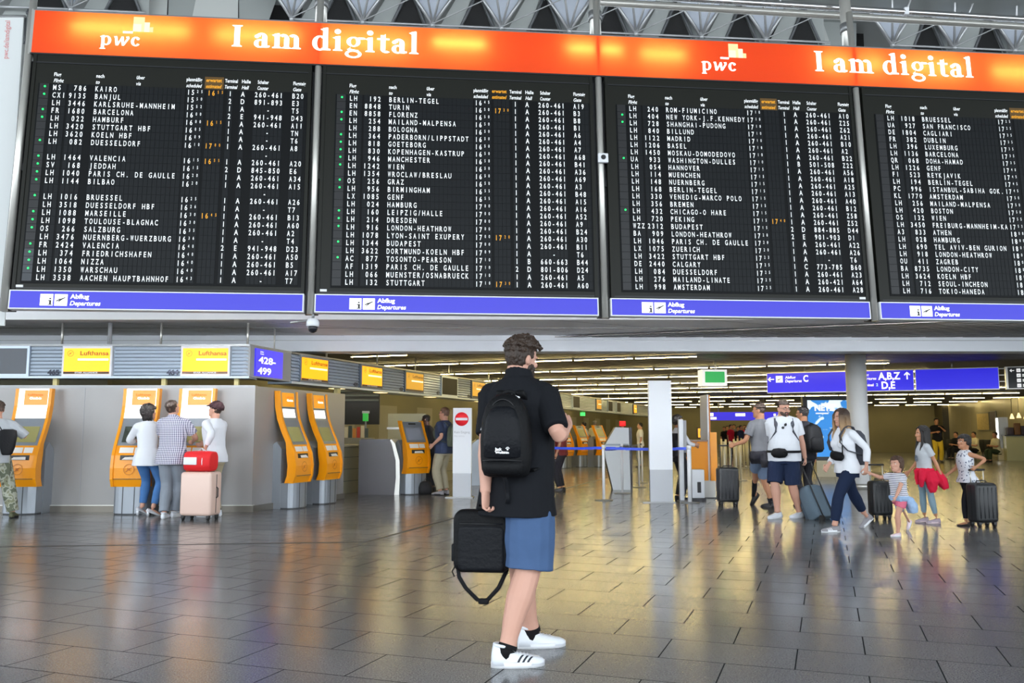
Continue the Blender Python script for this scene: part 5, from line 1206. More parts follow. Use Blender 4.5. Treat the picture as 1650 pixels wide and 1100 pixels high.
def mask_short(front=.35, low=-.35, ear=.25, side=.0, top=0.012):
    def f(d):
        if d.y > .55 and d.z < front + .25: return None
        if d.y > .28 and d.z < front: return None
        if d.z < low: return None
        if d.y > -.22 and d.z < -.06 and abs(d.x) > .62: return None
        return top if d.z > .5 else side
    return f
def fabric(n, c, bump=.25, bscale=14, rough=.85, var=.0): return mat('fabric_' + n, c, rough, bump=bump, bscale=bscale, spec=.2, var=var, vscale=5)
def pattern(name, build):
    if name in MATS: return MATS[name]
    m = bpy.data.materials.new(name); m.use_nodes = True; MATS[name] = m; nt, b = nodes_of(m); b.inputs['Roughness'].default_value = .85
    tc = nt.nodes.new('ShaderNodeTexCoord'); sp = nt.nodes.new('ShaderNodeSeparateXYZ'); nt.links.new(tc.outputs['Object'], sp.inputs[0]); build(nt, b, tc, sp); return m
def stripes_z(nt, b, tc, sp, period, duty, c0, c1):
    f = math_node(nt, 'LESS_THAN', math_node(nt, 'FRACT', math_node(nt, 'MULTIPLY', sp.outputs[2], 1 / period)), duty)
    nt.links.new(mix_rgb(nt, f, lin(c0), lin(c1)), b.inputs['Base Color'])
# ------------------------------------------------------------------ the cast
def L(pos, hd, P): return Matrix.Rotation(-math.radians(hd), 3, 'Z') @ (Vector(P) - V(pos.x, pos.y, 0))
def lf(pos, hd, px, py, yaw, pit=0, z=0.0):
    q = L(pos, hd, on_z(px, py, z)); return (q.x, q.y, yaw - hd, pit, z)
def lh(pos, hd, px, py, d): return L(pos, hd, at_y(px, py, d))
H_DBROWN = hair_mat('dark_brown', '#33241a'); H_BLACK = hair_mat('black', '#17110f'); H_GREY = hair_mat('grey', '#7a746c'); H_BROWN = hair_mat('brown', '#4a3323')
def ombre():
    m = hair_mat('ombre', '#6b4c34'); nt, b = nodes_of(m); tc = nt.nodes.new('ShaderNodeTexCoord'); sp = nt.nodes.new('ShaderNodeSeparateXYZ'); nt.links.new(tc.outputs['Object'], sp.inputs[0])
    r = nt.nodes.new('ShaderNodeMapRange'); r.inputs[1].default_value = 1.52; r.inputs[2].default_value = 1.36; nt.links.new(sp.outputs[2], r.inputs[0]); nt.links.new(mix_rgb(nt, r.outputs[0], lin('#3a281d'), lin('#a5845e')), b.inputs['Base Color']); return m
H_OMBRE = ombre()
F_BLACK = fabric('black_polo', '#16181d', .3, 18); F_SHORTS = fabric('steel_blue', '#475f85', .3, 9, var=.06); F_WHITE = fabric('white_cotton', '#e4e6ec', .3, 9); F_NAVY = fabric('navy', '#1c2740', .3, 10); F_GREY = fabric('grey_marl', '#75767a', .3, 10); F_KHAKI = fabric('khaki', '#a39c86', .35, 9); F_JEAN = fabric('denim_blue', '#4a76ad', .3, 10, var=.12); F_GTROU = fabric('grey_trousers', '#858d97', .3, 9); F_BEIGE = fabric('beige', '#b3a88c', .3, 9); F_DKNAVY = fabric('navy_polo', '#232d44', .3, 10); F_LEG = fabric('pale_blue_leggings', '#8fa9b6', .3, 10); F_PINK = fabric('pink_shorts', '#d86f86', .3, 10); F_SILVER = fabric('grey_tee', '#b9bdc2', .25, 10); F_RED = fabric('red_jacket', '#d2203f', .35, 10); F_LBLUE = fabric('light_blue_jacket', '#9db7d8', .35, 10); F_DBLACK = fabric('dark_cloth', '#1d1d22', .3, 10); F_BAG = fabric('black_nylon', '#0b0c0f', .2, 60, rough=.6); F_BAG2 = fabric('black_nylon_panel', '#111318', .25, 40, rough=.55); F_OLIVE = fabric('olive_pack', '#4f5446', .3, 30); F_GPACK = fabric('grey_pack', '#4b4d55', .3, 30)
def checks(nt, b, tc, sp):
    fx_ = math_node(nt, 'LESS_THAN', math_node(nt, 'FRACT', math_node(nt, 'MULTIPLY', sp.outputs[0], 38)), .5); fz = math_node(nt, 'LESS_THAN', math_node(nt, 'FRACT', math_node(nt, 'MULTIPLY', sp.outputs[2], 38)), .5)
    s_ = math_node(nt, 'MULTIPLY', math_node(nt, 'ADD', fx_, fz), .5); r = nt.nodes.new('ShaderNodeValToRGB'); r.color_ramp.elements[0].color = (*lin('#e6e4ee'), 1); r.color_ramp.elements[1].color = (*lin('#2b2750'), 1); nt.links.new(s_, r.inputs['Fac']); nt.links.new(r.outputs['Color'], b.inputs['Base Color'])
F_CHECK = pattern('fabric_checked', checks); F_STRIPE = pattern('fabric_striped', lambda nt, b, tc, sp: stripes_z(nt, b, tc, sp, .022, .38, '#eceaf0', '#2b3148'))
def dots(nt, b, tc, sp):
    v = nt.nodes.new('ShaderNodeTexVoronoi'); v.inputs['Scale'].default_value = 30; nt.links.new(tc.outputs['Object'], v.inputs['Vector']); f = math_node(nt, 'LESS_THAN', v.outputs['Distance'], .30); nt.links.new(mix_rgb(nt, f, lin('#d9dbe2'), lin('#4c5570')), b.inputs['Base Color'])
F_DOTS = pattern('fabric_dotted', dots)
def camo(nt, b, tc, sp):
    n = nt.nodes.new('ShaderNodeTexNoise'); n.inputs['Scale'].default_value = 11; n.inputs['Detail'].default_value = 1.5; nt.links.new(tc.outputs['Object'], n.inputs['Vector']); r = nt.nodes.new('ShaderNodeValToRGB'); r.color_ramp.interpolation = 'CONSTANT'
    e = r.color_ramp.elements; e[0].color = (*lin('#5c6250'), 1); e[1].position = .45; e[1].color = (*lin('#a3a596'), 1); q = e.new(.55); q.color = (*lin('#7d7f66'), 1); q = e.new(.64); q.color = (*lin('#48443a'), 1); nt.links.new(n.outputs['Fac'], r.inputs['Fac']); nt.links.new(r.outputs['Color'], b.inputs['Base Color'])
F_CAMO = pattern('fabric_camouflage', camo)
M_SHOEW = mat('white_leather', '#e3e7ee', .4, bump=.08, bscale=60); M_STRIPE = mat('shoe_stripe', '#1b1f2c', .5); M_SOLEL = mat('sole_line', '#5c6070', .6)

# ---- the man in the foreground
hd = -42.0; pos = on_z(835, 1060)
P = Person('foreground man in black polo and blue shorts, seen from behind, watching the boards', pos, hd, H=1.85, w=1.05, sh=.88, belly=.04, twist=26, lean=2, skin='pale', v=.0058, lw=1.25, aw=1.12, hk=.94, nk=-.022,
           feet={'R': lf(pos, hd, 817, 1074, -82), 'L': lf(pos, hd, 857, 1043, -74)}, head=(-6, 8, 0),
           hands={'L': dict(w=lh(pos, hd, 782, 795, 4.93), pole=V(-.1, -1, 0), curl=.95, dir=V(.05, .05, -1), palm=V(1, .2, 0)), 'R': dict(w=lh(pos, hd, 914, 684, 5.08), pole=V(.75, -.6, -1), curl=1.1, palm=V(-1, .2, 0), thumb=V(-.6, -.6, .5))},
           knee={'R': V(.15, 1, 0), 'L': V(.1, 1, 0)}).build_body()
MAN = P
P.top(F_BLACK, hem=.765, sleeve=.80, e=.020, es=.012, ee=.020, flare=.022, collar=.034, disp=(.010, 5, 3.2), name='polo_shirt')
P.bottoms(F_SHORTS, to=1.0, waist=.98, e=.016, e0=.030, e1=.058, name='shorts', disp=(.008, 9, 5))
mh = mask_short(.40, -.72, top=.018, side=.004)
P.hair(H_DBROWN, lambda d: (mh(d) + (.022 * max(0, d.y + .35) if d.z > .45 else 0)) if mh(d) is not None else None, r=.0075, n=1700, seed=4, off=.000, v=.0042, smooth=1, jit=.014)
P.hair(H_DBROWN, lambda d: (True if (d.z < -.42 and d.y > .12 and abs(d.x) + abs(d.y) > .3) else None), r=.011, off=.0, n=600, name='beard', seed=6, v=.0045)
P.face(brow=H_DBROWN)
P.socks(fabric('black_sock', '#17171a'), 1.945, .004)
P.shoes(M_SHOEW, laces=mat('lace_white', '#cfd2da', .6), stripes=(M_STRIPE, 'R', 1), high=.104)
for sh in [c for c in P.T.children if c.name.startswith('shoe')]:
    pass
# his backpack
ba = math.radians(hd + 26); S = P.s
bp = thing('backpack', 'black daypack with white lettering on the back of the foreground man', 'backpack', (pos.x, pos.y, .075), ba); bp.scale = (.93, 1, .93)
def rring(cx, y, z, w, d): return [(cx + math.copysign(abs(math.cos(a)) ** .55, math.cos(a)) * w, y + math.copysign(abs(math.sin(a)) ** .7, math.sin(a)) * d, z) for a in [2 * PI * i / 28 for i in range(28)]]
def loft(mb, rings, m):
    k = mb.mi(m); R = [[mb.bm.verts.new(mb.T @ Vector(p)) for p in r] for r in rings]; n = len(R[0])
    for A, B in zip(R, R[1:]):
        for j in range(n): f = mb.bm.faces.new((A[j], A[(j + 1) % n], B[(j + 1) % n], B[j])); f.material_index = k; f.smooth = True
    mb.bm.faces.new(R[0][::-1]).material_index = k; mb.bm.faces.new(R[-1]).material_index = k
yb = -.245
m = MB(); loft(m, [rring(0, yb, z, w, d) for z, w, d in ((1.025, .105, .05), (1.035, .13, .072), (1.07, .143, .088), (1.14, .150, .095), (1.25, .152, .095), (1.36, .144, .088), (1.44, .122, .072), (1.485, .092, .055), (1.51, .055, .035), (1.518, .02, .015))], F_BAG); m.build('main_compartment', bp)
m = MB(); loft(m, [rring(0, yb - .055, z, w, d) for z, w, d in ((1.135, .105, .040), (1.145, .118, .052), (1.25, .120, .056), (1.36, .108, .050), (1.42, .08, .04), (1.44, .05, .02))], F_BAG2); m.build('front_panel', bp)
m = MB(); loft(m, [rring(0, yb - .05, z, w, d) for z, w, d in ((1.04, .10, .04), (1.05, .118, .055), (1.09, .125, .062), (1.118, .122, .052), (1.125, .115, .04))], F_BAG); m.build('lower_pocket', bp)
m = MB(); m.tube([(x, yb - .105 + x * x * 2.2, 1.127 - x * x * .4) for x in (-.12, -.06, 0, .06, .12)], .004, M_BLACK, n=6); m.tube([(.128 * math.sin(t), yb - .045 - .02 * math.cos(t), 1.22 + .262 * math.cos(t)) for t in [(-1.4 + 2.8 * i / 20) for i in range(21)]], .0045, M_BLACK, n=6); m.build('zip', bp)
M_PIPE = mat('glowing_piping', '#e8ebef', .4, emit=.1)  # white trim given a slight glow of its own
m = MB(); m.tube([(-.150 + .035 * i / 6 + .012 * (i / 6) ** 2, yb - .025 - .003 * i, 1.30 + .10 * i / 6) for i in range(7)], .0035, M_PIPE, n=6); m.tube([(.115 - .028 * i / 4, yb - .045 + .002 * i, 1.40 + .055 * i / 4) for i in range(5)], .0055, M_PIPE, n=6); m.build('piping', bp)
m = MB(); m.T = Matrix.Translation((.018, yb - .1125, 1.165)); text(m, 'Jack', -.03, .017, .017, M_PIPE, y=0, bold=.05, align='C'); text(m, 'Wolfskin', -.008, 0, .013, M_PIPE, y=0, bold=.05, align='C', width=.085)
for x, z, r in ((.026, .024, .006), (.017, .030, .0032), (.022, .035, .003), (.029, .036, .003), (.035, .031, .003)): m.face([(x + r * math.cos(a), 0, z + r * math.sin(a)) for a in [2 * PI * i / 10 for i in range(10)]], M_PIPE)
m.build('lettering', bp)
for sx in (-1, 1):
    m = MB(); m.tube([(sx * .06, -.16, 1.40 * S + .07), (sx * .075, -.11, 1.475), (sx * .098, -.03, 1.497), (sx * .108, .06, 1.47), (sx * .115, .135, 1.37), (sx * .13, .145, 1.24), (sx * .165, .07, 1.13), (sx * .165, -.08, 1.08), (sx * .13, -.18, 1.06)], (.010, .030), F_BAG, n=10, ref=(0, 0, 1)); m.build('shoulder_strap', bp)
m = MB(); m.tube([(-.03, -.18, 1.495), (-.03, -.19, 1.525), (.0, -.195, 1.535), (.03, -.19, 1.525), (.03, -.18, 1.495)], (.004, .012), F_BAG, n=8, ref=(0, 1, 0)); m.build('carry_loop', bp)
m = MB(); m.tube([(-.005, -.27, 1.03), (-.002, -.235, .99), (.004, -.225, .90), (.0, -.225, .865)], (.003, .013), F_BAG2, n=8, ref=(0, 1, 0)); m.build('hanging_strap', bp)
m = MB(); [m.tube([(.09 + .012 * math.sin(i), yb - .068 + .0, 1.30 - .02 * i), (.098 + .012 * math.sin(i + 1), yb - .066, 1.285 - .02 * i)], .006, mat('zip_puller', '#6c7a78', .4), n=6) for i in range(4)]; [m.tube([(.03 + .02 * i, yb + .01 - .006 * i, 1.512 - .006 * i), (.045 + .02 * i, yb + .0 - .006 * i, 1.506 - .006 * i)], .005, M_PIPE, n=6) for i in range(3)]; m.build('zip_puller', bp)
# his laptop bag
lx = at_y(730, 870, 5.06); rx_ = at_y(822, 870, 5.10); zt = at_y(770, 820, 5.06).z; zb = at_y(770, 921, 5.06).z
lb = thing('laptop_bag', 'black laptop bag with a dangling strap in the left hand of the foreground man', 'bag', (lx.x, 5.02, zb), -.12); W = rx_.x - lx.x; H = zt - zb
def rrect(w, h, r, n=6): return [(cx + r * math.cos(a), cz + r * math.sin(a)) for cx, cz, a0 in ((w - r, r, -PI / 2), (w - r, h - r, 0), (r, h - r, PI / 2), (r, r, PI)) for a in [a0 + PI / 2 * i / n for i in range(n + 1)]]
m = MB()
pr = rrect(W, H, .055); k = 1
def inset(pr, d, w, h): return [(w / 2 + (x - w / 2) * (1 - 2 * d / w), h / 2 + (z - h / 2) * (1 - 2 * d / h)) for x, z in pr]
loft(m, [[(x, y, z) for x, z in inset(pr, d, W, H)] for y, d in ((0, .03), (.006, .012), (.02, .002), (.06, 0), (.10, .002), (.118, .012), (.125, .03))], F_BAG); m.build('bag_body', lb)
m = MB(); loft(m, [[(x + .03, y, z + .012) for x, z in inset(rrect(W - .06, H * .72, .03), d, W - .06, H * .72)] for y, d in ((-.004, .02), (-.003, .006), (.006, .0))], F_BAG2); m.build('front_pocket', lb)
m = MB(); m.tube([(x, -.003, H * .78 + .0) for x in (.04, W / 2, W - .04)], .004, M_BLACK, n=6); m.tube([(-.001, .062, .06), (-.002, .062, H - .07)], .005, M_DARK, n=6); m.build('zip', lb)
hw = L(V(lx.x, 5.02, 0), math.degrees(-.12), MAN.pos + Matrix.Rotation(MAN.heading, 3, 'Z') @ (MAN.arm['L'][2] + V(0.0, 0.0, -.085 * MAN.s)) - V(0, 0, 0)); hz = hw.z - zb
m = MB(); m.tube([(W * .42, .06, H - .01), (W * .46, .06, H + .03), (hw.x - .04, hw.y, hz - .005), (hw.x, hw.y, hz + .004), (hw.x + .045, hw.y, hz - .008), (W * .86, .06, H + .025), (W * .88, .06, H - .01)], (.005, .013), F_BAG, n=8, ref=(0, 1, 0)); m.build('handle', lb)
m = MB(); pts = [(.02, .06, .03), (.03, .05, -.03), (.07, .045, -.09), (.135, .04, -.15), (.165, .04, -.165), (.20, .042, -.15), (.26, .05, -.085), (W - .02, .06, .02)]; m.tube(pts, (.003, .012), F_BAG, n=8, ref=(0, 1, 0)); m.rbox(.145, .205, .025, .055, -.176, -.145, .006, F_BAG); m.build('shoulder_strap', lb)
m = MB(); m.tube([(.005, .06, .03), (-.012, .06, .0), (.0, .06, -.03)], .004, F_BAG, n=6); m.rbox(-.012, .012, .02, .1, .06, .16, .008, F_BAG2); m.build('side_loop', lb)
M_DENS = fabric('denim_shorts', '#6f8099', .3, 10)
MB_ = MB
# ---- luggage builders
def suitcase(loc, rz, label, w=.40, h=.58, d=.24, m0=None, handle=.0, tilt=0.0, wheels=4, group=None, ribs=5, hm=None):
    m0 = m0 or mat('black_shell', '#1b1d20', .4, bump=.1, bscale=200)
    T = thing('suitcase', label, 'suitcase', loc, rz, group); T.rotation_euler = (tilt, 0, rz); z0 = .065
    m = MB(); m.rbox(-w / 2, w / 2, -d / 2, d / 2, z0, z0 + h, min(.05, d * .22), m0, seg=4); o = m.build('shell', T)
    m = MB()
    for i in range(ribs):
        x = (-.38 + .76 * i / max(1, ribs - 1)) * w
        for y in (-d / 2, d / 2): m.rbox(x - .009, x + .009, y - .005, y + .005, z0 + .06, z0 + h - .06, .004, m0, seg=1)
    if ribs: m.build('ribs', o)
    m = MB(); m.box(-w / 2 - .003, w / 2 + .003, -.006, .006, z0 + .04, z0 + h - .04, M_RUBBER); m.box(-w / 2 + .04, w / 2 - .04, -.006, .006, z0 + h - .002, z0 + h + .003, M_RUBBER); m.build('zip_band', o)
    m = MB(); m.tube([(-.08, 0, z0 + h), (-.07, 0, z0 + h + .025), (.07, 0, z0 + h + .025), (.08, 0, z0 + h)], .009, M_BLACK, n=8); m.build('carry_handle', T)
    m = MB(); m.tube([(w / 2, 0, z0 + h * .4), (w / 2 + .025, 0, z0 + h * .43), (w / 2 + .025, 0, z0 + h * .62), (w / 2, 0, z0 + h * .65)], .009, M_BLACK, n=8); m.build('side_handle', T)
    for sx in (-1, 1):
        for sy in ((-1, 1) if wheels == 4 else (1,)):
            x, y = sx * (w / 2 - .05), sy * (d / 2 - .05); m = MB(); m.box(x - .022, x + .022, y - .022, y + .022, .04, z0 + .02, M_BLACK); q = m.build('caster', T); m = MB(); m.tube([(x - .014, y, .027), (x + .014, y, .027)], .027, M_RUBBER, n=14); m.build('wheel', q)
    if handle:
        m = MB(); y = d * .3
        for sx in (-.10, .10): m.tube([(sx, y, z0 + h - .02), (sx, y, z0 + h + handle)], .008, hm or M_STEEL, n=8)
        m.tube([(-.12, y, z0 + h + handle), (.12, y, z0 + h + handle)], .014, M_BLACK, n=10); m.build('telescopic_handle', T)
    return T
def person_at(label, px, py, hd, top, **kw):
    pos = on_z(px, py); d = pos.y; H = at_y(px, top, d).z - kw.pop('bare', .02); return pos, d, H
def frame_of(P, extra_twist=0): return thing
def worn_pack(P, label, m0, w=.14, h=.44, d=.09, z=1.20, m1=None, dep=.13):
    T = thing('backpack', label, 'backpack', P.pos, P.heading + P.twist); T.scale = (P.s,) * 3; y = -dep - d
    lean = Matrix.Translation((0, 0, .97)) @ Matrix.Rotation(-P.lean, 4, 'X') @ Matrix.Translation((0, 0, -.97))
    m = MB(); m.T = lean; loft(m, [rring(0, y, z - h / 2 + h * t, w * a, d * b) for t, a, b in ((0, .7, .6), (.03, .9, .85), (.2, 1, 1), (.6, .98, .98), (.85, .85, .8), (.97, .5, .5), (1, .2, .2))], m0); m.build('main_compartment', T)
    m = MB(); m.T = lean; loft(m, [rring(0, y - d * .6, z - h / 2 + h * t, w * a, d * b) for t, a, b in ((.06, .6, .4), (.1, .8, .6), (.45, .8, .62), (.55, .6, .4))], m1 or m0); m.build('front_pocket', T)
    for sx in (-1, 1):
        m = MB(); m.T = lean; fy = .118 * (1 + (P.w - 1) * .8) + .034 + (.01 if P.fem else 0); m.tube([(sx * .07, -.15, 1.40), (sx * .095, -.10, 1.475), (sx * .105, -.01, 1.502), (sx * .115, .07, 1.475), (sx * .12, fy - .012, 1.38), (sx * .125, fy, 1.28), (sx * .165 * P.w, fy * .6, 1.16), (sx * .19 * P.w, -.03, 1.11), (sx * .15, -.15, 1.07)], (.008, .026), m0, n=8, ref=(0, 0, 1)); m.build('shoulder_strap', T)
    return T
SH_BLACK = mat('shoe_black', '#1b1b1d', .5); SH_GREY = mat('shoe_grey', '#8f8d92', .6, bump=.1, bscale=80); SH_PINKW = mat('shoe_pale_pink', '#e4cfd4', .5); SH_SANDAL = mat('sandal_brown', '#3a2d28', .5)

# ---- people at the kiosks on the left
hd = 25; pos = on_z(233, 831)
P = Person('woman in white blouse and jeans with dark bobbed hair at the left kiosk', pos, hd, H=at_y(240, 650, pos.y).z, fem=True, w=.98, v=.0075, skin='fair', head=(-62, -8, 0), lean=3,
           feet={'L': lf(pos, hd, 224, 830, hd + 6 - 60, 30, .0), 'R': lf(pos, hd, 242, 831, hd - 75, 24, .0)},
           hands={'L': dict(w=V(-.10, .33, 1.14), pole=V(-1, -.4, -.5), curl=.5), 'R': dict(w=V(.08, .36, 1.10), pole=V(1, -.3, -.6), curl=.5)}).build_body()
P.top(F_WHITE, hem=.80, sleeve=1.45, e=.024, es=.024, ee=.022, flare=.03, name='blouse'); P.bottoms(F_JEAN, to=1.86, e=.014, e0=.012, e1=.020, name='jeans')
P.hair(H_BLACK, lambda d: (.02 if not (d.y > .35 and d.z < .45) and d.z > -.75 and not (d.y > .1 and d.z < -.2) else None), r=.020, n=420, locks=[([(x, y, .10), (x * 1.05, y * 1.02, .03), (x * .8, y * .9, -.045)], [.028, .024, .010]) for x, y in ((-.06, -.05), (-.03, -.085), (0, -.095), (.03, -.085), (.06, -.05), (.075, -.01), (-.075, -.01))])
P.shoes(mat('shoe_silver', '#cfcdd4', .3, .4), sandals=True, name='sandal', sole=mat('sandal_wedge', '#d9dbe0', .3, .3))
for k in 'LR':
    M = P.foot_matrix(k); m = MB(); m.tube([M @ V(0, -.055, .03), M @ V(0, -.075, .03) + V(0, 0, 0)], [.02, .02], M_WHITE, n=6); b = M @ V(0, -.05, .02); m.tube([b, V(b.x, b.y, .002)], [.024, .018], MATS['sandal_wedge'], n=10); m.build('heel', P.T)
hd = -4; pos = on_z(273, 834)
P = Person('man in a checked short-sleeved shirt and grey trousers at the kiosks', pos, hd, H=at_y(280, 641, pos.y).z, w=1.08, v=.0075, skin='fair', head=(-12, -28, 0), lean=2, belly=.03, lw=1.05,
           feet={'L': lf(pos, hd, 264, 835, 6), 'R': lf(pos, hd, 281, 833, -10)}, hands={'L': dict(w=V(-.12, .38, 1.16), pole=V(-1, -.5, -.5), curl=.5), 'R': dict(w=V(.16, .36, 1.14), pole=V(1, -.5, -.5), curl=.5)}).build_body()
P.top(F_CHECK, hem=.80, sleeve=.72, e=.022, es=.02, ee=.032, flare=.03, collar=.02); P.bottoms(F_GTROU, to=1.985, e=.014, e0=.016, e1=.036); P.hair(H_DBROWN, mask_short(.35, -.5, top=.008), r=.011, n=500, off=.0); P.shoes(M_SHOEW)
hd = 64; pos = on_z(342, 832)
P = Person('man in white sweater and dark cap standing right of the two at the kiosks', pos, hd, H=at_y(338, 645, pos.y).z, w=.98, v=.0075, skin='fair', head=(8, -14, 0), lean=4,
           hands={'L': dict(w=lh(pos, hd, 331, 722, pos.y - .30), pole=V(-.4, -1, -.2), curl=.9), 'R': dict(w=V(.15, .36, 1.10), pole=V(1, -.5, -.5), curl=.5)}).build_body()
CAPMAN = P
P.top(F_WHITE, hem=.84, sleeve=1.75, e=.022, es=.018, ee=.016, flare=.02, name='sweater'); P.bottoms(F_BEIGE, to=1.95, e=.014, e0=.014, e1=.03); P.hair(H_DBROWN, mask_short(.3, -.5), r=.010, n=400, off=.0); P.shoes(M_SHOEW); P.face()
F_CAP = fabric('dark_cap', '#2f1d20', .2, 30)
m = MB(); M = P.HM
for i in range(1): pass
P.hair(F_CAP, lambda d: (.012 if d.z > .28 + .12 * d.y else None), r=.018, n=500, name='cap', extra=[([(x, .075, .172 - abs(x) * .2), (x * .9, .125, .165 - abs(x) * .2), (x * .6, .155, .158 - abs(x) * .2)], [.012, .008, .005]) for x in (-.06, -.03, 0, .03, .06)])
hd = 35; pos = on_z(-14, 836)
P = Person('person in camouflage trousers cut off by the left picture edge', pos, hd, H=1.76, w=1.0, v=.0085, skin='fair', lean=2,
           feet={'R': lf(pos, hd, 20, 834, 10), 'L': lf(pos, hd, -30, 835, 40)}, hands={'R': dict(w=lh(pos, hd, 17, 697, pos.y + .2), pole=V(1, -.6, -.4), curl=.5)}).build_body()
P.top(F_SILVER, hem=.84, sleeve=1.0, e=.02, es=.03, ee=.04); P.bottoms(F_CAMO, to=1.97, e=.016, e0=.03, e1=.05); P.hair(H_DBROWN, mask_short(), r=.011); P.shoes(mat('boot_olive', '#54563c', .7), sole=M_RUBBER)
q = L(pos, hd, at_y(13, 712, pos.y - .12)); T = thing('shoulder_bag', 'black shoulder bag at the hip of the person in camouflage trousers', 'bag', at_y(11, 733, pos.y - .16), math.radians(20))
m = MB(); loft(m, [rring(0, 0, z, w, .07) for z, w in ((0, .05), (.02, .07), (.12, .10), (.28, .12), (.36, .11), (.38, .06))], F_BAG); m.build('bag_body', T); m = MB(); m.tube([(-.08, 0, .36), (-.2, .03, .55), (-.3, .06, .75)], (.004, .018), F_BAG, n=8); m.build('strap', T); m = MB(); m.tube([(.05, 0, .02), (.06, 0, -.15), (.055, 0, -.32)], (.003, .008), F_BAG, n=6); m.build('hanging_strap', T)
# pink suitcase with red bag on top
c = on_z(318, 838); a = -.20
suitcase((c.x, c.y + .1, 0), a, 'large pale pink hard-shell suitcase standing behind the man in the cap', w=.50, h=.635, d=.33, m0=mat('pink_shell', '#e2c3b5', .4, coat=.2), ribs=0)
T = thing('travel_bag', 'red holdall with white trim lying on the pale pink suitcase', 'bag', (c.x - .01, c.y + .08, .703), a)
F_REDBAG = fabric('red_bag', '#d8282c', .15, 40, rough=.5)
m = MB(); loft(m, [[(x, y, z) for (_, y, z) in [(0, math.copysign(abs(math.cos(t)) ** .6, math.cos(t)) * .14 * g, .15 + math.copysign(abs(math.sin(t)) ** .6, math.sin(t)) * .15 * g) for t in [2 * PI * i / 24 for i in range(24)]]] for x, g in ((-.215, .80), (-.20, .95), (-.1, 1.0), (.1, 1), (.20, .95), (.215, .80))], F_REDBAG); m.build('bag_body', T)
m = MB(); m.tube([(x, math.cos(t) * .142, .15 + math.sin(t) * .152) for x in (.1,) for t in [2 * PI * i / 20 for i in range(20)]], .006, M_WHITE, n=6, closed=True); m.rbox(-.19, .02, -.158, -.135, .10, .21, .01, M_WHITE); m.build('white_trim', T)
hl = L(V(T.location.x, T.location.y, 0), math.degrees(a), CAPMAN.pos + Matrix.Rotation(CAPMAN.heading, 3, 'Z') @ (CAPMAN.arm['L'][2])); hz = max(.34, hl.z - .703 - .07)
m = MB(); [m.tube([(-.12, y, .27), (-.05, y * .6, hz * .8), (hl.x, hl.y * .5, hz), (.08, y * .6, hz * .8), (.13, y, .27)], .009, M_WHITE, n=8) for y in (-.08, .06)]; m.build('handles', T)

# ---- at the short kiosk
hd = 62; pos = on_z(714, 797)
P = Person('man in navy polo and khaki trousers with an olive rucksack at the short kiosk', pos, hd, H=at_y(715, 655, pos.y).z, w=1.08, v=.009, skin='fair', head=(6, -6, 0), belly=.03, lw=1.1, hands={'L': dict(w=lh(pos, hd, 698, 716, pos.y - .25), pole=V(-.3, -1, -.2), curl=.5)}).build_body()
P.top(F_DKNAVY, hem=.84, sleeve=.8, e=.02, es=.022, ee=.036, flare=.02); P.bottoms(F_KHAKI, to=1.94, e=.014, e0=.02, e1=.035); P.hair(H_BROWN, mask_short(.4, -.45, top=.01), r=.012); P.shoes(SH_GREY, sole=SH_BLACK); P.face(glasses=M_DARK); worn_pack(P, 'olive rucksack on the back of the man in the navy polo', F_OLIVE)
hd = 70; pos = on_z(694, 791)
P = Person('person in dark jacket leaning to the short kiosk behind the man in navy', pos, hd, H=1.70, w=1.0, v=.010, skin='dark', lean=14, hands={'L': dict(w=lh(pos, hd, 672, 709, pos.y - .1), pole=V(-.5, -.5, -1), curl=.4), 'R': dict(w=lh(pos, hd, 675, 703, pos.y + .25), pole=V(.5, -.5, -1), curl=.4)}).build_body()
P.top(F_DBLACK, hem=.84, sleeve=1.8, e=.022, es=.018, ee=.018, name='jacket'); P.bottoms(F_DBLACK, to=1.95, e1=.03); P.hair(H_BLACK, mask_short(.3, -.3), r=.009, off=0); P.shoes(SH_BLACK, sole=SH_BLACK)
c = on_z(685, 796); T = thing('rucksack', 'small black rucksack on the floor beside the short kiosk', 'bag', c, .3); m = MB(); loft(m, [rring(0, 0, z, w, d) for z, w, d in ((0, .13, .08), (.02, .15, .10), (.15, .15, .10), (.24, .11, .07), (.27, .05, .03))], F_BAG); m.build('bag_body', T); m = MB(); m.tube([(-.04, 0, .25), (0, 0, .32), (.04, 0, .25)], (.004, .012), F_BAG, n=6); m.build('carry_loop', T)

# ---- staff member by the white pillar
hd = -78; pos = on_z(1096, 806)
P = Person('staff member in dark waistcoat and white shirt, partly behind the tall white pillar', pos, hd, H=at_y(1091, 667, pos.y).z, fem=True, v=.009, skin='tan', head=(0, -10, 0), hands={'R': dict(w=V(.12, .30, 1.02), pole=V(1, -.6, -.5), curl=.5), 'L': dict(w=V(-.10, .34, 1.05), pole=V(-1, -.4, -.5), curl=.5)}).build_body()
P.top(F_WHITE, hem=.90, sleeve=1.6, e=.018, es=.016, ee=.016); P.bottoms(F_DBLACK, to=1.95, e1=.03, waist=1.04)
mb = MB(); P.torso(mb, .90, 1.40, .026, F_DBLACK); vox(mb, 'waistcoat', P.T, .009); P.face()
P.hair(H_BLACK, lambda d: (.014 if not (d.y > .35 and d.z < .45) and d.z > -.7 and not (d.y > .15 and d.z < -.1) else None), r=.018, n=350); P.shoes(SH_BLACK, sole=SH_BLACK)

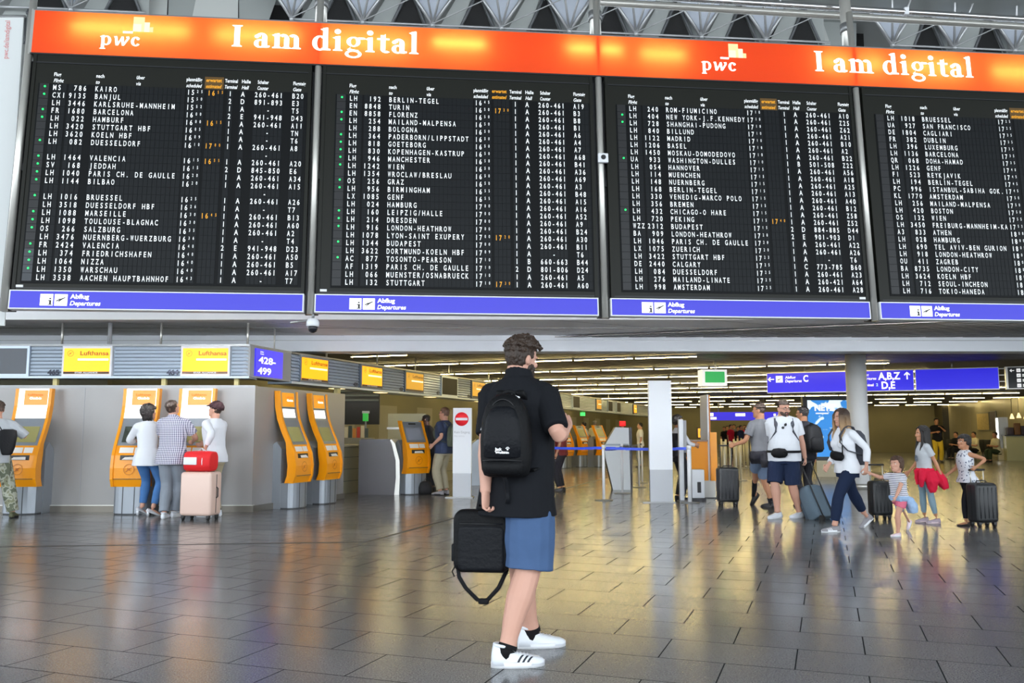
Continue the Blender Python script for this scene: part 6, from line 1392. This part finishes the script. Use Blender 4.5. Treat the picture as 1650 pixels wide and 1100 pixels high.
# ---- man in grey T-shirt with the black suitcase
hd = 42; pos = on_z(1229, 821)
P = Person('man in grey T-shirt pushing a tall black suitcase, black jacket round his waist', pos, hd, H=at_y(1226, 641, pos.y).z, w=.98, v=.0078, skin='tan', head=(10, -4, 0), twist=-8, lean=2, drop=.06,
           feet={'L': lf(pos, hd, 1224, 812, 55, 55, .02), 'R': lf(pos, hd, 1243, 818, 38)}, hands={'L': dict(w=lh(pos, hd, 1184, 716, pos.y + .12), pole=V(-.6, -1, -.4), curl=.7, dir=V(-.2, 1, -.3)), 'R': dict(w=V(.28, .12, .92))}).build_body()
P.top(F_GREY, hem=.86, sleeve=.66, e=.018, es=.018, ee=.03, flare=.01, name='t_shirt'); P.bottoms(M_DENS, to=.93, e=.012, e0=.016, e1=.036, name='shorts'); P.hair(H_DBROWN, lambda d: (.016 if d.z > .42 else (.0 if d.z > -.45 and not (d.y > .3 and d.z < .4) and not (d.y > -.2 and d.z < 0) else None)), r=.009, n=600, off=0); P.face()
mb = MB(); P.torso(mb, .80, 1.0, .034, F_DBLACK, flare=.03); mb.tube([P.tt(V(-.16, -.16, .96) * P.s), P.tt(V(-.19, -.17, .86) * P.s), P.tt(V(-.18, -.16, .74) * P.s)], [.05, .06, .045], F_DBLACK); mb.tube([P.tt(V(.14, -.16, .96) * P.s), P.tt(V(.15, -.17, .82) * P.s), P.tt(V(.12, -.16, .72) * P.s)], [.05, .06, .045], F_DBLACK); mb.tube([P.tt(V(.02, -.16, .96) * P.s), P.tt(V(.0, -.18, .74) * P.s)], [.08, .07], F_DBLACK); vox(mb, 'tied_jacket', P.T, .009, disp=(.012, 14, 9)); P.socks(F_DBLACK, 1.8); P.shoes(SH_BLACK, sole=SH_BLACK, high=.10)
c = on_z(1175, 815); hz = at_y(1181, 716, c.y).z
suitcase((c.x, c.y + .08, 0), .04, 'tall black hard-shell suitcase pushed by the man in the grey T-shirt', w=.36, h=.60, d=.24, handle=hz - .665 - .02, hm=M_DARK)

# ---- man in white polo
hd = 148; pos = on_z(1267, 834)
P = Person('heavy man in white polo, navy shorts and glasses with a black belt bag', pos, hd, H=at_y(1270, 642, pos.y).z, w=1.13, belly=.085, v=.0075, skin='fair', head=(50, 4, 0), twist=20, lw=1.15, aw=1.12, hk=1.05, nk=-.032,
           feet={'R': lf(pos, hd, 1253, 835, 118), 'L': lf(pos, hd, 1288, 834, 122)}, hands={'R': dict(w=lh(pos, hd, 1250, 741, pos.y + .05), pole=V(1, -.6, -.2), curl=.5), 'L': dict(w=lh(pos, hd, 1298, 741, pos.y + .02), pole=V(-1, -.6, -.2), curl=.8)}).build_body()
P.top(F_WHITE, hem=.84, sleeve=.70, e=.028, es=.02, ee=.03, flare=.02, collar=.022, name='polo_shirt'); P.bottoms(F_NAVY, to=.99, e=.030, e0=.02, e1=.05, name='shorts'); P.hair(H_DBROWN, lambda d: (.014 if d.z > .5 else (.0 if d.z > -.3 and not (d.y > .2 and d.z < .45) and not (d.y > -.2 and d.z < 0) else None)), r=.009, n=600, off=0); P.hair(H_DBROWN, lambda d: (True if d.z < -.50 and d.y > .12 else None), r=.010, off=-.002, n=700, name='beard', seed=3); P.face(glasses=M_BLACK, brow=H_DBROWN); P.shoes(M_SHOEW, stripes=(M_STRIPE, '', 1), laces=M_WHITE)
WPOLO = P
worn_pack(P, 'grey rucksack on the back of the heavy man in the white polo', F_GPACK, w=.15, h=.46, d=.09)
Bl = lambda x, y, z: P.tt(V(x, y, z) * P.s)
T = thing('belt_bag', 'black belt bag at the waist of the man in the white polo', 'bag', P.pos, P.heading)
m = MB(); q = [Bl(-.10 + .24 * t - .0, .24 - abs(t - .5) * .07, .965 + 0 * t) for t in (0, .15, .5, .85, 1)]; m.tube(q, [(.03, .015), (.065, .03), (.075, .036), (.065, .03), (.03, .015)], F_BAG, n=14, ref=(0, 0, 1)); m.build('pouch', T)
m = MB(); m.tube([Bl((.205 + .04) * math.cos(a) * 1.0, -.0 + .222 * math.sin(a) + (.03 if math.sin(a) > 0 else -.0), .985) for a in [2 * PI * i / 28 for i in range(28)]], (.018, .005), F_BAG, n=8, closed=True, ref=(0, 0, 1)); m.build('belt', T)
M = P.HM; T = thing('sunglasses', 'sunglasses hanging from the neckline of the white polo', 'sunglasses', P.pos, P.heading)
m = MB(); c0 = Bl(.0, .172, 1.37); [m.ball(c0 + V(x, .004, z), (.022, .007, .02), M_BLACK, n=10) for x, z in ((-.018, .015), (.022, -.03))]; m.tube([c0 + V(-.03, .0, .04), c0 + V(.0, .006, -.01)], .005, M_BLACK, n=6); m.build('lenses', T)
# grey two-wheeled trolley bag pulled behind him
pw = P.pos + Matrix.Rotation(P.heading, 3, 'Z') @ (P.arm['L'][2] + V(0, 0, -.06)); base = on_z(1338, 838) ; d = (pw - base); dn = d.normalized()
zt_ = math.atan2(-d.x, d.y); ax = dn; side = V(0, 0, 1).cross(dn).normalized(); nor = ax.cross(side).normalized()
TM = Matrix((side, nor, ax)).transposed().to_4x4(); TM.translation = base + V(0, 0, .05)
T = thing('trolley_bag', 'slate grey soft trolley bag tilted on two wheels behind the man in white', 'suitcase', M=TM); F_SLATE = fabric('slate_bag', '#5d6c78', .3, 12)
m = MB(); loft(m, [[(x, y - .16, z) for x, y, _ in rring(0, 0, 0, .19 * g, .13 * g)] for z, g in ((.03, .85), (.05, .97), (.2, 1), (.40, 1), (.50, .95), (.54, .75))], F_SLATE); m.build('bag_body', T)
m = MB(); loft(m, [[(x, y - .29, z) for x, y, _ in rring(0, 0, 0, .15 * g, .05 * g)] for z, g in ((.08, .85), (.1, 1), (.32, 1), (.38, .8))], fabric('slate_dark', '#47535e', .3, 12)); m.build('front_pocket', T)
m = MB(); [m.tube([(sx * .11, -.02, .02), (sx * .11, -.02, d.length - .06)], .009, M_BLACK, n=8) for sx in (-1, 1)]; m.tube([(-.12, -.02, d.length - .05), (.12, -.02, d.length - .05)], .014, M_BLACK, n=8); m.build('telescopic_handle', T)
for sx in (-1, 1): m = MB(); m.tube([(sx * .17, -.02, -.005), (sx * .13, -.02, -.005)], .045, M_RUBBER, n=16); m.build('wheel', T)

# ---- man in black with black rucksack
hd = 20; pos = on_z(1300, 817)
P = Person('man in black with a black rucksack walking away behind the man in white', pos, hd, H=at_y(1290, 653, pos.y).z, w=1.0, v=.009, skin='tan', head=(30, -4, 0), lean=4).build_body()
P.top(F_DBLACK, hem=.84, sleeve=1.5, e=.02, es=.02, ee=.02, name='jacket'); P.bottoms(F_DBLACK, to=1.96, e1=.03); P.hair(H_BLACK, mask_short(.35, -.45, top=.01), r=.012); P.shoes(SH_BLACK, sole=SH_BLACK); worn_pack(P, 'black rucksack on the man in black beside the advertising screen', F_BAG, w=.17, h=.50, d=.12)

# ---- woman in white top
hd = 103; pos = on_z(1368, 855)
P = Person('woman in white long-sleeved top and navy trousers striding left, long light-tipped hair', pos, hd, H=at_y(1362, 652, pos.y).z, fem=True, w=1.06, v=.0068, skin='fair', head=(4, 2, 0), lean=5, twist=6, lw=1.06, drop=.035, hk=1.03,
           feet={'L': lf(pos, hd, 1345, 857, 98, 0), 'R': lf(pos, hd, 1403, 848, 95, 38, .01)}, hands={'L': dict(w=lh(pos, hd, 1396, 752, pos.y - .20), pole=V(-.4, -1, -.2), curl=.7), 'R': dict(w=lh(pos, hd, 1334, 750, pos.y + .05), pole=V(.4, -1, -.2), curl=.4)}).build_body()
MUM = P
P.top(F_WHITE, hem=.86, sleeve=1.72, e=.018, es=.018, ee=.020, flare=.01, name='top'); P.bottoms(F_NAVY, to=1.84, e=.012, e0=.014, e1=.022, waist=.99); P.shoes(SH_GREY, stripes=(M_WHITE, 'L', -1)); P.face(brow=H_BROWN)
lk = []
for i in range(26):
    a = PI * (1.02 + .96 * i / 25) if i < 20 else None
    if a is None: sx = -1 if i % 2 else 1; x, y = sx * (.074 + .004 * (i % 3)), .02 + .012 * (i - 20); e = (x * 1.15, y + .05, -.24)
    else: x, y = .082 * math.cos(a), .09 * math.sin(a) - .01; e = (x * 1.25, y * .9 - .05, -.20 - .05 * math.sin(i * 2.3))
    lk.append(([(x * .6, y * .6, .225), (x, y, .15), (x * 1.12, y * 1.05, .04), (x * 1.2, y - .0, -.08), e], [.014, .022, .022, .020, .008]))
P.hair(H_OMBRE, lambda d: (.006 if d.z > .35 - .5 * (d.y < .2) and not (d.y > .62) else None), r=.015, n=420, locks=lk)
worn_pack(P, 'grey rucksack on the back of the woman in the white top', F_GPACK, w=.15, h=.50, d=.10, z=1.17)
T = thing('belt_bag', 'black crossbody pouch on the chest of the woman in white', 'bag', P.pos, P.heading); Bl = lambda x, y, z: P.tt(V(x, y, z) * P.s)
m = MB(); q = [Bl(-.13 + .26 * t, .165 - abs(t - .5) * .05, 1.10 + .03 * t) for t in (0, .12, .5, .88, 1)]; m.tube(q, [(.03, .02), (.055, .035), (.062, .04), (.055, .035), (.03, .02)], F_BAG, n=14, ref=(0, 0, 1)); m.build('pouch', T); m = MB(); m.tube([Bl(-.13, .15, 1.11), Bl(-.125, .14, 1.25), Bl(-.085, .11, 1.42), Bl(-.06, .0, 1.52), Bl(0, -.12, 1.44), Bl(.10, -.14, 1.28), Bl(.17, -.02, 1.16), Bl(.15, .10, 1.13), Bl(.13, .15, 1.13)], (.003, .014), F_BAG, n=8, ref=(0, 1, 0)); m.build('strap', T)

# ---- toddler
hd = 112; pos = on_z(1452, 864)
P = Person('toddler in striped T-shirt and pink shorts holding the hand of the woman in white', pos, hd, H=at_y(1445, 733, pos.y).z, hk=1.55, w=1.12, v=.006, skin='fair', head=(8, -4, 0), sh=.92, lean=4, fem=False, belly=.02, aw=1.2, lw=1.1,
           feet={'L': lf(pos, hd, 1447, 864, 105), 'R': lf(pos, hd, 1470, 850, 100, 62, .03)}, hands={'R': dict(w=lh(pos, hd, 1404, 763, pos.y + .16), pole=V(.4, -1, -.6), curl=.7), 'L': dict(w=V(-.10, .17, .47), pole=V(-1, -.5, -.4), curl=.5)}).build_body()
P.top(F_STRIPE, hem=.92, sleeve=.62, e=.022, es=.02, ee=.034, flare=.02, name='t_shirt'); P.bottoms(F_PINK, to=.55, e=.016, e0=.02, e1=.04, name='shorts', waist=.98); P.shoes(SH_PINKW, sole=M_WHITE); P.face(brow=H_BROWN)
P.hair(H_BROWN, lambda d: (.006 if d.z > -.62 and not (d.y > .50 and d.z < .50) and not (d.y > .25 and d.z < .05) else None), r=.014, n=420, extra=[([(0, -.09, .16), (0, -.12, .12), (0, -.125, .05), (0, -.11, -.01)], [.02, .034, .03, .012])])
mb = MB(); P.torso(mb, .84, .96, .045, F_LBLUE, flare=.02); S = P.s; [mb.tube([V(x, y, .9) * S, V(x * 1.35, y * 1.5, .72) * S, V(x * 1.5, y * 1.7, .56) * S], [.10 * S, .12 * S, .07 * S], F_LBLUE) for x, y in ((-.17, -.12), (-.02, -.19), (.14, -.13))]; vox(mb, 'tied_jacket', P.T, .007, disp=(.008, 22, 16))
TOD = P
# ---- girl with the red jacket
hd = 96; pos = on_z(1494, 845)
P = Person('girl in grey T-shirt with a red jacket tied round her waist, long dark hair', pos, hd, H=at_y(1488, 684, pos.y).z, hk=1.18, w=.90, v=.0068, skin='tan', head=(-6, 2, 0), sh=.92, twist=-12, lw=.95, aw=.92,
           feet={'L': lf(pos, hd, 1509, 843, 95, 0), 'R': lf(pos, hd, 1490, 841, 98)}, hands={'L': dict(w=lh(pos, hd, 1517, 766, pos.y - .12), pole=V(-.4, -1, -.2), curl=.6), 'R': dict(w=V(.22, .10, .72))}).build_body()
P.top(F_SILVER, hem=.88, sleeve=.60, e=.018, es=.016, ee=.028, name='t_shirt'); P.bottoms(F_LEG, to=1.86, e=.008, e0=.008, e1=.012, name='leggings'); P.shoes(mat('shoe_grey_pink', '#b3a3ad', .6), sole=SH_PINKW); P.face(brow=H_DBROWN)
lk = []
for i in range(24):
    a = PI * (.94 + 1.12 * i / 23); x, y = .082 * math.cos(a), .085 * math.sin(a) - .01; lk.append(([(x * .6, y * .6, .225), (x, y, .14), (x * 1.1, y * 1.02, .03), (x * 1.15, y * 1.0 - .01, -.12), (x * 1.05, y - .02, -.30 - .03 * math.sin(i * 3.1))], [.014, .020, .020, .020, .007]))
for sx in (-1, 1): lk.append(([(sx * .05, .06, .20), (sx * .08, .045, .12), (sx * .085, .05, .0), (sx * .08, .085, -.14), (sx * .07, .09, -.28)], [.012, .018, .02, .02, .008]))
P.hair(H_BLACK, lambda d: (.006 if d.z > .35 - .6 * (d.y < .15) and not (d.y > .62) else None), r=.014, n=400, locks=lk)
mb = MB(); P.torso(mb, .86, 1.04, .03, F_RED, flare=.03); S = P.s
for q, r in (([(-.17, .0, .98), (-.20, -.02, .80), (-.20, -.02, .60)], (.10, .12, .05)), ([(-.08, -.15, .98), (-.14, -.24, .80), (-.18, -.30, .66)], (.10, .11, .05)), ([(.1, -.14, .98), (.1, -.2, .82), (.08, -.22, .70)], (.09, .1, .04)), ([(-.15, .11, 1.0), (-.16, .16, .84), (-.12, .15, .70)], (.06, .06, .03)), ([(.02, .15, 1.0), (-.02, .17, .86), (-.03, .16, .74)], (.04, .04, .03))): mb.tube([V(*p) * S for p in q], [x * S for x in r], F_RED)
vox(mb, 'tied_jacket', P.T, .007, disp=(.009, 20, 12)); M_PRINT = mat('tee_print', '#6c7684', .8)
m = MB(); b = P.T; Bl = lambda x, y, z: P.tt(V(x, y, z) * P.s)
for k_, (x, z, r) in enumerate(((0, 1.22, .055), (-.02, 1.22, .03))): m.tube([Bl(x + r * math.cos(a), .141 - (x + r * math.cos(a)) ** 2 * .9, z + r * math.sin(a)) for a in [2 * PI * i / 16 for i in range(16)]], .006, M_PRINT, n=6, closed=True)
m.build('shirt_print', P.T)
c = on_z(1424, 838); hz = at_y(1427, 747, c.y).z
suitcase((c.x, c.y + .1, 0), .15, 'black cabin suitcase standing behind the toddler', w=.30, h=.50, d=.22, handle=hz - .585)
# ---- girl with the suitcase on the right
hd = 98; pos = on_z(1562, 846)
P = Person('girl in sleeveless dotted blouse and black leggings pulling a suitcase', pos, hd, H=at_y(1558, 698, pos.y).z, hk=1.22, w=.95, v=.0066, skin='olive', head=(2, -4, 0), sh=.9, lean=3, lw=.92, aw=.95,
           feet={'L': lf(pos, hd, 1557, 847, 96), 'R': lf(pos, hd, 1572, 841, 96, 30, .01)}, hands={'R': dict(w=lh(pos, hd, 1526, 765, pos.y + .15), pole=V(.4, -1, -.6), curl=.8), 'L': dict(w=lh(pos, hd, 1573, 752, pos.y - .22), pole=V(-.6, -1, .0), curl=.9)}).build_body()
P.top(F_DOTS, hem=.86, sleeve=0, e=.022, es=.012, flare=.07, name='blouse'); P.bottoms(F_DBLACK, to=1.86, e=.008, e0=.008, e1=.012, name='leggings'); P.shoes(SH_SANDAL, sole=SH_BLACK, sandals=True, name='sandal'); P.face(brow=H_BLACK)
P.hair(H_BLACK, lambda d: (.008 if d.z > -.55 and not (d.y > .55 and d.z < .42) and not (d.y > .2 and d.z < .02) else None), r=.013, n=420, extra=[([(0, -.09, .17), (0, -.115, .12), (0, -.12, .04)], [.02, .03, .012])])
c = on_z(1590, 850)
suitcase((c.x, c.y + .08, 0), .20, 'black ribbed suitcase with a raised handle pulled by the girl on the right', w=.33, h=.53, d=.24, handle=at_y(1573, 757, pos.y - .22).z - .595)

# ---- far figures
def far(label, px, d, hd, top, cols, fem=False, skin='tan', hair=H_BLACK, pose=None, seat=False, v=.016, group=None, hem=.84, sleeve=.8, lean=0):
    x = (px - CX) / FPX * d; pos = V(x, d, 0); H = top if top < 3 else at_y(px, top, d).z
    kw = {}
    if seat:
        s_ = H / 1.8; kw = dict(drop=.47, feet={'L': (-.12, .42, 4, 0), 'R': (.12, .40, -6, 0)}, knee={'L': V(-.1, 1, .6), 'R': V(.1, 1, .6)}, lean=8, hands={'L': dict(w=V(-.1, .35, .72)), 'R': dict(w=V(.1, .35, .72))})
    if pose: kw.update(pose)
    P = Person(label, pos, hd, H=H, fem=fem, v=v, skin=skin, lean=kw.pop('lean', lean), group=group, **kw).build_body()
    P.top(cols[0], hem=hem, sleeve=sleeve, e=.022, es=.022, ee=.03, disp=None); P.bottoms(cols[1], to=1.93, e=.014, e0=.018, e1=.034, disp=None); P.hair(hair, mask_short(.35, -.5, top=.01), r=.014, n=250, v=.012); P.shoes(SH_BLACK, sole=SH_BLACK); return P
F_YELLOW = fabric('yellow_vest', '#d9b93a', .2, 10); F_CREAM = fabric('cream', '#d8cfae', .2, 10)
far('far staff member in white shirt and dark waistcoat above the orange kiosks', 940, 33, 60, 679, (F_WHITE, F_DBLACK))
far('far person in white shirt behind the farthest orange kiosk', 958, 35, -20, 677, (F_CREAM, F_GTROU), hair=H_GREY)
far('far bald man in white shirt right of the red beacon', 1030, 32, 80, 680, (F_WHITE, F_GTROU), skin='fair')
far('grey-haired person in a dark red top half hidden by the foreground man', 903, 19, 70, 668, (fabric('dark_red', '#6a2b28', .2, 10), F_DBLACK), hair=H_GREY)
for i, (px, d) in enumerate(((1165, 47), (1170, 49), (1176, 46), (1181, 50), (1187, 47), (1192, 45), (1198, 49), (1206, 46))):
    far('tiny dark-dressed person %s the far queue below the blue sign' % ['at the left end of', 'second from left in', 'third from left in', 'near the left middle of', 'near the right middle of', 'third from right in', 'second from right in', 'at the right end of'][i], px, d, 180 + 40 * (i % 3 - 1), 1.62 + .05 * (i % 4), ((F_DBLACK, F_DKNAVY, F_RED, F_GREY)[i % 4], F_DBLACK), v=.022, fem=i % 3 == 0, group='far queue of people')
far('person with phone in yellow trousers and dark jacket by the right wall', 1506, 37, 170, 673, (F_DBLACK, F_YELLOW), pose=dict(hands={'L': dict(w=V(-.08, .28, 1.5), pole=V(-1, 0, -1), curl=.9), 'R': dict(w=V(.1, .24, 1.3), pole=V(1, 0, -1))}))
for i, (px, d, hd, c1, c2, lab) in enumerate(((1538, 41.0, 105, F_DBLACK, F_DBLACK, 'seated person in black at the left end of the wall seats'), (1567, 40.0, 100, F_CREAM, F_DBLACK, 'seated man in cream T-shirt in the middle of the wall seats'), (1601, 37.5, 95, F_CREAM, fabric('dark_green', '#36422f', .2, 10), 'seated man in cream T-shirt with dark green trousers beside the display column'))):
    far(lab, px, d, hd, 1.8, (c1, c2), seat=True)
